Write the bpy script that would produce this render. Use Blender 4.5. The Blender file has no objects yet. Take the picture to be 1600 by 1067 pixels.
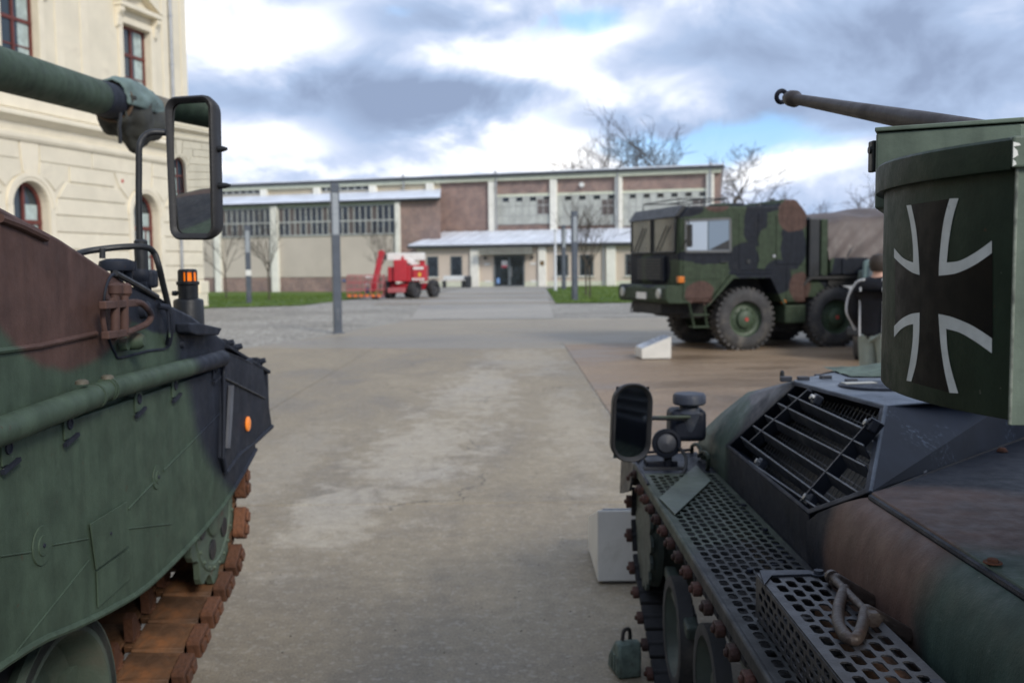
import bpy, bmesh, math, random
from mathutils import Vector, Matrix, noise as mnoise
R = math.radians
rnd = random.Random(7)
S = bpy.context.scene
C = S.collection

# ---------------------------------------------------------------- camera
FPX = 1600 * 35 / 36.0
CZ = 1.7
TH = math.atan((533.5 - 415) / FPX)
RO = 0.010
FW = Vector((0, math.cos(TH), -math.sin(TH)))
UP = Vector((0, math.sin(TH), math.cos(TH)))
RT = Vector((1, 0, 0))
CR = RT * math.cos(RO) - UP * math.sin(RO)
CU = UP * math.cos(RO) + RT * math.sin(RO)
cam_d = bpy.data.cameras.new('camera')
cam = bpy.data.objects.new('camera', cam_d)
C.objects.link(cam)
cam.matrix_world = Matrix(((CR.x, CU.x, -FW.x, 0), (CR.y, CU.y, -FW.y, 0), (CR.z, CU.z, -FW.z, CZ), (0, 0, 0, 1)))
cam_d.lens = 35
cam_d.sensor_width = 36
cam_d.clip_start = 0.05
cam_d.clip_end = 3000
cam_d.dof.use_dof = True
cam_d.dof.focus_distance = 1.85
cam_d.dof.aperture_fstop = 5.4
S.camera = cam

# ---------------------------------------------------------------- exposure
S.view_settings.view_transform = 'Standard'
S.view_settings.look = 'None'
S.view_settings.gamma = 1
S.view_settings.exposure = 0.78
S.view_settings.use_curve_mapping = False


def ray(px, py):
    return FW + CR * ((px - 800) / FPX) + CU * ((533.5 - py) / FPX)


def aY(px, py, Y):
    d = ray(px, py); k = Y / d.y
    return Vector((d.x * k, Y, CZ + d.z * k))


def aX(px, py, X):
    d = ray(px, py); k = X / d.x
    return Vector((X, d.y * k, CZ + d.z * k))


def aZ(px, py, z=0.0):
    d = ray(px, py); k = (z - CZ) / d.z
    return Vector((d.x * k, d.y * k, z))


# ---------------------------------------------------------------- world
class NT:
    """small helper for building node trees"""
    def __init__(s, tree):
        s.t = tree; s.n = tree.nodes; s.l = tree.links

    def new(s, typ, **kw):
        n = s.n.new(typ)
        for k, v in kw.items():
            setattr(n, k, v)
        return n

    def put(s, sock, v):
        if v is None:
            return
        if isinstance(v, bpy.types.NodeSocket):
            s.l.new(v, sock)
        else:
            if hasattr(sock, 'default_value'):
                try:
                    sock.default_value = v
                except Exception:
                    sock.default_value = (*v, 1) if len(v) == 3 else v

    def m(s, op, a, b=None, c=None, clamp=False):
        n = s.new('ShaderNodeMath', operation=op, use_clamp=clamp)
        s.put(n.inputs[0], a); s.put(n.inputs[1], b); s.put(n.inputs[2], c)
        return n.outputs[0]

    def ss(s, v, a, b, lo=0.0, hi=1.0):
        n = s.new('ShaderNodeMapRange', interpolation_type='SMOOTHSTEP')
        s.put(n.inputs[0], v)
        n.inputs[1].default_value = a; n.inputs[2].default_value = b
        n.inputs[3].default_value = lo; n.inputs[4].default_value = hi
        return n.outputs[0]

    def noise(s, vec, scale, detail=4, rough=.55, dist=0.0, col=False):
        n = s.new('ShaderNodeTexNoise')
        s.put(n.inputs['Vector'], vec)
        n.inputs['Scale'].default_value = scale; n.inputs['Detail'].default_value = detail
        n.inputs['Roughness'].default_value = rough; n.inputs['Distortion'].default_value = dist
        return n.outputs[1 if col else 0]

    def mix(s, f, a, b, typ='MIX'):
        n = s.new('ShaderNodeMix', data_type='RGBA', blend_type=typ)
        s.put(n.inputs[0], f); s.put(n.inputs[6], a); s.put(n.inputs[7], b)
        return n.outputs[2]

    def mapping(s, vec, scale=(1, 1, 1), loc=(0, 0, 0), rot=(0, 0, 0)):
        n = s.new('ShaderNodeMapping')
        s.put(n.inputs[0], vec)
        n.inputs['Scale'].default_value = scale; n.inputs['Location'].default_value = loc; n.inputs['Rotation'].default_value = rot
        return n.outputs[0]


SUN_DIR = Vector((0.44, -0.70, 0.52)).normalized()      # towards the sun
w = bpy.data.worlds.new('World')
S.world = w
w.use_nodes = True
N = NT(w.node_tree)
N.n.clear()
out = N.new('ShaderNodeOutputWorld')
sky = N.new('ShaderNodeTexSky', sky_type='NISHITA')
sky.sun_disc = False
sky.sun_elevation = math.asin(SUN_DIR.z)
sky.sun_rotation = math.atan2(SUN_DIR.x, SUN_DIR.y)
bg1 = N.new('ShaderNodeBackground'); bg1.inputs[1].default_value = 0.15
N.l.new(N.mix(0.75, sky.outputs[0], (.95, 2.5, 4.7, 1)), bg1.inputs[0])
tc = N.new('ShaderNodeTexCoord')
sep = N.new('ShaderNodeSeparateXYZ'); N.l.new(tc.outputs['Generated'], sep.inputs[0])
az = N.m('ARCTAN2', sep.outputs[0], sep.outputs[1])
el = N.m('ARCSINE', sep.outputs[2])
dirv = tc.outputs['Generated']
nv = N.mapping(dirv, (1, 1, 1.7), (3.1, 1.7, .4))
n1 = N.noise(nv, 3.2, 8, .56, .25)
n2 = N.noise(N.mapping(dirv, (1, 1, 1.7), (8, 2, 5)), 8.5, 10, .58, .5)
warp = N.m('MULTIPLY', N.m('SUBTRACT', n2, .5), .16)
warp2 = N.m('MULTIPLY', N.m('SUBTRACT', n1, .5), .13)
azw = N.m('ADD', az, warp); elw = N.m('ADD', el, warp2)


def gauss(px, py, sx, sy):
    d = ray(px, py).normalized()
    a0 = math.atan2(d.x, d.y); e0 = math.asin(d.z)
    u = N.m('DIVIDE', N.m('SUBTRACT', azw, a0), sx / FPX)
    v = N.m('DIVIDE', N.m('SUBTRACT', elw, e0), sy / FPX)
    q = N.m('ADD', N.m('MULTIPLY', u, u), N.m('MULTIPLY', v, v))
    return N.m('EXPONENT', N.m('MULTIPLY', q, -1.0))


def field(lst):
    acc = None
    for (px, py, sx, sy, wt) in lst:
        g = N.m('MULTIPLY', gauss(px, py, sx, sy), wt)
        acc = g if acc is None else N.m('ADD', acc, g)
    return acc


light = field([(410, 30, 150, 44, .46), (640, 125, 150, 30, .30), (850, 98, 150, 44, .46), (970, 60, 70, 26, .3), (1060, 150, 140, 34, .34),
               (430, 215, 150, 42, .50), (800, 225, 120, 40, .72), (560, 272, 300, 18, .36), (1260, 280, 150, 42, .5), (900, 262, 160, 26, .3),
               (430, 130, 170, 34, -.38), (690, 180, 150, 48, -.66), (560, 205, 110, 30, -.22), (730, 40, 130, 50, -.30), (1000, 205, 120, 18, -.26),
               (1230, 90, 260, 70, -.22), (1480, 60, 260, 120, -.14), (620, 20, 120, 30, -.2), (1330, 200, 160, 38, -.16), (350, 262, 90, 12, -.1)])
blue = field([(925, 32, 70, 36, 1.1), (1155, 222, 105, 34, 1.25), (1030, 250, 95, 34, 1.1), (540, 235, 46, 26, .5), (1300, 240, 120, 20, .6), (640, 8, 70, 15, .45), (870, 200, 50, 16, .35)])
br = N.m('ADD', N.m('ADD', light, .46), N.m('MULTIPLY', N.m('SUBTRACT', n1, .5), 1.15))
br = N.m('ADD', br, N.m('MULTIPLY', N.m('SUBTRACT', n2, .5), 1.35))
ramp = N.new('ShaderNodeValToRGB')
N.l.new(br, ramp.inputs[0])
e = ramp.color_ramp.elements
e[0].position = 0.0; e[0].color = (.235, .300, .440, 1)
e[1].position = 1.0; e[1].color = (1.24, 1.22, 1.20, 1)
for p, c in ((.32, (.345, .440, .62)), (.52, (.50, .575, .74)), (.72, (.80, .84, .93))):
    q = e.new(p); q.color = (*c, 1)
cl = ramp.outputs[0]
# clouds get a little paler towards the horizon
bg2 = N.new('ShaderNodeBackground'); bg2.inputs[1].default_value = 0.78
N.l.new(cl, bg2.inputs[0])
bm_ = N.m('ADD', blue, N.m('MULTIPLY', N.m('SUBTRACT', n2, .58), 2.2))
bm_ = N.ss(bm_, .22, .95, 0, .72)
mx = N.new('ShaderNodeMixShader')
N.l.new(bm_, mx.inputs[0]); N.l.new(bg2.outputs[0], mx.inputs[1]); N.l.new(bg1.outputs[0], mx.inputs[2])
N.l.new(mx.outputs[0], out.inputs[0])

sd = bpy.data.lights.new('sun', 'SUN')
sd.energy = 1.5
sd.angle = R(14)
sd.color = (1.0, .93, .82)
so = bpy.data.objects.new('sun', sd)
so.rotation_euler = SUN_DIR.to_track_quat('Z', 'Y').to_euler()
so.location = (20, -20, 30)
C.objects.link(so)

# ---------------------------------------------------------------- materials
MATS = {}


def mat(name, col, rough=.7, metal=0.0, var=.15, vscale=3.0, bump=0.0, bscale=60.0, spec=.5, wear=None, dirt=None, emit=None, rand=0.0):
    if name in MATS:
        return MATS[name]
    m = bpy.data.materials.new(name); m.use_nodes = True
    n = NT(m.node_tree); p = n.n['Principled BSDF']
    tc = n.new('ShaderNodeTexCoord').outputs['Object']
    c = (*col, 1)
    if var:
        f = n.noise(tc, vscale, 6, .6)
        lo = tuple(x * (1 - var) for x in col) + (1,); hi = tuple(min(1, x * (1 + var)) for x in col) + (1,)
        c = n.mix(n.ss(f, .3, .7), lo, hi)
    if dirt:
        dc, ds, dlo, dhi = dirt
        f2 = n.noise(tc, ds, 8, .65, .3)
        c = n.mix(n.ss(f2, dlo, dhi), c, (*dc, 1))
    if wear:
        wc, amt = wear
        g = n.new('ShaderNodeNewGeometry')
        pt = n.m('ADD', g.outputs['Pointiness'], n.m('MULTIPLY', n.m('SUBTRACT', n.noise(tc, 45, 5), .5), .12))
        c = n.mix(n.ss(pt, .56 - amt * .02, .60), c, (*wc, 1))
    if rand:
        oi = n.new('ShaderNodeObjectInfo').outputs['Random']
        c = n.mix(1.0, c, n.mix(oi, (1 - rand,) * 3 + (1,), (1 + rand,) * 3 + (1,)), 'MULTIPLY')
    n.put(p.inputs['Base Color'], c)
    p.inputs['Metallic'].default_value = metal
    p.inputs['Specular IOR Level'].default_value = spec
    if var:
        n.put(p.inputs['Roughness'], n.ss(n.noise(tc, vscale * 4, 4), .3, .7, max(.05, rough - .1), min(1, rough + .08)))
    else:
        p.inputs['Roughness'].default_value = rough
    if emit:
        p.inputs['Emission Color'].default_value = (*emit[0], 1); p.inputs['Emission Strength'].default_value = emit[1]
    if bump:
        b = n.new('ShaderNodeBump'); b.inputs['Strength'].default_value = bump; b.inputs['Distance'].default_value = .01
        n.l.new(n.noise(tc, bscale, 6, .6), b.inputs['Height']); n.l.new(b.outputs[0], p.inputs['Normal'])
    MATS[name] = m
    return m


def camo(name, base, blobs, org=(0, 0, 0), rough=.62, warp=.10, wscale=4.0, soft=.12, scr=.5, bump=.15, wear=False, spec=.20):
    """camouflage paint: soft edged patches at places of the vehicle, over a base colour; mottling, scuffs and dust"""
    m = bpy.data.materials.new(name); m.use_nodes = True
    n = NT(m.node_tree); p = n.n['Principled BSDF']
    tc = n.new('ShaderNodeTexCoord').outputs['Object']
    wn = n.noise(tc, wscale, 3, .5, 0, True)
    vm = n.new('ShaderNodeVectorMath', operation='SUBTRACT'); n.l.new(wn, vm.inputs[0]); vm.inputs[1].default_value = (.5, .5, .5)
    vs = n.new('ShaderNodeVectorMath', operation='SCALE'); n.l.new(vm.outputs[0], vs.inputs[0]); vs.inputs['Scale'].default_value = warp * 2
    va = n.new('ShaderNodeVectorMath', operation='ADD'); n.l.new(tc, va.inputs[0]); n.l.new(vs.outputs[0], va.inputs[1])
    v = va.outputs[0]
    col = (*base, 1)
    for (x, y, z, sx, sy, sz, bc) in blobs:
        s1 = n.new('ShaderNodeVectorMath', operation='SUBTRACT'); n.l.new(v, s1.inputs[0]); s1.inputs[1].default_value = (x - org[0], y - org[1], z - org[2])
        s2 = n.new('ShaderNodeVectorMath', operation='DIVIDE'); n.l.new(s1.outputs[0], s2.inputs[0]); s2.inputs[1].default_value = (sx, sy, sz)
        ln = n.new('ShaderNodeVectorMath', operation='LENGTH'); n.l.new(s2.outputs[0], ln.inputs[0])
        col = n.mix(n.ss(ln.outputs['Value'], 1 - soft, 1 + soft, 1, 0), col, (*bc, 1))
    mot = n.noise(tc, 9, 7, .65)
    col = n.mix(1.0, col, n.mix(n.ss(mot, .25, .75), (.78, .78, .78, 1), (1.25, 1.25, 1.25, 1)), 'MULTIPLY')
    stn = n.noise(n.mapping(tc, (7, 7, .7)), 2.2, 6, .65)
    col = n.mix(1.0, col, n.mix(n.ss(stn, .3, .7), (.86, .86, .87, 1), (1.14, 1.13, 1.12, 1)), 'MULTIPLY')
    chp_ = n.noise(tc, 42, 3, .45)
    col = n.mix(n.ss(chp_, .735, .755, 0, .6), col, (.07, .04, .025, 1))
    lch = n.noise(n.mapping(tc, (1, 1, 1), (5, 5, 5)), 55, 4, .5)
    col = n.mix(n.ss(lch, .735, .75, 0, .5 * min(1, scr + .2)), col, (.20, .21, .19, 1))
    dust = n.noise(tc, 3.5, 9, .7, .4)
    col = n.mix(n.ss(dust, .56, .88, 0, .34 * scr), col, (.20, .20, .185, 1))
    sc = n.noise(n.mapping(tc, (60, 9, 30), (0, 0, 0), (0.5, .3, .7)), 1.6, 5, .6)
    col = n.mix(n.ss(sc, .72, .80, 0, .22 * scr), col, (.26, .27, .26, 1))
    if wear:
        g = n.new('ShaderNodeNewGeometry')
        pt = n.m('ADD', g.outputs['Pointiness'], n.m('MULTIPLY', n.m('SUBTRACT', n.noise(tc, 40, 5), .5), .14))
        col = n.mix(n.ss(pt, .555, .62, 0, .5), col, (.30, .30, .28, 1))
    n.put(p.inputs['Base Color'], col); p.inputs['Specular IOR Level'].default_value = spec
    n.put(p.inputs['Roughness'], n.ss(n.noise(tc, 14, 6, .7), .3, .7, rough - .10, rough + .12))
    if bump:
        b = n.new('ShaderNodeBump'); b.inputs['Strength'].default_value = bump; b.inputs['Distance'].default_value = .004
        hh = n.m('ADD', n.noise(tc, 140, 4, .6), n.m('MULTIPLY', n.noise(tc, 12, 3), 1.6))
        n.l.new(hh, b.inputs['Height']); n.l.new(b.outputs[0], p.inputs['Normal'])
    return m


# ---------------------------------------------------------------- mesh builder
class MB:
    def __init__(s):
        s.v = []; s.f = []

    def add(s, vs, fs):
        o = len(s.v)
        s.v += [tuple(a) for a in vs]
        s.f += [tuple(i + o for i in f) for f in fs]
        return s

    def box(s, a, b):
        x0, y0, z0 = a; x1, y1, z1 = b
        return s.add([(x0, y0, z0), (x1, y0, z0), (x1, y1, z0), (x0, y1, z0), (x0, y0, z1), (x1, y0, z1), (x1, y1, z1), (x0, y1, z1)],
                     [(3, 2, 1, 0), (4, 5, 6, 7), (0, 1, 5, 4), (1, 2, 6, 5), (2, 3, 7, 6), (3, 0, 4, 7)])

    def obox(s, c, ux, uy, uz):
        """oriented box, centre and three half vectors"""
        c = Vector(c); ux = Vector(ux); uy = Vector(uy); uz = Vector(uz)
        vs = [c + ux * i + uy * j + uz * k for k in (-1, 1) for j, i in ((-1, -1), (-1, 1), (1, 1), (1, -1))]
        return s.add(vs, [(3, 2, 1, 0), (4, 5, 6, 7), (0, 1, 5, 4), (1, 2, 6, 5), (2, 3, 7, 6), (3, 0, 4, 7)])

    def bar(s, p, q, w, h=None, up=(0, 0, 1)):
        p = Vector(p); q = Vector(q); d = (q - p); L = d.length
        if L < 1e-6: return s
        d.normalize(); h = h or w
        u = Vector(up)
        if abs(d.dot(u)) > .98: u = Vector((1, 0, 0))
        a = d.cross(u).normalized(); b = a.cross(d)
        return s.obox((p + q) / 2, d * L / 2, a * w / 2, b * h / 2)

    def prism(s, poly, ext):
        """closed 3D polygon extruded by a vector"""
        e_ = Vector(ext); n = len(poly)
        P = [Vector(p) for p in poly]
        nrm = Vector((0, 0, 0))
        for i in range(n):
            nrm += P[i].cross(P[(i + 1) % n])
        if nrm.dot(e_) > 0:
            P = P[::-1]
        return s.add(P + [p + e_ for p in P], [tuple(range(n)), tuple(range(2 * n - 1, n - 1, -1))] + [(i, i + n, (i + 1) % n + n, (i + 1) % n) for i in range(n)])

    def tube(s, pts, r, seg=10, cap=True, closed=False):
        P = [Vector(p) for p in pts]; n = len(P)
        rr = r if isinstance(r, (list, tuple)) else [r] * n
        rings = []
        T0 = None; a = None
        for i in range(n):
            if closed: t = P[(i + 1) % n] - P[i - 1]
            else: t = P[min(i + 1, n - 1)] - P[max(i - 1, 0)]
            t.normalize()
            if a is None:
                u = Vector((0, 0, 1)) if abs(t.z) < .9 else Vector((1, 0, 0))
                a = t.cross(u).normalized()
            else:
                a = (a - t * a.dot(t)).normalized()
            b = t.cross(a)
            rings.append([P[i] + (a * math.cos(k * 2 * math.pi / seg) + b * math.sin(k * 2 * math.pi / seg)) * rr[i] for k in range(seg)])
        vs = [v for r_ in rings for v in r_]
        fs = []
        for i in range(n if closed else n - 1):
            j = (i + 1) % n
            for k in range(seg):
                l = (k + 1) % seg
                fs.append((i * seg + k, i * seg + l, j * seg + l, j * seg + k))
        if cap and not closed:
            fs.append(tuple(range(seg - 1, -1, -1))); fs.append(tuple((n - 1) * seg + k for k in range(seg)))
        return s.add(vs, fs)

    def lathe(s, c, axis, prof, seg=24, cap=True, a0=0.0):
        """prof: (distance along axis, radius)"""
        c = Vector(c); ax = Vector(axis).normalized()
        u = Vector((0, 0, 1)) if abs(ax.z) < .9 else Vector((1, 0, 0))
        a = ax.cross(u).normalized(); b = ax.cross(a)
        vs = []; fs = []
        for (t, r) in prof:
            for k in range(seg):
                q = a0 + k * 2 * math.pi / seg
                vs.append(c + ax * t + (a * math.cos(q) + b * math.sin(q)) * r)
        for i in range(len(prof) - 1):
            for k in range(seg):
                l = (k + 1) % seg
                fs.append((i * seg + k, (i + 1) * seg + k, (i + 1) * seg + l, i * seg + l))
        if cap:
            fs.append(tuple(range(seg))); fs.append(tuple((len(prof) - 1) * seg + k for k in range(seg - 1, -1, -1)))
        return s.add(vs, fs)

    def build(s, name, m, parent=None, smooth=35, bevel=0.0, bseg=2, org=None, sub=0, solid=0.0, fix=False, label=None):
        me = bpy.data.meshes.new(name)
        o_ = Vector(org) if org is not None else (ORG if parent is not None and ORG is not None else Vector((0, 0, 0)))
        me.from_pydata([tuple(Vector(v) - o_) for v in s.v], [], s.f)
        if fix:
            bm = bmesh.new(); bm.from_mesh(me); bmesh.ops.remove_doubles(bm, verts=bm.verts, dist=1e-5)
            bmesh.ops.recalc_face_normals(bm, faces=bm.faces); bm.to_mesh(me); bm.free()
        if smooth:
            me.shade_smooth(); me.set_sharp_from_angle(angle=R(smooth))
        if m: me.materials.append(m)
        o = bpy.data.objects.new(name, me); C.objects.link(o)
        if parent: o.parent = parent
        elif org is not None: o.location = o_
        if solid:
            q = o.modifiers.new('solid', 'SOLIDIFY'); q.thickness = solid; q.offset = 0
        if bevel:
            q = o.modifiers.new('bevel', 'BEVEL'); q.width = bevel; q.segments = bseg; q.limit_method = 'ANGLE'; q.angle_limit = R(35)
            q.harden_normals = False
        if sub:
            q = o.modifiers.new('sub', 'SUBSURF'); q.levels = sub; q.render_levels = sub
        if label: o['label'] = label
        return o


ORG = None


def thing(name, label, cat, loc=(0, 0, 0), rz=0.0, group=None, local=False):
    """Empty at the thing's base. local=True: parts are written in its own frame, else in world coordinates"""
    global ORG
    o = bpy.data.objects.new(name, None); C.objects.link(o)
    o.empty_display_size = .3
    o.location = loc; o.rotation_euler = (0, 0, rz)
    o['label'] = label; o['category'] = cat
    if group: o['group'] = group
    ORG = Vector((0, 0, 0)) if local else Vector(loc)
    return o


def tag(o, label, cat, group=None):
    o['label'] = label; o['category'] = cat
    if group: o['group'] = group
    return o


def struct(o, kind='structure'):
    o['kind'] = kind
    return o


def inst(src, parent, M, name=None, label=None):
    o = bpy.data.objects.new(name or src.name.split('.')[0], src.data); C.objects.link(o)
    o.parent = parent; o.matrix_local = M
    for q in src.modifiers:
        if q.type == 'BEVEL':
            r = o.modifiers.new('bevel', 'BEVEL'); r.width = q.width; r.segments = q.segments; r.limit_method = 'ANGLE'; r.angle_limit = q.angle_limit
    if label: o['label'] = label
    return o


def copy_tree(o, parent=None):
    c = o.copy(); C.objects.link(c)
    if parent: c.parent = parent
    for ch in list(o.children): copy_tree(ch, c)
    return c


def arc(c, r, a0, a1, n, u=(1, 0, 0), v=(0, 0, 1)):
    c = Vector(c); u = Vector(u); v = Vector(v)
    return [c + u * r * math.cos(R(a0 + (a1 - a0) * i / n)) + v * r * math.sin(R(a0 + (a1 - a0) * i / n)) for i in range(n + 1)]


def smoothpath(pts, n=6):
    """Catmull-Rom through points"""
    P = [Vector(p) for p in pts]; o = []
    for i in range(len(P) - 1):
        p0 = P[max(i - 1, 0)]; p1 = P[i]; p2 = P[i + 1]; p3 = P[min(i + 2, len(P) - 1)]
        for k in range(n):
            t = k / n
            o.append(.5 * ((2 * p1) + (p2 - p0) * t + (2 * p0 - 5 * p1 + 4 * p2 - p3) * t * t + (3 * p1 - p0 - 3 * p2 + p3) * t ** 3))
    o.append(P[-1]); return o


def onP(px, py, O, t, off=0.0):
    n = (-t[1], t[0]); d = ray(px, py)
    k = ((O[0] * n[0] + O[1] * n[1]) + off) / (d.x * n[0] + d.y * n[1])
    x = d.x * k - O[0]; y = d.y * k - O[1]
    return (x * t[0] + y * t[1], CZ + d.z * k)

# ================================================================ GROUND
def sst(x):
    x = max(0.0, min(1.0, x)); return x * x * (3 - 2 * x)


def gz(x, y):
    return -.47 * sst((y - 46) / 36.0) * sst((-7.0 - x) / 7.0)


def ground_mat(name, cols, rough, streak=(1, 1, 1), big=.25, cob=0.0, wet=True, wetc=.62, grain=.25, pale=None):
    m = bpy.data.materials.new(name); m.use_nodes = True
    n = NT(m.node_tree); p = n.n['Principled BSDF']
    tc = n.new('ShaderNodeTexCoord').outputs['Object']
    mp = n.mapping(tc, streak)
    a = n.noise(mp, big, 8, .62, .4); b = n.noise(mp, big * 4.2, 8, .66, .6); f = n.noise(tc, 90, 5, .8); f2 = n.noise(tc, 9, 8, .75)
    t = n.m('ADD', n.m('MULTIPLY', a, .6), n.m('MULTIPLY', b, .4))
    rp = n.new('ShaderNodeValToRGB'); n.l.new(t, rp.inputs[0])
    e = rp.color_ramp.elements
    e[0].position = .36; e[0].color = (*cols[0], 1); e[1].position = .66; e[1].color = (*cols[2], 1)
    q = e.new(.5); q.color = (*cols[1], 1)
    c = rp.outputs[0]
    if pale:
        acc = None
        for (x, y, sx, sy, wt) in pale:
            s1 = n.new('ShaderNodeVectorMath', operation='SUBTRACT'); n.l.new(tc, s1.inputs[0]); s1.inputs[1].default_value = (x, y, 0)
            s2 = n.new('ShaderNodeVectorMath', operation='DIVIDE'); n.l.new(s1.outputs[0], s2.inputs[0]); s2.inputs[1].default_value = (sx, sy, 1)
            ln = n.new('ShaderNodeVectorMath', operation='LENGTH'); n.l.new(s2.outputs[0], ln.inputs[0])
            g = n.ss(n.m('ADD', ln.outputs['Value'], n.m('ADD', n.m('MULTIPLY', n.m('SUBTRACT', n.noise(n.mapping(tc, (1.7, 1.2, 1), (0, 0, 0), (0, 0, .12)), 2.2, 11, .76, .3), .5), 4.6), n.m('MULTIPLY', n.m('SUBTRACT', b, .5), 1.6))), .35, 1.25, wt, 0)
            acc = g if acc is None else n.m('MAXIMUM', acc, g)
        c = n.mix(acc, c, (*cols[3], 1))
    c = n.mix(1.0, c, n.mix(n.ss(f2, .3, .7), (.84, .84, .84, 1), (1.14, 1.14, 1.14, 1)), 'MULTIPLY')
    c = n.mix(1.0, c, n.mix(n.ss(f, .34, .66), (1 - grain, 1 - grain, 1 - grain, 1), (1 + grain, 1 + grain, 1 + grain, 1)), 'MULTIPLY')
    # hairline cracks
    if not cob:
        wv = n.new('ShaderNodeVectorMath', operation='SCALE'); n.l.new(n.noise(tc, 1.1, 6, .6, 0, True), wv.inputs[0]); wv.inputs['Scale'].default_value = 1.1
        wa = n.new('ShaderNodeVectorMath', operation='ADD'); n.l.new(tc, wa.inputs[0]); n.l.new(wv.outputs[0], wa.inputs[1])
        vk = n.new('ShaderNodeTexVoronoi', feature='DISTANCE_TO_EDGE'); n.l.new(wa.outputs[0], vk.inputs['Vector']); vk.inputs['Scale'].default_value = .23
        ck = n.m('MULTIPLY', n.ss(vk.outputs['Distance'], .0005, .0030, .7, 0), n.ss(n.noise(tc, .5, 3), .42, .56))
        c = n.mix(ck, c, (.05, .044, .035, 1))
        ag = n.noise(tc, 38, 2, .4)
        c = n.mix(n.ss(ag, .60, .66, 0, .30), c, (.42, .39, .34, 1))
    # dark spots and grit
    sp = n.noise(tc, 23, 3, .5)
    c = n.mix(n.ss(sp, .72, .78, 0, .35), c, (.05, .045, .04, 1))
    h = n.m('ADD', n.m('MULTIPLY', f, .5), f2)
    if cob:
        vo = n.new('ShaderNodeTexVoronoi', feature='DISTANCE_TO_EDGE'); n.l.new(tc, vo.inputs['Vector']); vo.inputs['Scale'].default_value = cob
        vc = n.new('ShaderNodeTexVoronoi'); n.l.new(tc, vc.inputs['Vector']); vc.inputs['Scale'].default_value = cob
        c = n.mix(n.ss(vo.outputs['Distance'], .0, .13, .6, 0), c, (.10, .095, .08, 1))
        sepc = n.new('ShaderNodeSeparateColor'); n.l.new(vc.outputs['Color'], sepc.inputs[0])
        c = n.mix(1.0, c, n.mix(sepc.outputs[0], (.7, .7, .7, 1), (1.3, 1.3, 1.3, 1)), 'MULTIPLY')
        h = n.m('ADD', h, n.m('MULTIPLY', n.ss(vo.outputs['Distance'], 0, .2), 3))
    n.put(p.inputs['Base Color'], c)
    if wet:
        n.put(p.inputs['Roughness'], n.ss(t, .40, .58, rough - .28, rough))
    else:
        p.inputs['Roughness'].default_value = rough
    p.inputs['Specular IOR Level'].default_value = .4
    bb = n.new('ShaderNodeBump'); bb.inputs['Strength'].default_value = .5; bb.inputs['Distance'].default_value = .008 if not cob else .03
    n.l.new(h, bb.inputs['Height']); n.l.new(bb.outputs[0], p.inputs['Normal'])
    return m


M_cob = ground_mat('cobble_gravel', [(.24, .225, .20), (.36, .345, .31), (.46, .44, .40)], .85, (1, 1, 1), .12, cob=9.0, wet=False)
M_con = ground_mat('worn_concrete', [(.125, .100, .066), (.235, .196, .138), (.330, .284, .210), (.42, .375, .30)], .78, (.75, .40, 1), .34,
                   pale=[(-.45, 13.5, .60, 3.2, .60), (-.85, 9.3, .55, 2.4, .62), (-1.25, 6.6, .35, 1.1, .6), (.65, 10.5, .35, 3.0, .35), (-2.0, 8.5, .35, 2.4, .25), (-1.7, 3.9, .4, .8, .3), (.2, 18, .8, 3, .4)])
M_brn = ground_mat('brown_wet_concrete', [(.115, .075, .045), (.215, .150, .095), (.310, .235, .165)], .66, (.45, 1, 1), .30)
M_lig = ground_mat('pale_concrete', [(.20, .19, .17), (.30, .285, .255), (.38, .36, .325)], .85, (.4, 1, 1), .2)
M_asp = ground_mat('grey_asphalt', [(.170, .148, .113), (.250, .220, .172), (.33, .298, .24)], .75, (.35, 1, 1), .25)


def sheet(name, poly, z, m, step=0.0, terrain=False, kind='structure'):
    bm = bmesh.new()
    f = bm.faces.new([bm.verts.new((x, y, 0)) for x, y in poly])
    if f.normal.z < 0 or True:
        bmesh.ops.recalc_face_normals(bm, faces=bm.faces)
        bm.normal_update()
        if bm.faces[:][0].normal.z < 0: bmesh.ops.reverse_faces(bm, faces=bm.faces)
    if step:
        xs = [p[0] for p in poly]; ys = [p[1] for p in poly]
        for ax, lo, hi in ((0, min(xs), max(xs)), (1, min(ys), max(ys))):
            k = math.ceil(lo / step)
            while k * step < hi:
                pt = [0, 0, 0]; nn = [0, 0, 0]; pt[ax] = k * step; nn[ax] = 1
                bmesh.ops.bisect_plane(bm, geom=bm.verts[:] + bm.edges[:] + bm.faces[:], plane_co=pt, plane_no=nn)
                k += 1
    for v in bm.verts: v.co.z = z + (gz(v.co.x, v.co.y) if terrain else 0)
    me = bpy.data.meshes.new(name); bm.to_mesh(me); bm.free()
    me.materials.append(m)
    if terrain: me.shade_smooth()
    o = bpy.data.objects.new(name, me); C.objects.link(o)
    o['kind'] = kind
    return o


sheet('ground', [(-70, -30), (70, -30), (70, 130), (-70, 130)], 0, M_cob, 2.0, True)
sheet('terrain', [(-900, -900), (900, -900), (900, 1500), (-900, 1500)], -.75, mat('field_soil', (.09, .10, .05), .95, var=.3, vscale=.02))
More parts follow.
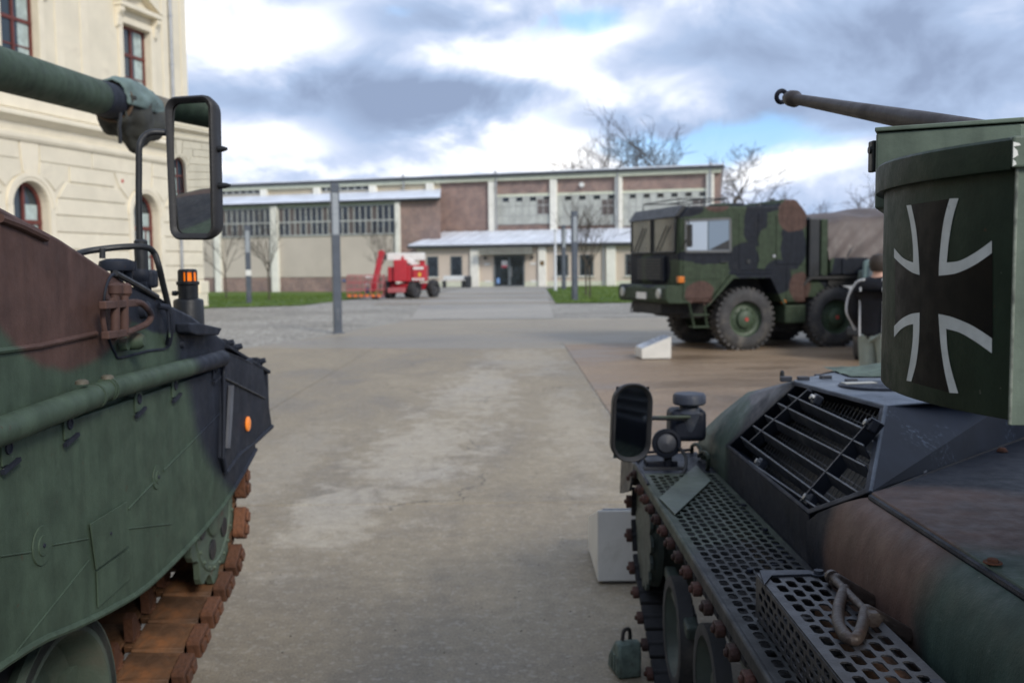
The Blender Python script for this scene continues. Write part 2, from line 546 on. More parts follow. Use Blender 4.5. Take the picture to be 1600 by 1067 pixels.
# the crossing road and the far approach
sheet('road', [(-5.7, 21.02), (1.03, 20.2), (1.04, 21.2), (30, 21.2), (30, 31.2), (1.35, 31.4), (-3.3, 31.7), (-4.4, 25.4)], .010, M_asp)
sheet('path', [(-3.25, 31.9), (1.35, 31.6), (2.6, 76.5), (4.5, 80.6), (-1.0, 81.5), (-3.8, 76), (-4.6, 60), (-4.1, 45)], .010, M_lig)
for i, (y0, y1) in enumerate([(44.5, 47.0), (52.0, 54.6), (59, 63)]):
    sheet('paving_band', [(-6.2, y0), (2.0, y0 - .6), (2.1, y1 - .6), (-6.4, y1)], .014 + .004 * 0, M_asp)
sheet('kerb_line', [(1.4, 32.6), (30, 32.0), (30, 32.9), (1.42, 33.4)], .012, M_lig)
pv = bpy.data.objects.new('pavement', None); C.objects.link(pv); pv['kind'] = 'structure'
ORG = Vector((0, 0, 0))
xs = [-26.9, -20.9, -14.9, -8.9, -2.9, 1.1]
ys = [-12, -6, 0.0, 7.0, 14.0, 20.2]
g = .006
for i in range(len(xs) - 1):
    for j in range(len(ys) - 1):
        y1 = ys[j + 1] if j < 4 else 21.0 + .0
        ty = lambda x: (20.2 + (1.1 - x) * .12)
        a, b = xs[i] + g, xs[i + 1] - g
        c_, d_ = ys[j] + g, ys[j + 1] - g
        top = [(a, c_), (b, c_), (b, d_ if j < 4 else ty(b)), (a, d_ if j < 4 else ty(a))]
        MB().prism([(x, y, -.1) for x, y in top], (0, 0, .112)).build('slab', M_con, pv, smooth=0, bevel=.006, bseg=1)
xs = [1.1, 6.6, 12.1, 17.6, 23.1]; ys = [-12, -7, -2, 3, 8, 13.4, 17.2, 21.18]
for i in range(len(xs) - 1):
    for j in range(len(ys) - 1):
        MB().box((xs[i] + .010, ys[j] + .010, -.1), (xs[i + 1] - .010, ys[j + 1] - .010, .012)).build('slab', M_brn, pv, smooth=0, bevel=.006, bseg=1)

M_gr = bpy.data.materials.new('lawn_grass'); M_gr.use_nodes = True
n = NT(M_gr.node_tree); p = n.n['Principled BSDF']; tcg = n.new('ShaderNodeTexCoord').outputs['Object']
c = n.mix(n.ss(n.noise(tcg, .5, 6, .6), .35, .65), (.075, .135, .024, 1), (.135, .195, .042, 1))
c = n.mix(n.ss(n.noise(tcg, 14, 6, .7), .3, .7), n.mix(.35, c, (.02, .04, .01, 1)), c)
n.put(p.inputs['Base Color'], c); p.inputs['Roughness'].default_value = .8; p.inputs['Specular IOR Level'].default_value = .2
LL = [(-34, 42.6), (-13.1, 42.6), (-9.4, 44.4), (-8.3, 53.4), (-8.0, 62), (-8.6, 84), (-40, 100), (-50, 100), (-50, 42.6)]
LR = [(1.95, 43.9), (14, 44.4), (18, 76.0), (5.0, 79.8), (2.5, 70.8)]
sheet('lawn', LL, .03, M_gr, 2.0, True)
sheet('lawn', LR, .03, M_gr, 4.0, True)
mb = MB()


def inpoly(x, y, P):
    c = False
    for i in range(len(P)):
        x0, y0 = P[i - 1]; x1, y1 = P[i]
        if (y0 > y) != (y1 > y) and x < (x1 - x0) * (y - y0) / (y1 - y0) + x0: c = not c
    return c


for P, x0, x1, y0, y1, cnt in ((LL, -26, -7, 42.6, 80, 17000), (LR, 1.9, 14, 43.9, 79, 12000)):
    for _ in range(cnt):
        x = rnd.uniform(x0, x1); y = y0 + (y1 - y0) * rnd.random() ** 1.3
        if not inpoly(x, y, P): continue
        z = gz(x, y) + .02; a = rnd.uniform(0, 6.28); h = rnd.uniform(.05, .12); ww = .025
        mb.add([(x - ww * math.cos(a), y - ww * math.sin(a), z), (x + ww * math.cos(a), y + ww * math.sin(a), z), (x + rnd.uniform(-.05, .05), y + rnd.uniform(-.05, .05), z + h)], [(0, 1, 2)])
gb = mb.build('grass_blades', M_gr, None, smooth=0); gb['kind'] = 'stuff'; gb['label'] = 'short green grass tufts of the lawns'; gb['category'] = 'grass'

# small grit on the near paving
mb = MB()
for _ in range(900):
    x = rnd.uniform(-4.5, 3.2); y = rnd.uniform(3.6, 17); s_ = rnd.uniform(.002, .006) * (1 + y * .03)
    z = .012
    mb.add([(x - s_, y, z), (x, y - s_ * .8, z), (x + s_, y + s_ * .2, z), (x, y + s_, z), (x, y, z + s_ * .9)], [(0, 1, 4), (1, 2, 4), (2, 3, 4), (3, 0, 4)])
gg = mb.build('grit', mat('grit_stone', (.13, .115, .095), .9, var=.4, vscale=20), None, smooth=0); gg['kind'] = 'stuff'; gg['label'] = 'loose grit and crumbs scattered over the concrete'; gg['category'] = 'grit'

# ================================================================ YELLOW BUILDING
M_cream = mat('cream_render', (.76, .695, .55), .85, var=.07, vscale=.8, bump=.35, bscale=22, dirt=((.58, .52, .41), .8, .52, .85), rand=.05)
M_cream2 = mat('cream_moulding', (.79, .72, .57), .8, var=.05, vscale=1.5, bump=.15, bscale=40)
M_red = mat('dark_red_wood', (.14, .035, .028), .55, var=.15)
M_zinc = mat('zinc_pipe', (.42, .43, .44), .4, .6, var=.1)
M_slate = mat('slate_roof', (.07, .075, .085), .6)


def glassmat(name, col=(.02, .03, .035), rough=.06, var=.0):
    m = bpy.data.materials.new(name); m.use_nodes = True
    n = NT(m.node_tree); p = n.n['Principled BSDF']
    tc = n.new('ShaderNodeTexCoord').outputs['Object']
    n.put(p.inputs['Base Color'], n.mix(n.ss(n.noise(tc, 1.3, 3), .35, .65), tuple(x * (1 - var) for x in col) + (1,), tuple(x * (1 + var) for x in col) + (1,)))
    p.inputs['Roughness'].default_value = rough; p.inputs['IOR'].default_value = 1.5; p.inputs['Specular IOR Level'].default_value = .75
    b = n.new('ShaderNodeBump'); b.inputs['Strength'].default_value = .04; b.inputs['Distance'].default_value = .02
    n.l.new(n.noise(tc, 2.0, 2), b.inputs['Height']); n.l.new(b.outputs[0], p.inputs['Normal'])
    return m


M_glass = glassmat('window_glass', (.022, .035, .045))
M_curt = mat('pale_curtain', (.42, .50, .48), .9, var=.2, vscale=4)
YT = Vector((.249, .968, 0)).normalized(); YA = math.atan2(YT.y, YT.x)
yb = thing('arsenal_building', 'tall cream rendered building with red arched windows at left', 'building', (-13.7, 44, 0), YA, local=True)
# local x along the facade away from the camera, y into the building, z up
PER = 6.45
cen = [-3.85 - PER * k for k in range(14)]
L0 = cen[-1] - PER / 2
hw = .86; zs = 1.0; zsp = 3.85; ztop = zsp + hw


def archpts(c, r, zc, n=14, a0=180, a1=0):
    return [(c + r * math.cos(R(a0 + (a1 - a0) * i / n)), 0, zc + r * math.sin(R(a0 + (a1 - a0) * i / n))) for i in range(n + 1)]


MB().box((L0, 0, -.8), (.18, .55, zs)).build('wall_base', M_cream, yb, smooth=0)
mb = MB()
edges = [.18] + [cen[k] - PER / 2 for k in range(len(cen))]
for k, c_ in enumerate(cen):
    a = c_ - PER / 2; b = .18 if k == 0 else c_ + PER / 2
    poly = [(a, 0, zs), (c_ - hw, 0, zs)] + [(x, y, z) for x, y, z in archpts(c_, hw, zsp)] + [(c_ + hw, 0, zs), (b, 0, zs), (b, 0, 6.35), (a, 0, 6.35)]
    mb.prism(poly, (0, .55, 0))
mb.build('wall', M_cream, yb, smooth=0)
MB().box((L0, 4.0, -.8), (-.30, 14, 17.5)).build('inner_wall', M_cream, yb, smooth=0)
MB().box((-.42, .55, -.8), (.18, 14, 6.35)).build('end_wall', M_cream, yb, smooth=0)
MB().box((L0, -.16, -.8), (.30, -.001, .62)).build('plinth', M_cream2, yb, smooth=0, bevel=.03)
MB().box((-.35, -.19, .62), (.36, .3, 1.15)).build('corner_stone', M_cream2, yb, smooth=0, bevel=.03)
# rusticated stones
for k in range(len(cen)):
    c1 = cen[k]; b = c1 + PER if k else .18 + hw + .32
    l = c1 + hw + .30
    r_ = (cen[k - 1] - hw - .30) if k else .20
    zz = [.64, 1.22, 1.82, 2.42, 3.02, 3.62]
    G = .022
    for z0, z1 in zip(zz[:-1], zz[1:]):
        MB().box((l, -.055, z0 + G), (r_, 0.0, z1 - G)).build('stone', M_cream, yb, smooth=0, bevel=.015, bseg=1)
        if z1 <= zs + .3:
            pass
    def sh(dl0, dl1, z0, z1):
        rr0 = r_ - dl0 if k else r_; rr1 = r_ - dl1 if k else r_
        MB().prism([(l + dl0, -.055, z0 + G), (rr0, -.055, z0 + G), (rr1, -.055, z1 - G), (l + dl1, -.055, z1 - G)], (0, .055, 0)).build('stone', M_cream, yb, smooth=0, bevel=.015, bseg=1)
    sh(0, .10, 3.62, 4.22); sh(.16, .60, 4.22, 4.80)
    # blocks over the arch
    mid = c1
    MB().prism([(mid - .34, -.06, 4.98), (mid + .34, -.06, 4.98), (mid + .46, -.06, 6.02), (mid - .46, -.06, 6.02)], (0, .06, 0)).build('stone', M_cream2, yb, smooth=0, bevel=.015, bseg=1)
    for sgn in (-1, 1):
        x0 = mid + sgn * .40; x1 = mid + sgn * .52
        far = mid + sgn * 1.95
        if k == 0 and sgn > 0: far = mid + 1.95
        MB().prism([(mid + sgn * 1.18, -.05, 4.46), (mid + sgn * 1.66, -.05, 4.84), (mid + sgn * 1.95, -.05, 5.4), (x1 - sgn * .02, -.05, 5.4), (x0 + sgn * .01, -.05, 4.95), (mid + sgn * .85, -.05, 4.76)], (0, .05, 0)).build('stone', M_cream, yb, smooth=0, bevel=.015, bseg=1)
    MB().box((c1 + .50, -.05, 5.42), (c1 + PER / 2 - .02 if k else .20, 0, 6.02)).build('stone', M_cream, yb, smooth=0, bevel=.015, bseg=1)
    MB().box((c1 - PER / 2 + .02, -.05, 5.42), (c1 - .50, 0, 6.02)).build('stone', M_cream, yb, smooth=0, bevel=.015, bseg=1)
    MB().box((c1 + 1.98 + .62 * 0, -.05, 4.84), ((c1 + PER - 1.98) if k else .20, 0, 5.38)).build('stone', M_cream, yb, smooth=0, bevel=.015, bseg=1)
    # arch window
    wf = MB()
    pts = [(c1 - hw, .30, zs + .03)] + [(x, .30, z) for x, y, z in archpts(c1, hw, zsp)] + [(c1 + hw, .30, zs + .03)]
    inner = [(c1 - hw + .13, .30, zs + .03)] + [(x, .30, z) for x, y, z in archpts(c1, hw - .13, zsp)] + [(c1 + hw - .13, .30, zs + .03)]
    for i in range(len(pts) - 1):
        wf.prism([pts[i], pts[i + 1], inner[i + 1], inner[i]], (0, .12, 0))
    wf.box((c1 - .055, .29, zs), (c1 + .055, .41, ztop - .1)); wf.box((c1 - hw, .285, 3.28), (c1 + hw, .42, 3.42)); wf.box((c1 - hw, .295, zs), (c1 + hw, .42, zs + .14))
    for q in (-1, 1): wf.box((c1 + q * .43 - .02, .31, zs), (c1 + q * .43 + .02, .40, 3.3))
    wf.box((c1 - hw, .31, 2.18), (c1 + hw, .40, 2.22))
    win = wf.build('window_frame', M_red, yb, smooth=0)
    gl = MB().prism([(c1 - hw, .36, zs)] + [(x, .36, z) for x, y, z in archpts(c1, hw, zsp)] + [(c1 + hw, .36, zs)], (0, .02, 0)).build('pane', M_glass, win, smooth=0)
    MB().box((c1 + .1, .352, zs + .2), (c1 + hw - .16, .358, zsp + .1)).build('curtain', M_curt, win, smooth=0)
    ar = MB(); po = archpts(c1, hw + .30, zsp); pi_ = archpts(c1, hw + .02, zsp); pm = archpts(c1, hw + .14, zsp)
    for i in range(14):
        ar.prism([(po[i][0], -.09, po[i][2]), (po[i + 1][0], -.09, po[i + 1][2]), (pm[i + 1][0], -.09, pm[i + 1][2]), (pm[i][0], -.09, pm[i][2])], (0, .089, 0))
        ar.prism([(pm[i][0], -.06, pm[i][2]), (pm[i + 1][0], -.06, pm[i + 1][2]), (pi_[i + 1][0], -.06, pi_[i + 1][2]), (pi_[i][0], -.06, pi_[i][2])], (0, .059, 0))
    for q in (-1, 1):
        ar.box((min(c1 + q * (hw + .02), c1 + q * (hw + .28)), -.075, zs), (max(c1 + q * (hw + .02), c1 + q * (hw + .28)), -.001, zsp))
    ar.build('arch_surround', M_cream2, yb, smooth=30)
    MB().box((c1 - hw - .25, -.16, zs - .14), (c1 + hw + .25, .3, zs + .0)).build('window_sill', M_cream2, yb, smooth=0, bevel=.02)
# cornices between the storeys
mb = MB(); mb.prism([(L0, -.07, 6.02), (L0, -.11, 6.02), (L0, -.16, 6.12), (L0, -.16, 6.26), (L0, -.08, 6.30), (L0, 0, 6.30), (L0, 0, 6.02)][::-1], (.22 - L0, 0, 0))
mb.build('string_course', M_cream2, yb, smooth=20)
MB().box((L0, -.03, 6.302), (.20, .3, 6.62)).build('frieze', M_cream, yb, smooth=0)
mb = MB(); mb.prism([(L0, .3, 6.622), (L0, -.08, 6.622), (L0, -.16, 6.70), (L0, -.34, 6.80), (L0, -.34, 6.92), (L0, -.22, 6.99), (L0, .3, 7.10)], (.36 - L0, 0, 0))
mb.build('cornice', M_cream2, yb, smooth=20)
# upper storey
UB = -.30; uy = .14
hw2 = .90; z0w, z1w = 8.5, 11.25
mb = MB()
for k, c_ in enumerate(cen):
    a = c_ - PER / 2; b = UB if k == 0 else c_ + PER / 2
    mb.prism([(a, uy, z0w), (c_ - hw2, uy, z0w), (c_ - hw2, uy, z1w), (c_ + hw2, uy, z1w), (c_ + hw2, uy, z0w), (b, uy, z0w), (b, uy, 17), (a, uy, 17)], (0, .5, 0))
mb.box((L0, uy, 7.08), (UB, uy + .5, z0w))
mb.build('wall', M_cream, yb, smooth=0)
MB().box((UB - .5, uy + .5, 7.08), (UB, 4.0, 17)).build('end_wall', M_cream, yb, smooth=0)
MB().box((L0, .1, 7.1), (UB + .06, uy - .001, 7.6)).build('plinth', M_cream2, yb, smooth=0, bevel=.02)
for k, c_ in enumerate(cen):
    wf = MB()
    for (x0, x1, za, zb) in ((c_ - hw2, c_ - hw2 + .12, z0w, z1w), (c_ + hw2 - .12, c_ + hw2, z0w, z1w), (c_ - hw2, c_ + hw2, z1w - .12, z1w), (c_ - hw2, c_ + hw2, z0w, z0w + .12)):
        wf.box((x0, uy + .25, za), (x1, uy + .36, zb))
    wf.box((c_ - .05, uy + .245, z0w), (c_ + .05, uy + .365, z1w)); wf.box((c_ - hw2, uy + .24, 10.08), (c_ + hw2, uy + .37, 10.20))
    wf.box((c_ - hw2, uy + .27, 9.25), (c_ + hw2, uy + .34, 9.30))
    win = wf.build('window_frame', M_red, yb, smooth=0)
    MB().box((c_ - hw2, uy + .30, z0w), (c_ + hw2, uy + .32, z1w)).build('pane', M_glass, win, smooth=0)
    MB().box((c_ + .25, uy + .292, z0w + .1), (c_ + hw2 - .14, uy + .298, z1w - .1)).build('curtain', M_curt, win, smooth=0)
    s_ = MB()
    s_.box((c_ - hw2 - .26, uy - .07, z0w - .1), (c_ - hw2, uy - .001, z1w + .24)); s_.box((c_ + hw2, uy - .07, z0w - .1), (c_ + hw2 + .26, uy - .001, z1w + .24))
    s_.box((c_ - hw2, uy - .07, z1w), (c_ + hw2, uy - .001, z1w + .24)); s_.box((c_ - hw2 - .3, uy - .18, z0w - .28), (c_ + hw2 + .3, uy - .001, z0w - .102))
    s_.build('window_surround', M_cream2, yb, smooth=0, bevel=.015)
    pd = MB(); ph = z1w + .55
    pd.box((c_ - hw2 - .45, uy - .36, ph), (c_ + hw2 + .45, uy, ph + .18))
    pd.prism([(c_ - hw2 - .5, uy - .40, ph + .182), (c_ - hw2 - .28, uy - .40, ph + .182), (c_, uy - .40, ph + .74), (c_ + hw2 + .28, uy - .40, ph + .182), (c_ + hw2 + .5, uy - .40, ph + .182), (c_, uy - .40, ph + .98)], (0, .40, 0))
    pd.prism([(c_ - hw2 - .3, uy - .08, ph + .18), (c_ + hw2 + .3, uy - .08, ph + .18), (c_, uy - .08, ph + .8)], (0, .08, 0))
    for q in (-1, 1):
        x = c_ + q * (hw2 + .28)
        pd.prism([(x - .12, uy - .30, ph), (x - .12, uy - .30, ph - .18), (x - .12, uy - .16, ph - .36), (x - .12, uy - .12, ph - .72), (x - .12, uy - .03, ph - .82), (x - .12, uy, ph - .82), (x - .12, uy, ph)], (.24, 0, 0))
    pd.build('pediment', M_cream2, yb, smooth=0, bevel=.015)
    # recessed panel strips of the pier, framed
    for off in (1.75, 3.1):
        MB().box((c_ + off, uy - .035, 7.75), (c_ + off + .42, uy - .001, 14)).build('pilaster_strip', M_cream2, yb, smooth=0, bevel=.01)
mb = MB(); px_ = -1.60
mb.tube([(px_, -.10 + 0, .3), (px_, -.12, 6.0)], .075, 12)
mb.tube([(px_, uy - .10, 7.1), (px_, uy - .10, 16)], .075, 12)
mb.tube([(px_, -.12, 6.0), (px_, -.42, 6.5), (px_, -.42, 7.0), (px_, uy - .10, 7.4)], .075, 12)
for z in (1.8, 3.6, 5.4, 8.2, 10.2, 12.2): mb.box((px_ - .1, -.02, z), (px_ + .1, uy - .0, z + .06))
mb.build('downpipe', M_zinc, yb)
MB().lathe((-5.35, -.07, 5.1), (0, 1, 0), [(0, .0), (0, .07), (.012, .07)], 12).build('red_marker', mat('red_marker', (.5, .05, .04), .6, var=0), yb)
MB().box((L0, -.5, 17), (.2, 14.5, 17.6)).build('roof_cornice', M_cream2, yb, smooth=0, bevel=.05)
MB().prism([(L0, -.6, 17.6), (L0, 7, 21.5), (L0, 14.6, 17.6)], (.4 - L0, 0, 0)).build('roof', M_slate, yb, smooth=0)

# ================================================================ HALL
M_brick = bpy.data.materials.new('red_brown_brick'); M_brick.use_nodes = True
n = NT(M_brick.node_tree); p = n.n['Principled BSDF']; tcb = n.new('ShaderNodeTexCoord').outputs['Object']
sp_ = n.new('ShaderNodeSeparateXYZ'); n.l.new(tcb, sp_.inputs[0]); cb_ = n.new('ShaderNodeCombineXYZ')
n.l.new(sp_.outputs[0], cb_.inputs[0]); n.l.new(sp_.outputs[2], cb_.inputs[1])
bt = n.new('ShaderNodeTexBrick'); n.l.new(cb_.outputs[0], bt.inputs[0]); bt.inputs['Scale'].default_value = 1
bt.inputs['Brick Width'].default_value = .25; bt.inputs['Row Height'].default_value = .078; bt.inputs['Mortar Size'].default_value = .009
bt.inputs['Color1'].default_value = (.285, .185, .155, 1); bt.inputs['Color2'].default_value = (.215, .150, .135, 1); bt.inputs['Mortar'].default_value = (.36, .32, .30, 1)
c = n.mix(1.0, bt.outputs[0], n.mix(n.ss(n.noise(tcb, .9, 6, .7), .3, .7), (.75, .75, .78, 1), (1.25, 1.2, 1.15, 1)), 'MULTIPLY')
n.put(p.inputs['Base Color'], c); p.inputs['Roughness'].default_value = .85
bb = n.new('ShaderNodeBump'); bb.inputs['Strength'].default_value = .4; bb.inputs['Distance'].default_value = .01
n.l.new(bt.outputs['Fac'], bb.inputs['Height']); bb.invert = True; n.l.new(bb.outputs[0], p.inputs['Normal'])
M_beige = mat('beige_render', (.52, .465, .40), .88, var=.07, vscale=.35, bump=.15, bscale=25, dirt=((.44, .39, .33), .25, .55, .85))
M_annex = mat('annex_render', (.57, .49, .41), .88, var=.06, vscale=.5, bump=.15, bscale=25)
M_col = mat('pale_concrete_column', (.78, .765, .69), .8, var=.08, vscale=1.2, dirt=((.52, .51, .43), .9, .56, .85))
M_grn = mat('pale_green_render', (.58, .60, .48), .85, var=.08)
M_metal = mat('zinc_sheet_roof', (.66, .70, .77), .5, .05, var=.12, vscale=.5)
M_dark = mat('dark_steel', (.045, .05, .055), .5, .2, var=.1)
M_gdk = glassmat('dark_hall_glass', (.018, .024, .03), .12, .5)
M_gpale = mat('frosted_glass', (.44, .455, .42), .35, var=.14, vscale=1.3)
M_mull = mat('grey_mullion', (.42, .43, .41), .6, var=.1)
ha = math.atan(.325); HT = (math.cos(ha), -math.sin(ha)); HO = (0, 87.2)
hall = thing('exhibition_hall', 'long brick and concrete hall with pale columns behind the court', 'building', (HO[0], HO[1], 0), -ha, local=True)
# main block: x -32..18.0, depth 22, top 9.4
MB().prism([(-32, 0, -1), (18.0, 0, -1), (15.4, 22, -1), (-32, 22, -1)], (0, 0, 10.02)).build('wall', M_brick, hall, smooth=0)
mb = MB()
mb.prism([(-32.6, -.55, 9.42), (18.3, -.55, 9.42), (15.6, 22.5, 9.42), (-32.6, 22.5, 9.42)], (0, 0, .30))
mb.build('roof', M_metal, hall, smooth=0, bevel=.03)
MB().box((-32.6, -.62, 9.36), (18.32, -.56, 9.60)).build('fascia', M_dark, hall, smooth=0)
MB().box((-32, -.42, 9.04), (18.0, .2, 9.40)).build('eaves_band', M_grn, hall, smooth=0, bevel=.02)
for x0 in (-1.95, 3.62, 9.28, 16.85):
    MB().box((x0, -.32, -.2), (x0 + .60, 0.05, 9.03)).build('column', M_col, hall, smooth=0, bevel=.03)
# glazed bays
for (x0, x1, z0, z1) in ((-1.33, 3.60, 5.25, 7.65), (4.24, 9.26, 5.05, 7.62), (9.90, 16.83, 4.9, 7.62)):
    b = MB().box((x0, -.10, z1), (x1, -.002, z1 + .22)).build('lintel', M_grn, hall, smooth=0)
    wn = MB()
    npan = int((x1 - x0) / .56); st = (x1 - x0) / npan
    for i in range(npan + 1): wn.box((x0 + i * st - .025, -.09, z0), (x0 + i * st + .025, -.02, z1))
    for z in (z0 + .03, z0 + .8, z0 + 1.6, z1 - .03): wn.box((x0, -.095, z - .035), (x1, -.015, z + .035))
    win = wn.build('window_frame', M_mull, hall, smooth=0)
    pale = MB().box((x0, -.05, z0), (x1, -.03, z0 + 1.6)).build('pane', M_gpale, win, smooth=0)
    for i in range(npan):
        dk = (i % 2 == 1)
        zlo = z0 + 1.62 if not dk else z1 - .42
        if dk: MB().box((x0 + i * st + .03, -.05, z0 + 1.62), (x0 + (i + 1) * st - .03, -.03, z1 - .43)).build('pane', M_gpale, win, smooth=0)
        MB().box((x0 + i * st + .03, -.05, zlo), (x0 + (i + 1) * st - .03, -.03, z1 - .05)).build('pane', M_gdk if dk else M_gpale, win, smooth=0)
    MB().box((x1 - 1.15, -.065, z0 + .85), (x1 - .1, -.052, z0 + 2.1)).build('pane', mat('dull_brown_panel', (.12, .10, .095), .6), win, smooth=0)
# clerestory left of the brick bay
MB().box((-31, -.12, 8.3), (-6.5, -.002, 9.03)).build('clerestory_wall', mat('ochre_render', (.50, .43, .32), .85, var=.06), hall, smooth=0)
for (x0, x1) in ((-29.2, -24.7), (-18.5, -13.4)):
    wn = MB(); k = int((x1 - x0) / .72); st = (x1 - x0) / k
    for i in range(k + 1): wn.box((x0 + i * st - .08, -.20, 8.72), (x0 + i * st + .08, -.12, 9.2 - .18))
    wn.box((x0, -.2, 8.66), (x1, -.12, 8.74))
    win = wn.build('window_frame', M_mull, hall, smooth=0)
    MB().box((x0, -.16, 8.74), (x1, -.13, 9.02)).build('pane', M_gdk, win, smooth=0)
for px in (415, 498, 585, 674):
    s_, z_ = onP(px, 285, HO, HT, 0)
    MB().box((s_ - .35, -.5, 8.2), (s_ + .35, -.1, 9.03)).build('column', M_col, hall, smooth=0, bevel=.03)
# wing (side aisle), front at y=-4
MB().prism([(-31, -4, -1.2), (-4.95, -4, -1.2), (-6.57, -.003, -1.2), (-31, -.003, -1.2)], (0, 0, 8.45)).build('wing_wall', M_brick, hall, smooth=0)
mb = MB(); mb.add([(-31.3, -4.45, 7.38), (-4.78, -4.45, 7.38), (-6.5, -.02, 8.42), (-31.3, -.02, 8.42), (-31.3, -4.45, 7.52), (-4.78, -4.45, 7.52), (-6.5, -.02, 8.56), (-31.3, -.02, 8.56)], [(3, 2, 1, 0), (4, 5, 6, 7), (0, 1, 5, 4), (1, 2, 6, 5), (2, 3, 7, 6), (3, 0, 4, 7)])
mb.build('wing_roof', M_metal, hall, smooth=0, bevel=.02)
MB().box((-31.3, -4.55, 7.28), (-4.75, -4.46, 7.46)).build('gutter', M_dark, hall, smooth=0)
MB().prism([(-4.96, -4.0, 7.252), (-6.57, -.005, 7.252), (-6.57, -.005, 8.40), (-4.96, -4.0, 7.37)], (-.2, 0, 0)).build('gable_wall', M_brick, hall, smooth=0)
# rendered front of the wing
MB().box((-31, -4.05, .86), (-9.02, -4.002, 4.46)).build('rendered_panel', M_beige, hall, smooth=0)
MB().box((-31, -4.07, 7.10), (-8.62, -4.002, 7.27)).build('lintel', M_grn, hall, smooth=0)
for (x0, x1) in ((-26.5, -21.3), (-20.5, -15.0), (-14.7, -9.1)):
    wn = MB(); k = int((x1 - x0) / .52); st = (x1 - x0) / k
    for i in range(k + 1): wn.box((x0 + i * st - .045, -4.13, 4.5), (x0 + i * st + .045, -4.03, 7.08))
    for z in (4.54, 5.72, 7.04): wn.box((x0, -4.14, z - .06), (x1, -4.02, z + .06))
    win = wn.build('window_frame', M_mull, hall, smooth=0)
    bk = MB().box((x0, -4.035, 4.5), (x1, -4.01, 7.08)).build('pane_backing', mat('brownish_blind', (.16, .13, .115), .7, var=.2), win, smooth=0)
    for i in range(k):
        for j, (za, zb) in enumerate(((4.6, 5.66), (5.78, 6.98))):
            mm = M_gdk if rnd.random() < .72 else mat('dull_brown_panel', (.12, .10, .095), .6)
            MB().box((x0 + i * st + .05, -4.09, za), (x0 + (i + 1) * st - .05, -4.06, zb)).build('pane', mm, win, smooth=0)
for x0, w_ in ((-27.15, .62), (-21.25, .72), (-9.05, .42), (-14.95, .22)):
    MB().box((x0, -4.36, -1), (x0 + w_, -4.03, 7.26)).build('column', M_col, hall, smooth=0, bevel=.03)
sgn_ = MB().box((-15.2 + .9, -4.10, 0.45), (-14.0, -4.03, .62)).build('small_blue_sign', mat('blue_sign', (.05, .12, .3), .5), hall, smooth=0)
# entrance annex, front at y=-6
MB().box((-6.35, -6, -1), (17.5, -.33, 3.16)).build('annex_wall', M_annex, hall, smooth=0)
mb = MB()
mb.add([(-6.9, -6.45, 3.36), (17.9, -6.45, 3.36), (17.9, -.34, 4.60), (-6.75, -.34, 4.60), (-6.9, -6.45, 3.50), (17.9, -6.45, 3.50), (17.9, -.34, 4.74), (-5.75, -.34, 4.74)],
       [(3, 2, 1, 0), (4, 5, 6, 7), (0, 1, 5, 4), (1, 2, 6, 5), (2, 3, 7, 6), (3, 0, 4, 7)])
mb.build('annex_roof', M_metal, hall, smooth=0, bevel=.02)
for i in range(24): MB().bar((-6 + i, -6.44, 3.52), (-6 + i, -.4, 4.76), .03, .05).build('roof_seam', M_metal, hall, smooth=0)
MB().box((-6.95, -6.56, 3.18), (17.9, -6.46, 3.40)).build('gutter', M_dark, hall, smooth=0)
MB().prism([(-6.36, -6.0, 3.1), (-6.36, -.4, 3.1), (-6.36, -.4, 4.56), (-6.36, -6.3, 3.34)], (.2, 0, 0)).build('gable_wall', M_annex, hall, smooth=0)
MB().box((-6.3, -6.04, -.05), (17.4, -6.002, .42)).build('plinth', M_grn, hall, smooth=0)
for x0, w_ in ((-1.5, .72), (4.3, .64), (9.85, .74), (15.5, .7)):
    MB().box((x0, -6.25, -.3), (x0 + w_, -6.003, 3.16)).build('column', M_col, hall, smooth=0, bevel=.02)
for x0, x1 in ((-5.38, -4.40), (-3.28, -2.28), (5.62, 6.75), (7.68, 8.80), (11.35, 12.5), (13.3, 14.4)):
    wn = MB(); z0, z1 = .82, 2.52
    for a, b_, c1, d1 in ((x0, x0 + .08, z0, z1), (x1 - .08, x1, z0, z1), (x0, x1, z1 - .08, z1), (x0, x1, z0, z0 + .08)):
        wn.box((a, -6.08, c1), (b_, -6.003, d1))
    win = wn.build('window_frame', mat('grey_frame', (.13, .15, .16), .5), hall, smooth=0)
    MB().box((x0 + .03, -6.035, z0 + .03), (x1 - .03, -6.01, z1 - .03)).build('pane', M_gdk, win, smooth=0)
    MB().box((x0 - .1, -6.14, z0 - .08), (x1 + .1, -6.003, z0)).build('window_sill', M_col, hall, smooth=0)
# entrance
dr = MB()
for a, b_, c1, d1 in ((.52, .62, 0, 2.5), (3.0, 3.1, 0, 2.5), (.52, 3.1, 2.42, 2.52), (1.72, 1.94, 0, 2.45), (.6, 3.0, 0, .1)):
    dr.box((a, -6.14, c1), (b_, -6.003, d1))
door = dr.build('entrance_door', mat('grey_frame', (.13, .15, .16), .5), hall, smooth=0)
for x0, x1 in ((.63, 1.71), (1.95, 2.99)):
    MB().box((x0, -6.07, .1), (x1, -6.04, 2.42)).build('pane', M_gdk, door, smooth=0)
MB().box((1.15, -6.085, 1.55), (1.65, -6.072, 2.1)).build('poster', mat('white_poster', (.7, .68, .68), .6, var=0), door, smooth=0)
MB().box((1.18, -6.09, 1.55), (1.62, -6.086, 1.72)).build('poster', mat('red_poster', (.45, .05, .08), .6, var=0), door, smooth=0)
MB().box((.72, -6.085, .25), (.98, -6.072, .7)).build('poster', mat('blue_poster', (.2, .35, .65), .6, var=0), door, smooth=0)
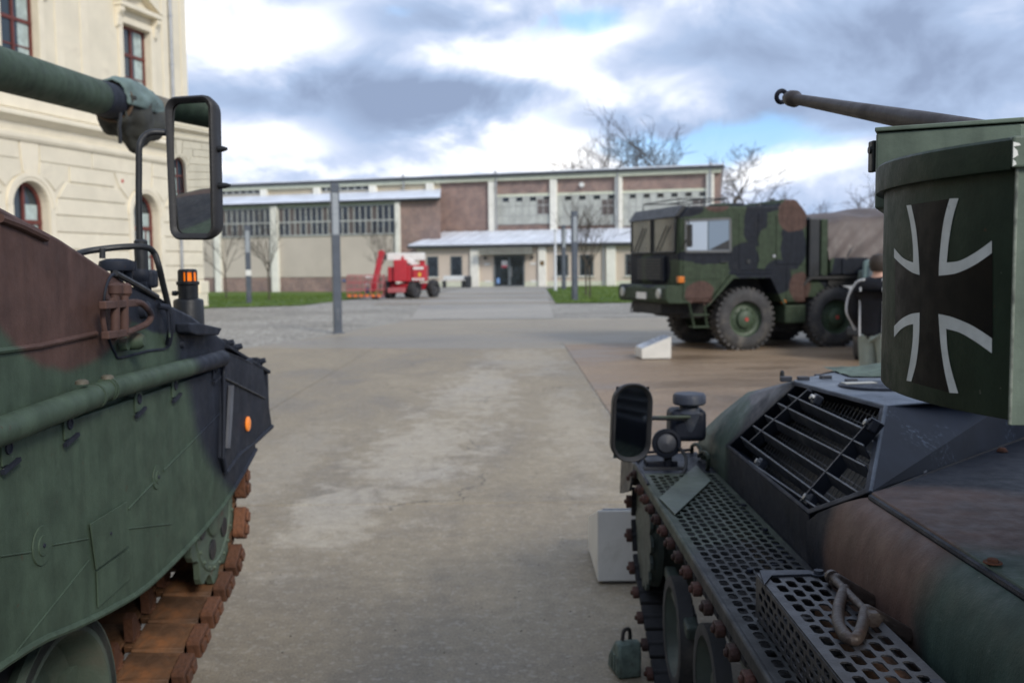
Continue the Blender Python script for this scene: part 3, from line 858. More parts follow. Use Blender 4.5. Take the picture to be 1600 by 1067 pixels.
MB().bar((1.99, -6.12, .8), (1.99, -6.12, 1.6), .04).build('handle', M_zinc, door)
cp = MB()
cp.box((-.55, -7.1, 2.62), (3.95, -6.01, 2.70))
for i in range(28): cp.box((-.5 + i * .163, -6.95, 2.72), (-.5 + i * .163 + .06, -6.85, 3.12))
cp.box((-.55, -6.97, 3.06), (3.95, -6.83, 3.12))
cp.build('canopy', mat('canopy_steel', (.28, .29, .26), .6, .2), hall, smooth=0)
for x_ in (-.25, 3.75): MB().lathe((x_, -6.2, 2.32), (0, 1, 0), [(0, .12), (.15, .14)], 12).build('wall_lamp', M_dark, hall)
for (x_, z_) in ((-.35, 1.75), (3.55, 1.75), (-.3, .35), (3.6, .35)):
    MB().box((x_, -6.05, z_), (x_ + .5, -6.003, z_ + .16)).build('wall_plate', mat('white_plate', (.7, .7, .68), .5, var=0), hall, smooth=0)
em = MB().prism([(4.45, -6.27, 1.75), (4.62, -6.27, 1.62), (4.79, -6.27, 1.75), (4.79, -6.27, 2.05), (4.45, -6.27, 2.05)], (0, .019, 0)).build('emblem', mat('bronze_plaque', (.16, .11, .05), .5), hall, smooth=0)
mb = MB(); mb.tube([(9.62, -6.12, 0), (9.62, -6.12, 3.3)], .07, 10); mb.build('downpipe', M_zinc, hall)
for x_ in (-9.9, -1.15 + .0, 9.55, 17.2):
    mb = MB(); mb.tube([(x_, -.45, 4.8 if x_ > -6 else 8.5), (x_, -.45, 9.3), (x_, -.58, 9.9)], .08, 10); mb.build('downpipe', M_zinc, hall)
MB().lathe((6.4, -.2, 8.45), (0, 1, 0), [(-.12, .05), (-.1, .2), (.2, .22)], 14).build('wall_lamp', mat('white_plate', (.7, .7, .68), .5, var=0), hall)
MB().bar((-1.5, -.02, 9.7), (-1.5, -.02, 12), .04).build('mast', M_zinc, hall)
ORG = None

# ================================================================ TREES
M_bark = mat('grey_brown_bark', (.075, .062, .05), .95, var=.3, vscale=4)
M_twig = mat('brown_twigs', (.060, .050, .042), .95, var=.25, vscale=2)


def grow(mb, tw, p, d, L, r, depth, rr, spread=.5, kink=.22, up=.12, minr=.012, kids=(2, 4)):
    pts = [Vector(p)]; rad = [r]; nseg = 4
    dd = Vector(d).normalized(); q = Vector(p)
    for i in range(nseg):
        dd = (dd + Vector((rr.uniform(-kink, kink), rr.uniform(-kink, kink), rr.uniform(-kink, kink) + up * .3))).normalized()
        q = q + dd * L / nseg; pts.append(q.copy()); rad.append(max(minr, r * (1 - .42 * (i + 1) / nseg)))
    (mb if depth > 1 else tw).tube(pts, rad, 6 if depth > 2 else 4 if depth > 0 else 3, cap=False)
    if depth <= 0: return
    k = rr.randint(*kids)
    for i in range(k + 1):
        t = rr.uniform(.35, 1.0) if i < k else 1.0
        idx = min(int(t * nseg), nseg); b = pts[idx]
        a = rr.uniform(0, 6.28); s_ = spread * rr.uniform(.6, 1.3)
        side = Vector((math.cos(a), math.sin(a), 0)); side = (side - dd * side.dot(dd)).normalized()
        nd = (dd * math.cos(s_) + side * math.sin(s_) + Vector((0, 0, up))).normalized()
        grow(mb, tw, b, nd, L * rr.uniform(.58, .82), rad[idx] * .62, depth - 1, rr, spread, kink, up, minr, kids)


def tree(label, base, H, seed, trunk=.35, th=.3, spread=.55, depth=5, group=None, name='bare_tree', lean=(0, 0), kids=(2, 4), up=.12, kink=.22):
    rr = random.Random(seed)
    t = thing(name, label, 'tree', base, group=group)
    mb = MB(); tw = MB()
    b = Vector(base) - Vector((0, 0, .3)); top = b + Vector((lean[0], lean[1], H * th))
    mb.tube([b, b + (top - b) * .4 + Vector((.03, 0, 0)), top], [trunk * 1.25, trunk, trunk * .85], 9, cap=False)
    n0 = 3 if depth > 4 else 3
    for i in range(n0 + 1):
        a = i * 6.28 / n0 + rr.uniform(-.5, .5); s_ = spread * rr.uniform(.7, 1.1) if i < n0 else .12
        nd = Vector((math.cos(a) * math.sin(s_), math.sin(a) * math.sin(s_), math.cos(s_)))
        grow(mb, tw, top - Vector((0, 0, rr.uniform(0, H * th * .15))), nd, H * .30, trunk * .6, depth - 1, rr, spread, kink, up, kids=kids, minr=.020 if H > 12 else .006)
    mb.build('trunk', M_bark, t)
    tw.build('crown', M_twig, t, smooth=0)
    return t


GT = 'bare trees beyond the hall'
for (px, pyt, Y, sd_, th_, lab, kw) in (
        (912, 238, 120, 3, .42, 'low rounded bare tree behind the hall roof, farthest left', dict(spread=.8)),
        (972, 208, 118, 11, .45, 'small bare tree behind the hall roof beside the tallest one', dict(spread=.6)),
        (1036, 188, 112, 5, .50, 'bare tree with a clumped top above the hall roof', dict(spread=.42)),
        (1118, 200, 116, 24, .30, 'broadest bare tree with long branches at the hall corner', dict(spread=.8, trunk=.42)),
        (1160, 250, 106, 8, .35, 'bare tree right of the hall corner, over the truck cab', dict(spread=.7, trunk=.4)),
        (1368, 262, 120, 31, .35, 'bare tree above the tarpaulin, beside the green turret box', dict(spread=.7))):
    q = aY(px, 300, Y); zt = aY(px, pyt, Y).z
    tree(lab, (q.x, Y, -.3), (zt + .3) * (.90 if px == 1036 else 1.0 if px > 1100 else 1.08), sd_, kw.get('trunk', .36), th_, kw.get('spread', .6), 6 if px == 1118 else 5, GT, kids=(1, 3) if px == 1118 else (2, 2), up=.08, kink=.28)
GY = 'young bare trees on the lawns'
for (px, pyb, pyt, sd_, lab, nm) in (
        (353, 464, 325, 41, 'young bare tree on the left lawn by the first pale column', 0),
        (420, 470, 318, 42, 'young bare tree on the left lawn beside the short light column', 0),
        (594, 460, 335, 43, 'young bare tree behind the red boom lift', 0),
        (915, 464, 285, 44, 'young bare tree on the right lawn before the annex windows', 0),
        (921, 468, 300, 45, 'slim leaning bare tree on the right lawn beside its twin', 0)):
    b = aZ(px, pyb, -.05)
    if b.y > 62: b = aY(px, pyb, 62)
    b.z = gz(b.x, b.y)
    H = aY(px, pyt, b.y).z
    tree(lab, tuple(b), H, sd_, .045, .36, .55, 4, GY, 'young_tree', kids=(2, 3), up=.16, kink=.2)

# ================================================================ LIGHT COLUMNS, FLAGPOLE, BENCH, BIN
M_post = mat('blue_grey_steel', (.085, .10, .125), .45, .4, var=.12)
M_lens = mat('frosted_light_tube', (.30, .33, .36), .3, var=.08)
for (px, pyb, pyt, wpx, lab) in ((528, 521, 287, 12.5, 'tall square light column at the kerb of the cobbled strip'), (389.5, 475, 353, 8, 'light column with a white sticker on the left lawn'),
                                 (898, 470, 330, 8, 'light column on the right lawn before the young trees'), (881, 453, 352, 5.5, 'thin far light column beside the white flagpole')):
    b = aZ(px, pyb); Y = b.y; H = aY(px, pyt, Y).z; wd = wpx / FPX * Y
    t = thing('light_column', lab, 'light column', (b.x, b.y, gz(b.x, b.y)), rz=.3, group='slim square light columns', local=True)
    h2 = wd / 2; zt = H - gz(b.x, b.y)
    MB().box((-h2, -h2, -.2), (h2, h2, zt * .66)).build('shaft', M_post, t, smooth=0, bevel=.012)
    MB().box((-h2 * .86, -h2 * .86, zt * .66), (h2 * .86, h2 * .86, zt * .94)).build('lens', M_lens, t, smooth=0, bevel=.01)
    for sx in (-1, 1):
        MB().box((sx * h2 * .88 - .012, -h2, zt * .66), (sx * h2 * .88 + .012, h2 * 1., zt * .95)).build('rail', M_post, t, smooth=0)
    MB().box((-h2, -h2, zt * .94), (h2, h2, zt)).build('cap', M_post, t, smooth=0, bevel=.01)
    MB().box((-h2 * 1.5, -h2 * 1.5, 0), (h2 * 1.5, h2 * 1.5, .03)).build('base_plate', M_post, t, smooth=0, bevel=.005)
    MB().box((-h2 * .3, -h2 - .004, .35), (h2 * .3, -h2 - .001, .65)).build('service_door', mat('grey_door', (.11, .125, .15), .5), t, smooth=0)
    if px == 389.5: MB().box((-h2 * 1.02, -h2 * 1.06, 1.35), (h2 * 1.02, -h2 * 1.01, 1.62)).build('sticker', mat('white_plate', (.7, .7, .68), .5, var=0), t, smooth=0)
b = aZ(868, 455); t = thing('flagpole', 'bare white flagpole at the near edge of the annex wall', 'flagpole', tuple(b))
H = aY(868, 362, b.y).z
mb = MB(); mb.tube([b, b + Vector((0, 0, H))], [.09, .07], 12); mb.build('pole', mat('white_pole', (.65, .67, .70), .4, var=.05), t)
MB().lathe(b + Vector((0, 0, H)), (0, 0, 1), [(0, .07), (.03, .12), (.1, .11), (.16, .03)], 12).build('finial', M_zinc, t)
MB().lathe(b, (0, 0, 1), [(0, .16), (.08, .16), (.1, .1)], 12).build('base', M_zinc, t)

b = aY(709, 448, 78.5)
t = thing('bench', 'long pale bench against the annex wall left of the door', 'bench', (b.x, b.y, 0), -ha, local=True)
for i in range(3): MB().box((-1.0, -.35 + i * .22, .56), (1.0, -.17 + i * .22, .62)).build('seat_plank', mat('white_bench', (.62, .63, .62), .5, var=.06), t, smooth=0, bevel=.01)
MB().box((-1.0, .30, .66), (1.0, .34, .95)).build('backrest', mat('white_bench', (.62, .63, .62), .5), t, smooth=0, bevel=.01)
for x_ in (-.8, .8):
    MB().box((x_ - .07, -.25, 0), (x_ + .07, .28, .56)).build('leg', M_dark, t, smooth=0, bevel=.01)
    MB().bar((x_, .28, .5), (x_, .36, .9), .05).build('back_bracket', M_dark, t, smooth=0)
b = aY(731.5, 449, 78.3)
t = thing('litter_bin', 'dark upright litter bin at the end of the bench', 'bin', (b.x, b.y, 0), -ha, local=True)
MB().box((-.22, -.22, .06), (.22, .22, .82)).build('body', M_dark, t, smooth=0, bevel=.03)
MB().box((-.25, -.25, .84), (.25, .25, .92)).build('lid', M_post, t, smooth=0, bevel=.03)
MB().box((-.15, -.15, 0), (.15, .15, .07)).build('foot', M_post, t, smooth=0)

# ================================================================ INFO WEDGES
M_wh = mat('white_lacquer_steel', (.60, .585, .54), .5, var=.07, vscale=3, bump=.05, dirt=((.40, .38, .33), 3, .58, .85))
M_panel = mat('blue_grey_info_panel', (.33, .37, .44), .25, var=.06)


def wedge(label, org, rz, L, D, hl, hr):
    """block with slanted top: height hl at x=0 rising to hr at x=L"""
    t = thing('info_wedge', label, 'sign', org, rz, 'white slanted information blocks', local=True)
    MB().prism([(0, 0, .015), (L, 0, .015), (L, 0, hr), (0, 0, hl)], (0, D, 0)).build('body', M_wh, t, smooth=0, bevel=.008)
    dx = L; dz = hr - hl; ln = math.hypot(dx, dz); nx, nz = -dz / ln, dx / ln
    p0 = (.02 * L + nx * .003, .03, hl + .02 * dz + nz * .003); p1 = (.98 * L + nx * .003, .03, hl + .98 * dz + nz * .003)
    MB().prism([p0, p1, (p1[0], D - .03, p1[2]), (p0[0], D - .03, p0[2])], (nx * .006, 0, nz * .006)).build('info_panel', M_panel, t, smooth=0)
    MB().box((.03, .03, .0), (L - .03, D - .03, .014)).build('foot', M_dark, t, smooth=0)
    return t


wedge('white slanted information block in front of the camouflage truck', (2.30, 17.6, .012), .06, .53, .62, .19, .40)
# the second one is turned so that its high side faces the camera
wedge('white slanted information block beside the front of the small tracked vehicle', (.44, 5.16 + .62, .012), -math.pi / 2, .62, .62, .21, .40)

# ================================================================ CAMOUFLAGE COLOURS
CG = (.036, .052, .033)      # bronze green
CB = (.072, .044, .037)      # leather brown
CK = (.011, .014, .021)      # tar black
M_rub = mat('tyre_rubber', (.045, .045, .047), .85, var=.25, vscale=6, bump=.3, bscale=40, dirt=((.16, .145, .125), 2.2, .48, .8))
M_blk = mat('black_paint', (.014, .016, .019), .5, var=.25, bump=.1)
M_under = mat('dark_chassis', (.022, .022, .022), .8, var=.3)
M_amber = mat('amber_lens', (.50, .14, .01), .3, var=.1)
M_mirror = bpy.data.materials.new('mirror_glass'); M_mirror.use_nodes = True
p = M_mirror.node_tree.nodes['Principled BSDF']; p.inputs['Metallic'].default_value = 1; p.inputs['Roughness'].default_value = .02; p.inputs['Base Color'].default_value = (.78, .80, .80, 1)


def camo_noise(name, scale=.8, seed=0.0, rough=.6):
    m = bpy.data.materials.new(name); m.use_nodes = True
    n = NT(m.node_tree); p = n.n['Principled BSDF']
    tc = n.new('ShaderNodeTexCoord').outputs['Object']
    a = n.noise(n.mapping(tc, (1, 1, 1), (seed, 3 + seed, 1)), scale, 1.5, .4, .6)
    b = n.noise(n.mapping(tc, (1, 1, 1), (7 + seed, 1, 4)), scale * 1.05, 1.5, .4, .6)
    c = n.mix(n.ss(a, .515, .535), (*CG, 1), (*CK, 1))
    c = n.mix(n.ss(b, .575, .595), c, (*CB, 1))
    c = n.mix(1.0, c, n.mix(n.ss(n.noise(tc, 6, 7, .65), .25, .75), (.8, .8, .8, 1), (1.25, 1.25, 1.25, 1)), 'MULTIPLY')
    c = n.mix(n.ss(n.noise(tc, 1.6, 8, .7), .55, .9, 0, .25), c, (.17, .16, .14, 1))
    n.put(p.inputs['Base Color'], c); p.inputs['Roughness'].default_value = rough
    return m


# ================================================================ TRUCK
ts = R(15); TT = (math.cos(ts), math.sin(ts)); TO = (4.53 - 1.4 * TT[0], 19.3 - 1.4 * TT[1])
truck = thing('army_truck', 'large four axle camouflage army truck with tarpaulin parked on the brown concrete', 'truck', (TO[0], TO[1], .012), ts, local=True)
M_tc = camo('truck_camouflage', CG, [
    (1.60, 0, 2.45, .26, 2, .46, CK), (1.78, 0, 2.80, .36, 2, .14, CK), (1.35, 0, 1.75, .32, 2, .36, CK), (2.42, 0, 2.0, .28, 2, .46, CK), (2.1, 0, 1.42, .32, 2, .34, CK),
    (.55, 0, 1.83, .66, 2, .13, CK), (.15, 0, 2.74, .36, 2, .18, CK), (.80, 0, 2.80, .27, 2, .13, CB), (2.42, 0, 2.62, .34, 2, .34, CB), (1.93, 0, 2.12, .27, 2, .24, CG), (.42, 0, 1.12, .30, 1.2, .22, CB), (2.62, 0, 1.2, .28, 2, .32, CB), (1.55, 0, 1.5, .5, 1, .10, CK),
    (-.1, .9, 1.6, .3, .55, .45, CK), (-.1, 2.1, 1.6, .3, .45, .5, CK), (-.25, 1.6, 1.1, .3, .5, .12, CG), (3.6, 0, 1.55, .6, 2, .5, CK), (3.12, 0, 1.8, .2, 3, .4, CG)],
    warp=.10, wscale=2.4, soft=.05, bump=0.0, wear=False, scr=.4)
prof = [(.0, 1.28), (.0, 1.86), (.02, 2.56), (.18, 2.77), (2.10, 2.80), (2.17, 2.92), (2.50, 2.92), (2.73, 2.66), (2.73, .90), (2.22, .90), (1.94, 1.44), (1.10, 1.44), (.62, .92), (.30, .94), (.06, 1.10)]
MB().prism([(x, 0, z) for x, z in prof], (0, 2.48, 0)).build('cab', M_tc, truck, smooth=30, bevel=.05, bseg=3)
# front: windscreens, grille, bumper
M_tglass = glassmat('truck_glass', (.06, .07, .068), .06)
for y0, y1 in ((.12, 1.20), (1.28, 2.36)):
    fr = MB()
    for a, b_, c1, d1 in ((y0, y0 + .035, 1.90, 2.60), (y1 - .035, y1, 1.90, 2.60), (y0, y1, 1.90, 1.935), (y0, y1, 2.565, 2.60)):
        fr.box((-.035, a, c1), (.03, b_, d1))
    f_ = fr.build('windscreen_frame', M_blk, truck, smooth=0, bevel=.01)
    MB().box((-.012, y0 + .03, 1.93), (.03, y1 - .03, 2.57)).build('pane', M_tglass, f_, smooth=0)
    MB().bar((-.05, (y0 + y1) / 2 + .3, 1.94), (-.05, (y0 + y1) / 2 - .2, 2.42), .02).build('wiper', M_blk, f_, smooth=0)
MB().prism([(-.06, .05, 2.58), (.02, .05, 2.58), (.2, .05, 2.78), (.1, .05, 2.80)], (0, 2.38, 0)).build('sun_visor', M_blk, truck, smooth=0, bevel=.01)
MB().box((-.07, .55, 1.34), (-.001, 1.95, 1.84)).build('grille_panel', M_tc, truck, smooth=0, bevel=.02)
for i in range(7): MB().box((-.085, .65, 1.40 + i * .06), (-.071, 1.85, 1.43 + i * .06)).build('grille_slat', M_blk, truck, smooth=0)
bp = MB().prism([(-.22, 0, 1.28), (-.26, 0, 1.22), (-.26, 0, 1.0), (-.20, 0, .93), (.30, 0, .93), (.30, 0, 1.08), (.04, 0, 1.28)], (0, 2.5, 0)).build('bumper', M_tc, truck, smooth=30, bevel=.02)
MB().box((-.275, .95, 1.0), (-.262, 1.45, 1.13)).build('number_plate', mat('white_plate', (.7, .7, .68), .5, var=0), bp, smooth=0)
for y_ in (.30, 2.18):
    MB().lathe((-.262, y_, 1.12), (-1, 0, 0), [(0, .10), (.03, .10), (.045, .085)], 16).build('headlight', mat('lamp_glass', (.35, .36, .34), .15, var=0), bp)
MB().box((-.02, -.045, 1.33), (.10, .06, 1.45)).build('marker_lamp', M_amber, truck, smooth=0, bevel=.01)
MB().lathe((2.22, -.001, .93), (0, -1, 0), [(0, .05), (.03, .045), (.04, .02)], 14).build('marker_lamp', M_amber, truck)
# side door with window
dp = MB().prism([(.08, -.018, 1.02), (.08, -.018, 2.60), (1.12, -.018, 2.60), (1.12, -.018, 1.75), (.66, -.018, 1.02)], (0, .019, 0)).build('door', M_tc, truck, smooth=0, bevel=.008, bseg=1)
fr = MB(); wp = [(.13, 1.92), (.13, 2.5), (1.05, 2.54), (1.06, 1.92)]
for i in range(4):
    a = wp[i]; b_ = wp[(i + 1) % 4]; fr.bar((a[0], -.026, a[1]), (b_[0], -.026, b_[1]), .045, .02, (0, 1, 0))
fr.build('window_frame', mat('grey_rubber_seal', (.10, .105, .11), .6), dp, smooth=0)
MB().box((.14, -.028, 1.94), (.58, -.0185, 2.50)).build('pane', glassmat('sky_reflection_glass', (.36, .42, .50), .10), dp, smooth=0)  # pale glass colour stands in for the reflected sky
MB().box((.60, -.028, 1.94), (1.04, -.0185, 2.52)).build('pane', glassmat('blue_reflection_glass', (.17, .22, .28), .08), dp, smooth=0)  # bluer half of the sky reflection, put into the glass colour
MB().prism([(.62, -.031, 1.95), (1.03, -.031, 1.95), (1.03, -.031, 2.14)], (0, .002, 0)).build('pane_dark_reflection', M_blk, dp, smooth=0)  # black wedge painted over the pane as the dark part of the reflection
MB().bar((.85, -.04, 1.72), (1.0, -.04, 1.72), .025).build('handle', M_blk, dp, smooth=0)
for pl in ([(.12, 1.40), (.85, 1.40)], [(.12, 1.86), (1.1, 1.86)]):
    MB().bar((pl[0][0], -.022, pl[0][1]), (pl[1][0], -.022, pl[1][1]), .012, .012).build('door_rib', M_tc, dp, smooth=0)
# rear cab panels
for (x0, x1, z0, z1) in ((1.25, 1.62, 1.55, 2.64), (1.66, 2.0, 1.55, 2.64), (2.05, 2.66, 1.66, 2.60), (2.28, 2.66, .98, 1.60)):
    MB().box((x0, -.012, z0), (x1, .002, z1)).build('side_panel', M_tc, truck, smooth=0, bevel=.006, bseg=1)
MB().lathe((1.45, -.012, 1.72), (0, -1, 0), [(0, .05), (.02, .045)], 12).build('filler_cap', M_blk, truck)
MB().lathe((2.0, -.012, 1.82), (0, -1, 0), [(0, .03), (.02, .03)], 10).build('lock', M_zinc, truck)
# wheel arch flare
MB().prism([(.55, -.05, .86), (.62, -.05, .90), (1.12, -.05, 1.40), (1.92, -.05, 1.40), (2.20, -.05, .88), (2.26, -.05, .88), (1.97, -.05, 1.47), (1.07, -.05, 1.47)], (0, .05, 0)).build('arch_lip', M_tc, truck, smooth=0)
# mirror, roof rail, hatch
mb = MB(); mb.tube([(.0, -.02, 2.55), (.08, -.26, 2.5), (.08, -.28, 2.2), (.02, -.02, 1.95)], .014, 8); mm = mb.build('mirror_arm', M_blk, truck)
MB().box((.06, -.36, 2.0), (.12, -.20, 2.42)).build('mirror_head', M_blk, truck, smooth=0, bevel=.02)
mb = MB()
for y_ in (.35, 2.1): mb.tube([(.15, y_, 2.76), (.15, y_, 2.93), (1.2, y_, 2.95), (1.2, y_, 2.78)], .014, 6)
for x_ in (.2, .7, 1.15): mb.tube([(x_, .35, 2.94), (x_, 2.1, 2.94)], .014, 6)
mb.build('roof_rack', M_blk, truck)
MB().lathe((1.6, 1.2, 2.8), (0, 0, 1), [(0, .40), (.06, .40), (.1, .3)], 20).build('roof_hatch', M_tc, truck)
for x_, y_ in ((1.9, .4), (2.3, .6), (2.3, 1.9)): MB().lathe((x_, y_, 2.8 if x_ < 2 else 2.92), (0, 0, 1), [(0, .06), (.05, .05)], 10).build('roof_bolt', M_blk, truck)
# step ladder
mb = MB(); mb.tube([(.20, -.03, .95), (.32, -.03, .45)], .02, 6); mb.tube([(.52, -.03, .92), (.58, -.03, .45)], .02, 6)
for z_ in (.47, .70): mb.box((.26, -.08, z_), (.60, .12, z_ + .03))
mb.build('step_ladder', M_tc, truck)
MB().box((2.28, .02, .50), (2.74, .5, .86)).build('fuel_tank', M_tc, truck, smooth=0, bevel=.03)
MB().box((.3, .6, .62), (9.6, 1.9, .98)).build('chassis_frame', M_under, truck, smooth=0, bevel=.02)
MB().box((-.15, .5, .70), (.4, 2.0, .93)).build('front_crossmember', M_under, truck, smooth=0, bevel=.03)
MB().tube([(-.25, 1.7, .93), (-.30, 1.7, .72), (-.1, 1.7, .7)], .015, 6).build('tow_hook', M_under, truck)
MB().box((1.0, .55, .98), (2.1, 1.95, 1.5)).build('engine_block', M_under, truck, smooth=0)
MB().box((2.3, .5, .3), (4.6, 2.0, .65)).build('gearbox', M_under, truck, smooth=0, bevel=.05)
# black intake box behind the cab
ib = MB().box((2.80, .02, 1.40), (3.04, 2.4, 2.56)).build('intake_box', M_blk, truck, smooth=0, bevel=.03)
MB().box((3.05, .0, 1.42), (3.20, 2.45, 2.54)).build('bulkhead', M_tc, truck, smooth=0, bevel=.02)
MB().box((2.76, .1, 1.0), (3.3, .6, 1.42)).build('battery_box', M_tc, truck, smooth=0, bevel=.02)
# flatbed
MB().box((3.25, -.02, 1.44), (9.8, 2.5, 1.78)).build('load_bed', M_tc, truck, smooth=0, bevel=.02)
for i in range(8): MB().box((3.5 + i * .8, -.05, 1.46), (3.56 + i * .8, -.02, 1.76)).build('bed_post', M_tc, truck, smooth=0)
MB().box((3.25, .05, 1.22), (9.7, 2.4, 1.44)).build('bed_frame', M_under, truck, smooth=0)
# tarpaulin with slanting folds
M_tarp = mat('brown_grey_tarpaulin', (.085, .066, .060), .6, var=.2, vscale=1.6, bump=.25, bscale=25, dirt=((.125, .105, .098), 1.2, .5, .85))
mb = MB(); NX, NY = 90, 30
vs = []; fs = []
for i in range(NX + 1):
    x = 3.22 + 6.5 * i / NX
    for j in range(NY + 1):
        s_ = j / NY
        if s_ < .38:      # near side sheet hanging
            q = s_ / .38; y = .0 + .25 * q ** 1.6; z = 1.74 + (.78) * q
            z += .0
            am = .045 * math.sin(math.pi * min(1, q * 1.0) * .5 + .6)
            ph = (x * 1.0 - z * 1.25)
            f_ = math.sin(ph * 13 + 2 * math.sin(x * 2.1)) * .6 + math.sin(ph * 23 + 1.3) * .3 + math.sin(ph * 37) * .15
            y -= am * f_ * (1 - .55 * q)
        else:
            q = (s_ - .38) / .62; y = .25 + 2.25 * q; z = 2.52 + .16 * math.sin(min(1, q * 1.1) * math.pi) + .02 * math.sin(x * 5 + y * 3)
            if q > .9: z = z - (q - .9) * 7
        z += .12 * sst((x - 3.2) / 1.6) * (s_ if s_ < .38 else .38) / .38 + .015 * math.sin(x * 7)
        vs.append((x, y, z))
for i in range(NX):
    for j in range(NY):
        a = i * (NY + 1) + j; fs.append((a, a + NY + 1, a + NY + 2, a + 1))
fs.append(tuple(range(NY, -1, -1)))
mb.add(vs, fs); mb.build('tarpaulin', M_tarp, truck, smooth=80)
for i in range(5): MB().tube([(3.6 + i * .8, -.05, 1.78), (3.75 + i * .8, -.03, 2.0)], .008, 5).build('lashing', M_blk, truck)

# wheels
def truck_wheel(parent_mats=None):
    R0 = .615
    ty = MB().lathe((0, 0, 0), (0, 1, 0), [(0.03, .34), (.0, .36), (-.02, .45), (.0, .54), (.05, .595), (.10, R0), (.28, R0), (.33, .595), (.38, .54), (.40, .45), (.38, .36), (.35, .34)], 48, cap=False)
    for i in range(34):
        a = i * 2 * math.pi / 34
        u = Vector((math.cos(a), 0, math.sin(a))); tn = Vector((-math.sin(a), 0, math.cos(a)))
        for sd_ in (0, 1):
            y_ = .055 if sd_ == 0 else .325; uu = u; tt_ = tn
            if sd_:
                a2 = a + math.pi / 34; uu = Vector((math.cos(a2), 0, math.sin(a2))); tt_ = Vector((-math.sin(a2), 0, math.cos(a2)))
            ty.obox(uu * (R0 - .012) + Vector((0, y_ + (.05 if sd_ == 0 else -.05), 0)), uu * .028, tt_ * .030, Vector((0, .075, 0)))
    return ty


def rim_mb():
    r_ = MB().lathe((0, 0, 0), (0, 1, 0), [(.03, .345), (.045, .345), (.10, .325), (.12, .27), (.10, .24), (.09, .19), (.05, .17), (.02, .165), (.0, .12), (-.01, .10), (-.01, .0)], 40, cap=False)
    r_.lathe((0, 0, 0), (0, 1, 0), [(.33, .345), (.30, .0)], 24, cap=False)
    for i in range(10):
        a = i * 2 * math.pi / 10
        r_.lathe((math.cos(a) * .215, .075, math.sin(a) * .215), (0, 1, 0), [(0, .018), (.03, .018)], 6)
    return r_


tyM = None
M_rimg = mat('green_rim', (.045, .07, .042), .6, var=.15)
wl = []
for i, (x_, y_) in enumerate(((1.44, 0.02), (3.44, 0.02), (1.44, 2.06), (3.44, 2.06), (7.2, .02), (8.6, .02))):
    far = y_ > 1
    M = Matrix.Translation((x_, y_, .60)) @ Matrix.Rotation(.31 * i, 4, 'Y')
    if i == 0:
        t0 = truck_wheel().build('wheel', M_rub, truck, smooth=35); t0.matrix_local = M
        r0 = rim_mb().build('rim', M_rimg, t0, smooth=30)
        h0 = MB().lathe((0, 0, 0), (0, 1, 0), [(-.012, .0), (-.022, .035), (-.005, .045)], 12).build('hub_cap', mat('red_hub', (.35, .05, .04), .6, var=.1), t0)
    else:
        w_ = inst(t0, truck, M); inst(r0, w_, Matrix()); inst(h0, w_, Matrix())
for x_ in (1.44, 3.44, 7.2, 8.6):
    MB().tube([(x_, .3, .60), (x_, 2.2, .60)], .11, 12).build('axle', M_under, truck)
for x_ in (3.44,):
    MB().prism([(x_ - .85, -.0, 1.15), (x_ - .6, -.0, 1.36), (x_ + .6, 0, 1.36), (x_ + .85, 0, 1.15), (x_ + .85, 0, 1.20), (x_ + .62, 0, 1.42), (x_ - .62, 0, 1.42), (x_ - .87, 0, 1.20)], (0, .5, 0)).build('mudguard', M_under, truck, smooth=0)
ORG = None

# ================================================================ SMALL JEEP BEHIND THE PERSON
M_jg = mat('grey_green_jeep_paint', (.045, .065, .055), .5, var=.12)
jx, jy = 5.76, 16.9
jeep = thing('jeep', 'grey green military jeep with one headlight showing behind the person', 'jeep', (jx, jy, .012), R(-24), local=True)
# local x to the right along the front, y backwards
MB().prism([(0, 0, .55), (0, 0, 1.02), (0, .12, 1.10), (0, 1.2, 1.16), (0, 1.25, 1.55), (0, 3.6, 1.55), (0, 3.6, .55)], (1.7, 0, 0)).build('body', M_jg, jeep, smooth=30, bevel=.05)
MB().prism([(.08, .95, 1.14), (.08, 1.25, 1.72), (.08, 3.5, 1.78), (.08, 3.6, 1.2)], (1.54, 0, 0)).build('canvas_top', mat('teal_canvas', (.10, .145, .14), .8, var=.2), jeep, smooth=20, bevel=.05)
MB().prism([(.2, 1.02, 1.30), (.2, 1.20, 1.64), (.2, 1.18, 1.66), (.2, .98, 1.31)], (1.3, 0, 0)).build('windscreen', M_tglass, jeep, smooth=0)
for x_ in (.17, 1.53):
    hl = MB().lathe((x_, -.01, .88), (0, -1, 0), [(0, .12), (.05, .12), (.06, .10)], 18).build('headlight', mat('lamp_glass', (.35, .36, .34), .15, var=0), jeep)
    MB().box((x_ - .17, -.04, .72), (x_ + .17, 0, 1.04)).build('headlight_frame', M_blk, jeep, smooth=0, bevel=.015)
for x_ in (.12, 1.58): MB().box((x_ - .05, -.03, 1.12), (x_ + .05, .03, 1.24)).build('marker_lamp', M_amber, jeep, smooth=0, bevel=.01)
for i in range(9): MB().box((.48 + i * .09, -.02, .70), (.51 + i * .09, -.001, 1.02)).build('grille_slat', M_blk, jeep, smooth=0)
MB().box((-.05, -.16, .45), (1.75, -.04, .60)).build('bumper', M_blk, jeep, smooth=0, bevel=.02)
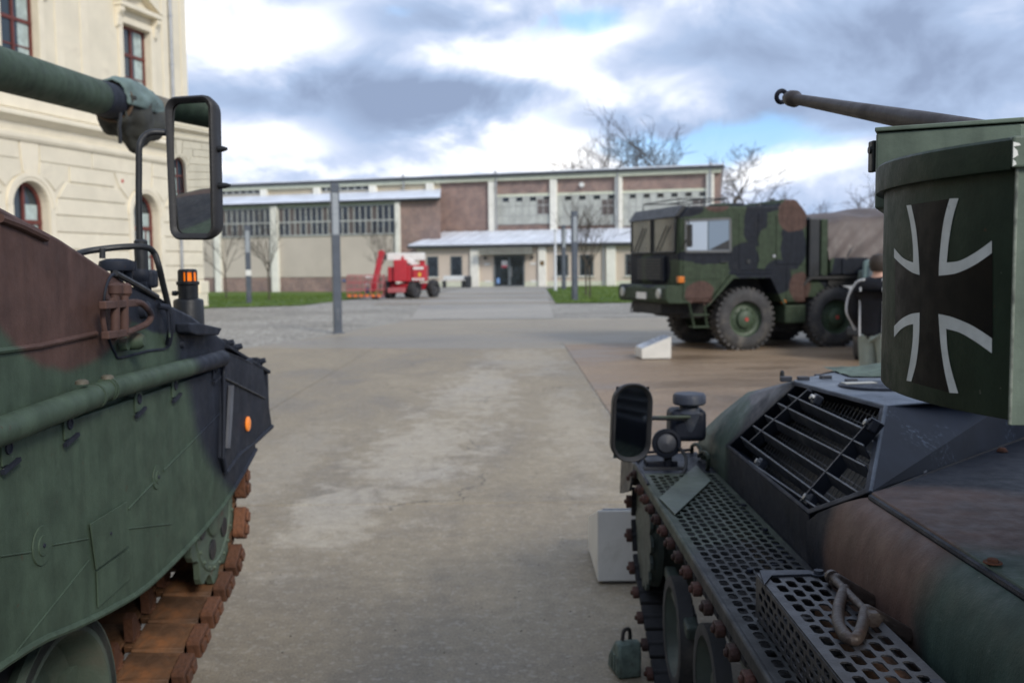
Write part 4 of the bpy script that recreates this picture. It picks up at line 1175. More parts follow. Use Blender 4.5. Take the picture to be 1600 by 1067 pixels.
for i, (x_, y_) in enumerate(((.02, .55), (1.48, .55), (.02, 2.9), (1.48, 2.9))):
    if i == 0:
        jw = MB().lathe((0, 0, 0), (1, 0, 0), [(0, .20), (0, .33), (.03, .37), (.17, .37), (.20, .33), (.20, .20)], 28, cap=False).build('wheel', M_rub, jeep)
        jr = MB().lathe((0, 0, 0), (1, 0, 0), [(.02, .21), (.05, .18), (.04, .0)], 20, cap=False).build('rim', M_jg, jw)
        MB().lathe((0, 0, 0), (1, 0, 0), [(.18, .21), (.15, .18), (.16, .0)], 20, cap=False).build('rim', M_jg, jw)
        jw.matrix_local = Matrix.Translation((x_, y_, .36))
    else:
        w_ = inst(jw, jeep, Matrix.Translation((x_, y_, .36)))
        for ch in jw.children: inst(ch, w_, Matrix())
ORG = None

# ================================================================ PERSON
M_skin = mat('skin', (.46, .27, .20), .55, var=.06, vscale=20)
M_jack = mat('black_jacket', (.009, .010, .014), .7, spec=.2, var=.3, vscale=8, bump=.2, bscale=25)
M_strp = mat('white_stripe', (.52, .54, .56), .6, var=.08)
M_trou = mat('grey_green_trousers', (.235, .275, .245), .85, var=.12, vscale=6, bump=.3, bscale=18)
M_hair = mat('dark_brown_hair', (.025, .017, .012), .7, var=.3, vscale=30)
M_shoe = mat('dark_leather_shoe', (.03, .025, .02), .5)


def skin(name, verts, edges, radii, m, parent, root=0, sub=2):
    me = bpy.data.meshes.new(name); me.from_pydata([tuple(v) for v in verts], edges, [])
    o = bpy.data.objects.new(name, me); C.objects.link(o); o.parent = parent
    bm = bmesh.new(); bm.from_mesh(me); lay = bm.verts.layers.skin.verify()
    bm.verts.ensure_lookup_table()
    for i, r in enumerate(radii):
        bm.verts[i][lay].radius = r if isinstance(r, tuple) else (r, r)
        bm.verts[i][lay].use_root = (i == root)
    bm.to_mesh(me); bm.free()
    me.materials.append(m)
    q = o.modifiers.new('skin', 'SKIN'); q.use_smooth_shade = True
    q = o.modifiers.new('sub', 'SUBSURF'); q.levels = sub; q.render_levels = sub
    return o


per = thing('person', 'person in a black jacket with white stripes and grey green trousers, seen from behind', 'person', (3.90, 10.6, .012), R(-50), local=True)
# local: faces +y, x to the right
V = [(0, 0, .95), (0, .0, 1.15), (0, -.01, 1.35), (0, 0, 1.47), (0, .015, 1.56), (0, .03, 1.65), (0, .03, 1.74),
     (.10, 0, .90), (.11, .02, .50), (.11, -.01, .12), (.12, .10, .05), (.13, .20, .035),
     (-.10, 0, .90), (-.12, .05, .50), (-.12, .0, .12), (-.12, .12, .05), (-.12, .21, .035),
     (.18, -.01, 1.42), (.25, -.02, 1.16), (.24, .10, .94), (-.18, -.01, 1.42), (-.26, -.02, 1.16), (-.22, .12, .98), (.235, .14, .87), (-.21, .17, .92)]
E_ = [(0, 1), (1, 2), (2, 3), (3, 4), (4, 5), (5, 6), (0, 7), (7, 8), (8, 9), (9, 10), (10, 11), (0, 12), (12, 13), (13, 14), (14, 15), (15, 16), (3, 17), (17, 18), (18, 19), (3, 20), (20, 21), (21, 22), (19, 23), (22, 24)]
RD = [(.15, .11), (.13, .10), (.16, .105), (.08, .07), (.052, .055), (.085, .10), (.07, .085), .085, .06, .04, .042, .025, .085, .06, .04, .042, .025, .06, .042, .03, .06, .042, .03, .035, .035]
skin('body', V, E_, RD, M_skin, per)
skin('jacket', [(0, 0, .83), (0, 0, .98), (0, -.01, 1.2), (0, -.015, 1.37), (0, .0, 1.48), (.19, -.01, 1.42), (.265, -.02, 1.16), (.245, .10, .93), (-.19, -.01, 1.42), (-.275, -.02, 1.16), (-.225, .12, .97)],
     [(0, 1), (1, 2), (2, 3), (3, 4), (4, 5), (5, 6), (6, 7), (4, 8), (8, 9), (9, 10)],
     [(.205, .165), (.195, .155), (.20, .15), (.22, .15), (.095, .09), .098, .088, .070, .098, .088, .070], M_jack, per, root=2)
skin('trousers', [(0, 0, 1.02), (.10, 0, .88), (.115, .02, .50), (.115, -.01, .13), (-.10, 0, .88), (-.125, .05, .50), (-.125, .0, .13)],
     [(0, 1), (1, 2), (2, 3), (0, 4), (4, 5), (5, 6)], [(.15, .125), (.115, .13), .095, .085, (.115, .13), .095, .085], M_trou, per)
for sx, yy in ((.12, .08), (-.12, .09)):
    skin('shoe', [(sx, yy - .12, .06), (sx, yy, .055), (sx, yy + .13, .04)], [(0, 1), (1, 2)], [(.05, .055), (.052, .05), (.045, .035)], M_shoe, per)
# jacket stripes follow sleeves and back
for sx in (1, -1):
    pts = smoothpath([(sx * .09, -.085, 1.50), (sx * .19, -.070, 1.47), (sx * .285, -.062, 1.33), (sx * .315, -.055, 1.16), (sx * .30, .03, 1.03), (sx * .285, .075, .95)], 5)
    MB().tube([q_ * 1.0 + Vector((sx * .012, -.012, 0)) for q_ in pts], .015, 6).build('stripe', M_strp, per)
    pts = smoothpath([(sx * .13, -.128, 1.42), (sx * .135, -.124, 1.25), (sx * .135, -.124, 1.05), (sx * .13, -.128, .90)], 5)
    MB().tube(pts, .010, 6).build('stripe', M_strp, per)
hm = MB().lathe((0, .012, 1.62), (0, 0, 1), [(-.03, .082), (.0, .096), (.05, .105), (.10, .098), (.14, .07), (.158, .0)], 20, cap=False); hm.build('hair', M_hair, per)
for sx in (1, -1):
    MB().lathe((sx * .088, .035, 1.64), (sx, .1, 0), [(0, .026), (.014, .022), (.016, .0)], 10).build('ear', M_skin, per)
MB().lathe((0, .115, 1.635), (0, 1, -.25), [(0, .016), (.02, .010), (.026, 0)], 8).build('nose', M_skin, per)
for sx in (1, -1): MB().lathe((sx * .034, .108, 1.66), (0, 1, 0), [(0, .012), (.007, .008), (.009, 0)], 8).build('eye', mat('dark_eye', (.03, .02, .015), .3, var=0), per)
MB().bar((-.022, .118, 1.592), (.022, .118, 1.592), .01, .006).build('mouth', mat('lips', (.35, .13, .11), .5, var=0), per)
for hx, hy, hz, s_ in ((.235, .16, .86, 1), (-.21, .19, .91, -1)):
    for k in range(4):
        b0 = Vector((hx - s_ * .012 * 0, hy + (k - 1.5) * .018, hz - .02)); L_ = (.065, .072, .068, .055)[k]
        MB().tube([b0, b0 + Vector((-s_ * .004, .006, -L_ * .5)), b0 + Vector((-s_ * .022, .010, -L_ * .95))], [.0095, .009, .007], 7).build('finger', M_skin, per)
    b0 = Vector((hx - s_ * .01, hy + .035, hz + .01)); MB().tube([b0, b0 + Vector((-s_ * .012, .022, -.025)), b0 + Vector((-s_ * .02, .028, -.05))], [.011, .010, .008], 7).build('thumb', M_skin, per)
ORG = None

# ================================================================ RED BOOM LIFT
M_lr = mat('red_machine_paint', (.42, .022, .035), .45, var=.1, dirt=((.22, .04, .04), 1.2, .55, .9))
M_lw = mat('white_machine_paint', (.70, .69, .68), .45, var=.06)
M_lpink = mat('faded_red_rail', (.36, .09, .10), .6, var=.15)
LY = 53.4; LK = LY / FPX


def lp(px, py, y=0.0):
    q = aY(px, py, LY); return Vector((q.x, LY + y, q.z))


b = lp(632, 467)
lift = thing('boom_lift', 'red self propelled boom lift with white boom and basket on the cobbles', 'boom lift', (b.x, LY, 0))
Z0 = -lp(632, 467).z
fwd = Vector((-.45, -.9, 0)).normalized(); rg = Vector((.9, -.45, 0)).normalized()
wc = Vector((lp(648, 450).x, LY - .2, .48))
wpos = [wc, wc - fwd * 1.95, wc - rg * 1.55, wc - rg * 1.55 - fwd * 1.95]
for i, q in enumerate(wpos):
    M = Matrix.Translation(q - Vector((b.x, LY, 0))) @ Matrix.Rotation(math.atan2(rg.y, rg.x), 4, 'Z')
    if i == 0:
        O_ = ORG; ORG = Vector((0, 0, 0))
        tw = MB().lathe((0, 0, 0), (1, 0, 0), [(-.18, .25), (-.18, .42), (-.14, .475), (.14, .475), (.18, .42), (.18, .25)], 28, cap=False)
        for k in range(18):
            a = k * 2 * math.pi / 18; u = Vector((0, math.cos(a), math.sin(a))); tn = Vector((0, -math.sin(a), math.cos(a)))
            tw.obox(u * .472 + Vector((.08 if k % 2 else -.08, 0, 0)), u * .022, tn * .03, Vector((.09, 0, 0)))
        lw0 = tw.build('wheel', mat('lift_tyre', (.03, .03, .032), .8), lift)
        lr0 = MB().lathe((0, 0, 0), (1, 0, 0), [(.14, .26), (.08, .22), (.10, .10), (.15, .08), (.15, 0)], 20, cap=False).build('rim', mat('dark_rim', (.05, .05, .055), .5), lw0)
        lw0.matrix_local = M; ORG = O_
    else:
        w_ = inst(lw0, lift, M); inst(lr0, w_, Matrix())
cen_ = (wpos[0] + wpos[3]) / 2
ch = MB(); ch.obox(cen_ + Vector((0, 0, .15)), fwd * 1.35, rg * .52, Vector((0, 0, .16)))
for q0, q1 in ((0, 2), (1, 3)): ch.bar(wpos[q0], wpos[q1], .16)
ch.build('chassis', M_lr, lift, smooth=0, bevel=.03)
MB().lathe(cen_ + Vector((0, 0, .3)), (0, 0, 1), [(0, .42), (.22, .42)], 24).build('slew_ring', M_dark, lift)
# superstructure: side covers
def quad(px0, py0, px1, py1, y0, y1, name, m, bev=.05, parent=None):
    a = lp(px0, py1); c_ = lp(px1, py0)
    return MB().box((a.x, LY + y0, a.z), (c_.x, LY + y1, c_.z)).build(name, m, parent or lift, smooth=0, bevel=bev)


quad(607, 417, 622, 440, -.3, 1.2, 'engine_cover', M_lr)
quad(617, 406, 637, 440, -.55, 1.0, 'turret_body', M_lr)
quad(637, 415, 649, 441, -.35, 1.1, 'engine_cover', M_lr)
cw = quad(645, 414, 667, 440, -.5, .9, 'counterweight', M_lr, .09)
quad(647, 417, 663, 421, -.52, -.505, 'white_lettering_band', M_lw, 0, cw)
quad(655, 426, 659, 432, -.52, -.505, 'warning_sign', mat('yellow_warning_sign', (.7, .45, .05), .5, var=0), 0, cw)
for k in range(4): quad(645.5 + k * 5, 434.5, 649 + k * 5, 438, -.52, -.505, 'white_lettering_mark', M_lw, 0, cw)
MB().bar(lp(605, 401.5), lp(664, 401), .42, .40).build('upper_boom', M_lw, lift, smooth=0, bevel=.04)
MB().bar(lp(605, 402, -.0), lp(598, 402, -.0), .28, .26).build('boom_tip', M_dark, lift, smooth=0, bevel=.03)
MB().bar(lp(633, 404, -.1), lp(652, 414, -.1), .30, .26).build('lift_arm', M_lw, lift, smooth=0, bevel=.03)
MB().prism([lp(625, 412, -.3), lp(630, 399, -.3), lp(635, 412, -.3)], (0, .5, 0)).build('pivot_bracket', M_lr, lift, smooth=0)
quad(656, 397, 663, 416, -.1, .5, 'rear_post', M_lr, .03)
MB().bar(lp(596, 396, -.2), lp(586, 455, -.9), .22, .22).build('jib', M_lr, lift, smooth=0, bevel=.03)
MB().bar(lp(600, 398, -.2), lp(593, 440, -.8), .08, .08).build('jib_cylinder', M_lpink, lift, smooth=0)
MB().lathe(lp(597, 396, -.4), (0, 1, 0), [(0, .17), (.4, .17)], 14).build('jib_knuckle', M_lr, lift)
quad(609, 449, 636, 457, -1.0, -.6, 'front_beam', mat('faded_red_rail', (.36, .09, .10), .6), .04)
# basket
bk = MB(); x0, x1 = 549, 603; za, zb = 462, 430
for yy in (-1.3, -.45):
    for pz in (430, 441, 452, 462): bk.bar(lp(x0, pz, yy), lp(x1, pz, yy), .045)
    for k in range(7): bk.bar(lp(x0 + (x1 - x0) * k / 6, 462, yy), lp(x0 + (x1 - x0) * k / 6, 430, yy), .04)
for pxx in (x0, x1):
    for pz in (430, 441, 452, 462): bk.bar(lp(pxx, pz, -1.3), lp(pxx, pz, -.45), .045)
basket = bk.build('basket_rails', M_lpink, lift, smooth=0)
a = lp(x0, 463); c_ = lp(x1, 460)
MB().box((a.x, LY - 1.3, a.z), (c_.x, LY - .45, a.z + .06)).build('basket_floor', M_dark, lift, smooth=0)
for k in range(6):
    quad(550 + k * 9, 459, 555 + k * 9, 463, -1.34, -1.325, 'orange_stripe', mat('orange_tape', (.65, .16, .04), .5, var=0), 0)
quad(574, 431, 586, 435, -1.1, -.8, 'control_box', M_lw, .02); quad(574, 441, 580, 445, -1.2, -1.0, 'hose_cover', M_lw, .01)
quad(576, 449, 581, 457, -1.2, -1.0, 'blue_box', mat('blue_box', (.04, .06, .14), .5), .01)
MB().tube([lp(595, 465, -.9), lp(590, 465.5, -.9), lp(584, 464, -.9)], .07, 8).build('ground_pad', M_dark, lift)
ORG = None

# ================================================================ LEFT: TRACKED HOWITZER
X0 = -1.19
XH = -2.98
how = thing('tracked_howitzer', 'big green, brown and black tracked howitzer filling the left edge of the court', 'armoured vehicle', (XH, 1.0, .012))
A = lambda px, py, dx=0.0: aX(px, py, X0 + dx)
HO_ = (XH, 1.0, .012)
HG = (.052, .078, .054); HB = (.084, .048, .040); HK = (.018, .022, .033)
M_hc = camo('howitzer_camouflage', HG, [
    (X0, 1.65, 1.95, 3.5, 1.15, .36, HB), (X0, 2.72, 1.72, .5, .50, .29, HB),
    (X0, 4.78, 1.42, 3.5, 1.26, .78, HK), (X0, 3.55, 1.62, 2.5, .52, .15, HK),
    (-2.7, 8.7, 2.8, 1.2, 2.25, 1.2, HK), (-3.5, 2.6, 1.9, 1.2, .8, .6, HK)], HO_, warp=.035, wscale=3, soft=.05, scr=.12, wear=False)
M_hd = camo('howitzer_front_black', HK, [], HO_, scr=.6)
M_rust = mat('rusty_steel', (.125, .050, .024), .85, var=.35, vscale=9, bump=.8, bscale=60, dirt=((.045, .03, .024), 6, .50, .78), rand=.35)
M_rust2 = mat('rust_brown_track', (.085, .042, .020), .75, var=.4, vscale=5, bump=.5, bscale=40, dirt=((.24, .085, .022), 5, .50, .8), rand=.25)
# upper hull
prof = [(-3.0, 2.02), (1.3, 2.02), (1.95, 1.935), (2.31, 1.857), (2.64, 1.785), (3.08, 1.662), (3.70, 1.528), (4.11, 1.405), (4.62, 1.262), (4.74, 1.19), (4.60, 1.05), (4.2, 1.0), (-3.0, 1.0)]
MB().prism([(X0, y, z) for y, z in prof], (-3.58, 0, 0)).build('hull', M_hc, how, smooth=20, bevel=.012, bseg=2)
MB().prism([(-1.78, -3, .42), (-1.78, 3.6, .42), (-1.78, 4.35, .8), (-1.78, 4.4, .998), (-1.78, -3, .998)], (-2.4, 0, 0)).build('lower_hull', M_hc, how, smooth=0)
# skirt
sk = [(-3.0, .72), (1.0, .80), (1.9, .815), (2.31, .803), (2.55, .765), (2.8, .728), (3.08, .702), (3.43, .712), (3.70, .733), (3.94, .762), (4.2, .82), (4.44, .885), (4.44, 1.30), (-3.0, 1.33)]
MB().prism([(X0 + .030, y, z) for y, z in sk], (-.022, 0, 0)).build('side_skirt', M_hc, how, smooth=0, bevel=.004)
lip = smoothpath([(X0 + .028, y, z) for y, z in sk[:12]], 3)
MB().tube(lip, .011, 8).build('skirt_edge', M_hc, how)
XS = .0315 + X0
# weld lines, bosses and access plates on the skirt
def seam(p, q, r=.0025, dx=.031):
    return MB().tube([A(*p, dx), A(*q, dx)], r, 6).build('weld_seam', M_hc, how)


seam((0, 869), (48, 862)); seam((82, 851), (138, 841)); seam((139, 875), (22, 1022)); seam((196, 826), (268, 818)); seam((200, 795), (240, 753), .004); seam((255, 735), (352, 637), .004); seam((262, 475), (265, 527), .004)
for (px, py, r0_) in ((65, 852, .026), (245, 745, .021)):
    q = A(px, py, .031)
    MB().lathe(q, (1, 0, 0), [(0, r0_ * 1.9), (.003, r0_ * 1.85), (.0035, r0_), (.006, r0_ * .95), (.006, 0)], 28, cap=False).build('round_boss', M_hc, how)
    MB().lathe(q + Vector((.006, 0, 0)), (1, 0, 0), [(0, .006), (.003, .005)], 6).build('boss_screw', M_hd, how)
pl = [A(139, 818, .034), A(197, 783, .034), A(201, 852, .034), A(149, 890, .034)]
MB().prism(pl, (.004, 0, 0)).build('access_plate', M_hc, how, smooth=0, bevel=.0015)
pl = [A(150, 893, .033), A(201, 858, .033), A(204, 903, .033), A(152, 949, .033)]
MB().prism(pl, (.003, 0, 0)).build('access_plate', M_hc, how, smooth=0, bevel=.001)
MB().lathe(A(173, 833, .038), (1, 0, 0), [(0, .005), (.003, .004)], 8).build('plate_screw', M_hd, how)
# rail along the skirt top: two pipes with a joint
zr = 1.338
pa = A(-260, 725, .045); pb = A(150, 618, .045)
rail = MB().tube([(X0 + .045, -.5, 1.345), (X0 + .045, 2.2, 1.342), (X0 + .045, pb.y - .02, pb.z)], .034, 18).build('rail_pipe', M_hc, how)
pc = A(165, 609, .045); pd_ = A(347, 560, .045)
MB().tube([pc, pd_], .032, 18).build('rail_pipe', M_hc, how)
MB().tube([pb - Vector((0, .04, 0)), pc + Vector((0, .03, 0))], .029, 16).build('pipe_joint', M_hc, how)
for px, py in ((128, 600), (168, 592)):
    MB().lathe(A(px, py, .045), (0, 0, 1), [(0, .018), (.008, .017), (.012, .010)], 14).build('joint_bolt', mat('worn_bolt', (.13, .12, .09), .6, var=.3), how)
MB().lathe(pb + Vector((0, -.018, 0)), (0, 1, 0), [(0, .036), (.014, .036)], 18).build('pipe_collar', M_hc, how)
MB().lathe(pc + Vector((0, .01, 0)), (0, 1, 0), [(0, .035), (.014, .035)], 18).build('pipe_collar', M_hc, how)
# tabs under the rail
for (px, py) in ((10, 702), (106, 664), (215, 625), (272, 604), (335, 578)):
    q = A(px, py, .031); hgt = .034; w2 = .030
    MB().prism([q + Vector((0, -w2, -hgt)), q + Vector((0, -w2, hgt * .4)), q + Vector((0, -w2 * .5, hgt)), q + Vector((0, w2 * .5, hgt)), q + Vector((0, w2, hgt * .4)), q + Vector((0, w2, -hgt))], (.005, 0, 0)).build('skirt_tab', M_hc, how, smooth=0, bevel=.001)
    MB().lathe(q + Vector((.005, 0, .004)), (1, 0, 0), [(0, .016), (.004, .015), (.004, .011), (.002, .010), (.002, 0)], 18, cap=False).build('tab_bolt', M_hd, how)
    MB().bar(q + Vector((.009, -w2 * 1.3, -hgt - .012)), q + Vector((.009, w2 * 1.3, -hgt + .004)), .010, .010).build('tab_ledge', M_hd, how, smooth=0)
# seam step on upper hull with small moulding
MB().tube([A(-60, 556, .002), A(60, 541, .002), A(150, 521, .002)], .008, 8).build('hull_moulding', M_hc, how)
MB().tube([A(0, 341, .004), A(30, 352, .004), A(72, 372, .004)], .011, 8).build('edge_moulding', M_hc, how)
# hatch panel and its outline
hp = smoothpath([A(163, 492, .002), A(163, 462, .002), A(170, 436, .002), A(180, 429, .002), A(200, 439, .002), A(240, 462, .002), A(262, 478, .002), A(265, 505, .002), A(264, 541, .002), A(232, 548, .002), A(188, 559, .002), A(180, 552, .002), A(170, 530, .002), A(163, 492, .002)], 3)
MB().tube(hp, .0042, 6).build('hatch_seam', M_hd, how)
MB().tube([A(180, 427, .004), A(215, 446, .004), A(245, 464, .004)], .010, 8).build('hatch_gutter', M_blk, how)
# bracket: two upright rods, plates and curved strap
XB = .055
for px in (180, 194):
    MB().tube([A(px, 520, XB), A(px, 458 + (px - 180) * .3, XB)], .013, 12).build('bracket_rod', M_hc, how)
    MB().lathe(A(px + 1, 458, XB), (0, 0, 1), [(-.012, .013), (0, .021), (.022, .020), (.03, .010)], 12).build('rod_knob', M_hc, how)
MB().bar(A(160, 477, XB), A(212, 473, XB), .022, .022).build('bracket_plate', M_hc, how, smooth=0, bevel=.003)
MB().bar(A(164, 524, XB), A(194, 520, XB), .022, .022).build('bracket_plate', M_hc, how, smooth=0, bevel=.003)
MB().tube([A(160, 474, .035), A(161, 500, .035), A(165, 524, .035)], .008, 8).build('bracket_rod', M_hc, how)
st_ = smoothpath([A(205, 473, XB), A(220, 474, XB + .01), A(232, 484, XB + .015), A(236, 494, XB + .015), A(230, 505, XB + .01), A(212, 514, XB), A(178, 527, XB)], 5)
MB().tube(st_, .010, 10).build('curved_strap', M_hc, how)
MB().lathe(A(203, 533, .02), (1, 0, 0), [(0, .028), (.03, .026), (.045, .016)], 14).build('lock_knob', M_hc, how)
MB().lathe(A(190, 538, .01), (1, 0, 0), [(0, .022), (.02, .018)], 12).build('lock_knob', M_hc, how)
MB().tube([A(176, 470, .01), A(176, 470, XB)], .009, 8).build('bracket_stud', M_hc, how)
MB().tube([A(180, 522, .0), A(180, 522, XB)], .011, 8).build('bracket_stud', M_hc, how)
MB().lathe(A(221, 484, .0), (1, 0, 0), [(0, .03), (.02, .028), (.03, .014)], 14).build('bracket_boss', M_hd, how)
# hooks and lugs toward the nose
MB().tube([A(248, 478, .01), A(262, 480, .03), A(267, 490, .035), A(268, 510, .035), A(263, 538, .01)], .011, 8).build('grab_handle', M_hd, how)
MB().prism([A(274, 505, .002), A(292, 505, .002), A(328, 513, .002), A(322, 524, .002), A(286, 524, .002), A(276, 520, .002)], (.05, 0, 0)).build('front_lug', M_hd, how, smooth=0, bevel=.006)
MB().lathe(A(283, 538, .0), (1, 0, 0), [(0, .014), (.012, .012)], 10).build('lug_bolt', M_hd, how)
for px, py, s_ in ((349, 537, .03), (362, 543, .022), (400, 565, .03)):
    q = A(px, py, -.02)
    MB().obox(q, (s_ * .8, 0, 0), (0, s_ * 1.4, -.3 * s_), (0, 0, s_ * .55)).build('nose_clamp', M_hd, how, smooth=0, bevel=.008)
    MB().lathe(q + Vector((.02, 0, .0)), (1, 0, .3), [(0, .016), (.025, .012)], 10).build('clamp_bolt', M_hd, how)
# front mudguard
mg = [A(350, 548, .04), A(378, 558, .04), A(412, 577, .03), A(417, 612, .03), A(425, 664, .02), A(400, 687, .02), A(375, 708, .03), A(354, 738, .045), A(346, 715, .045)]
MB().prism(mg, (-.016, 0, 0)).build('mudguard', M_hd, how, smooth=0, bevel=.004)
MB().tube([A(353, 738, .042), A(375, 709, .03), A(400, 689, .022), A(425, 666, .022)], .010, 8).build('mudguard_lip', M_hd, how)
MB().tube([A(350, 549, .05), A(350, 640, .05), A(349, 716, .052), A(353, 737, .05)], .007, 8).build('mudguard_fold', M_hd, how)
MB().tube([A(350, 590, .045), A(414, 622, .035)], .004, 6).build('mudguard_seam', M_blk, how)
MB().lathe(A(386.5, 662, .035), (1, 0, 0), [(0, .032), (.006, .032), (.010, .024), (.012, 0)], 26, cap=False).build('reflector', mat('orange_reflector_glow', (.85, .24, .04), .3, var=.05, emit=((.9, .25, .02), .15)), how)  # weak emission added so the unlit reflector looks bright
MB().prism([A(357, 602, .045), A(362, 602, .045), A(360, 640, .055), A(356, 700, .058), A(352, 700, .055)], (.01, 0, 0)).build('mudguard_strap', mat('scuffed_grey', (.09, .095, .11), .5, var=.3), how, smooth=0)
mgt = MB().prism([(X0 + .02, 4.11, 1.385), (X0 + .02, 4.80, 1.205), (X0 + .02, 4.80, 1.19), (X0 + .02, 4.11, 1.37)], (-.75, 0, 0)).build('mudguard_top', M_hd, how, smooth=0, bevel=.003)
MB().box((X0 - .73, 4.76, .92), (X0 + .01, 4.79, 1.20)).build('mudguard_front', M_hd, how, smooth=0, bevel=.004)
# sprocket
SC = Vector((0, 4.13, .70)); PR = .305
XT0, XT1 = -1.245, -1.795
def sprocket(x_, s_):
    mb = MB()
    nt = 11
    ring = []
    for i in range(nt * 6):
        a = i * 2 * math.pi / (nt * 6); ph = i % 6
        rr_ = (.325, .315, .285, .272, .285, .315)[ph] + .005
        ring.append(Vector((x_, SC.y + rr_ * math.cos(a + .12), SC.z + rr_ * math.sin(a + .12))))
    mb.prism(ring, (s_ * -.028, 0, 0))
    return mb.build('sprocket_ring', M_spk, how, smooth=20, bevel=.003)


M_spk = mat('green_sprocket', (.075, .105, .075), .65, var=.2, vscale=7, bump=.2, dirt=((.10, .05, .03), 9, .58, .75))
sprocket(XT0 - .02, 1); sprocket(XT1 + .02, -1)
hub = MB().lathe((XT0 - .02, SC.y, SC.z), (1, 0, 0), [(-.5, .20), (-.05, .21), (-.002, .268), (.006, .262), (.006, .235), (-.02, .215), (-.03, .13), (.01, .12), (.02, .10), (.02, 0)], 44, cap=False).build('sprocket_hub', M_spk, how)
for i in range(22):
    a = i * 2 * math.pi / 22
    MB().lathe((XT0 - .014, SC.y + .250 * math.cos(a), SC.z + .250 * math.sin(a)), (1, 0, 0), [(0, .009), (.008, .008)], 6).build('hub_bolt', M_spk, how)
for i in range(6):
    a = i * 2 * math.pi / 6 + .3
    MB().lathe((XT0 - .046, SC.y + .175 * math.cos(a), SC.z + .175 * math.sin(a)), (1, 0, 0), [(.020, .042), (.032, .042)], 16).build('hub_hole_shade', M_blk, how)  # black discs stand in for the shade inside the hub holes
# track path (y,z) in the plane of the track: pin line
def trackpath():
    P = []
    c1 = (SC.y, SC.z); r1 = .335
    c2 = (2.72, .375); r2 = .40          # first road wheel with the track under it
    # external tangent on the lower side from the front of the sprocket to under the wheel
    dx, dz = c2[0] - c1[0], c2[1] - c1[1]; D = math.hypot(dx, dz); base = math.atan2(dz, dx)
    g_ = math.acos((r1 - r2) / D)
    ta = base + g_
    # top run start
    P += [(-2.0, 1.035), (3.6, 1.035)]
    a0 = math.pi / 2; a1 = ta - 2 * math.pi if ta > math.pi / 2 else ta
    while a1 > a0: a1 -= 2 * math.pi
    for i in range(25):
        a = a0 + (a1 - a0) * i / 24; P.append((c1[0] + r1 * math.cos(a), c1[1] + r1 * math.sin(a)))
    b1 = -math.pi / 2
    a2 = a1
    for i in range(7):
        a = a2 + (b1 - a2) * i / 6; P.append((c2[0] + r2 * math.cos(a), c2[1] + r2 * math.sin(a) + .0))
    P.append((-2.5, c2[1] - r2))
    return P


def resample(P, step, closed=False):
    out_ = []; acc = 0.0; nxt = 0.0
    for i in range(len(P) - 1):
        a = Vector((P[i][0], P[i][1])); b_ = Vector((P[i + 1][0], P[i + 1][1])); L = (b_ - a).length
        if L < 1e-6: continue
        while nxt <= acc + L:
            t = (nxt - acc) / L; out_.append((a.lerp(b_, t), (b_ - a).normalized())); nxt += step
        acc += L
    return out_


def link_meshes():
    """one link in its own frame: x across (0..-.55), y along the track, z outwards"""
    body = MB()
    for (xa, xb) in ((-.055, -.255), (-.295, -.495)):
        body.prism([(xa, -.080, -.018), (xa, -.060, -.026), (xa, .060, -.026), (xa, .080, -.018), (xa, .080, .022), (xa, -.080, .022)], (xb - xa, 0, 0))
        body.box((xb + .03, -.07, .022), (xa - .03, .07, .045))
        for yy in (-.070, .070):
            body.tube([(xa, yy, .0), (xb, yy, .0)], .026, 10)
    body.box((-.2965, -.055, -.014), (-.2535, .055, .014))
    return body


bl = link_meshes(); ec = MB(); gd = MB()
ec.prism([(0, -.068, -.030), (0, -.055, -.040), (0, .055, -.040), (0, .068, -.030), (0, .068, .030), (0, .05, .040), (0, -.05, .040), (0, -.068, .030)], (-.050, 0, 0))
ec.prism([(.012, -.050, -.022), (.012, -.050, .022), (.012, -.008, .022), (.012, -.008, -.022)][::-1], (-.012, 0, 0)); ec.prism([(.012, .008, -.022), (.012, .008, .022), (.012, .050, .022), (.012, .050, -.022)][::-1], (-.012, 0, 0))
ec2 = MB(); ec2.prism([(-.50, -.068, -.030), (-.50, -.055, -.040), (-.50, .055, -.040), (-.50, .068, -.030), (-.50, .068, .030), (-.50, .05, .040), (-.50, -.05, .040), (-.50, -.068, .030)], (-.050, 0, 0))
gd.prism([(-.258, -.045, -.03), (-.258, .045, -.03), (-.258, .025, -.12), (-.258, -.01, -.125)], (-.034, 0, 0))
gd.lathe((-.275, 0, .01), (0, 0, -1), [(0, .03), (.045, .028)], 10)
pts = resample(trackpath(), .184)
first = None
RM = Matrix.Translation(Vector((XT0 + .035, 0, 0)) - Vector(HO_))
ORG_SAVE = ORG
for i, (p_, d_) in enumerate(pts):
    # travel direction d_ in the yz plane; outward normal
    nrm = Vector((-d_.y, d_.x))
    if i < 2: pass
    M = RM @ Matrix(((1, 0, 0, 0), (0, d_.x, nrm.x, p_.x), (0, d_.y, nrm.y, p_.y), (0, 0, 0, 1)))
    # path runs backwards->front on top, then down: outward is to the left of travel on top = up
    if first is None:
        ORG = Vector((0, 0, 0))
        lk = bl.build('track_link', M_rust2, how, smooth=30, bevel=.003, bseg=1); lk.matrix_local = M
        e1 = ec.build('end_connector', M_rust, lk, smooth=30, bevel=.004); e2 = ec2.build('end_connector', M_rust, lk, smooth=30, bevel=.004); g1 = gd.build('guide_tooth', M_rust, lk, smooth=30)
        first = (lk, e1, e2, g1); ORG = ORG_SAVE
    else:
        l2 = inst(first[0], how, M)
        for q in first[1:]: inst(q, l2, Matrix())
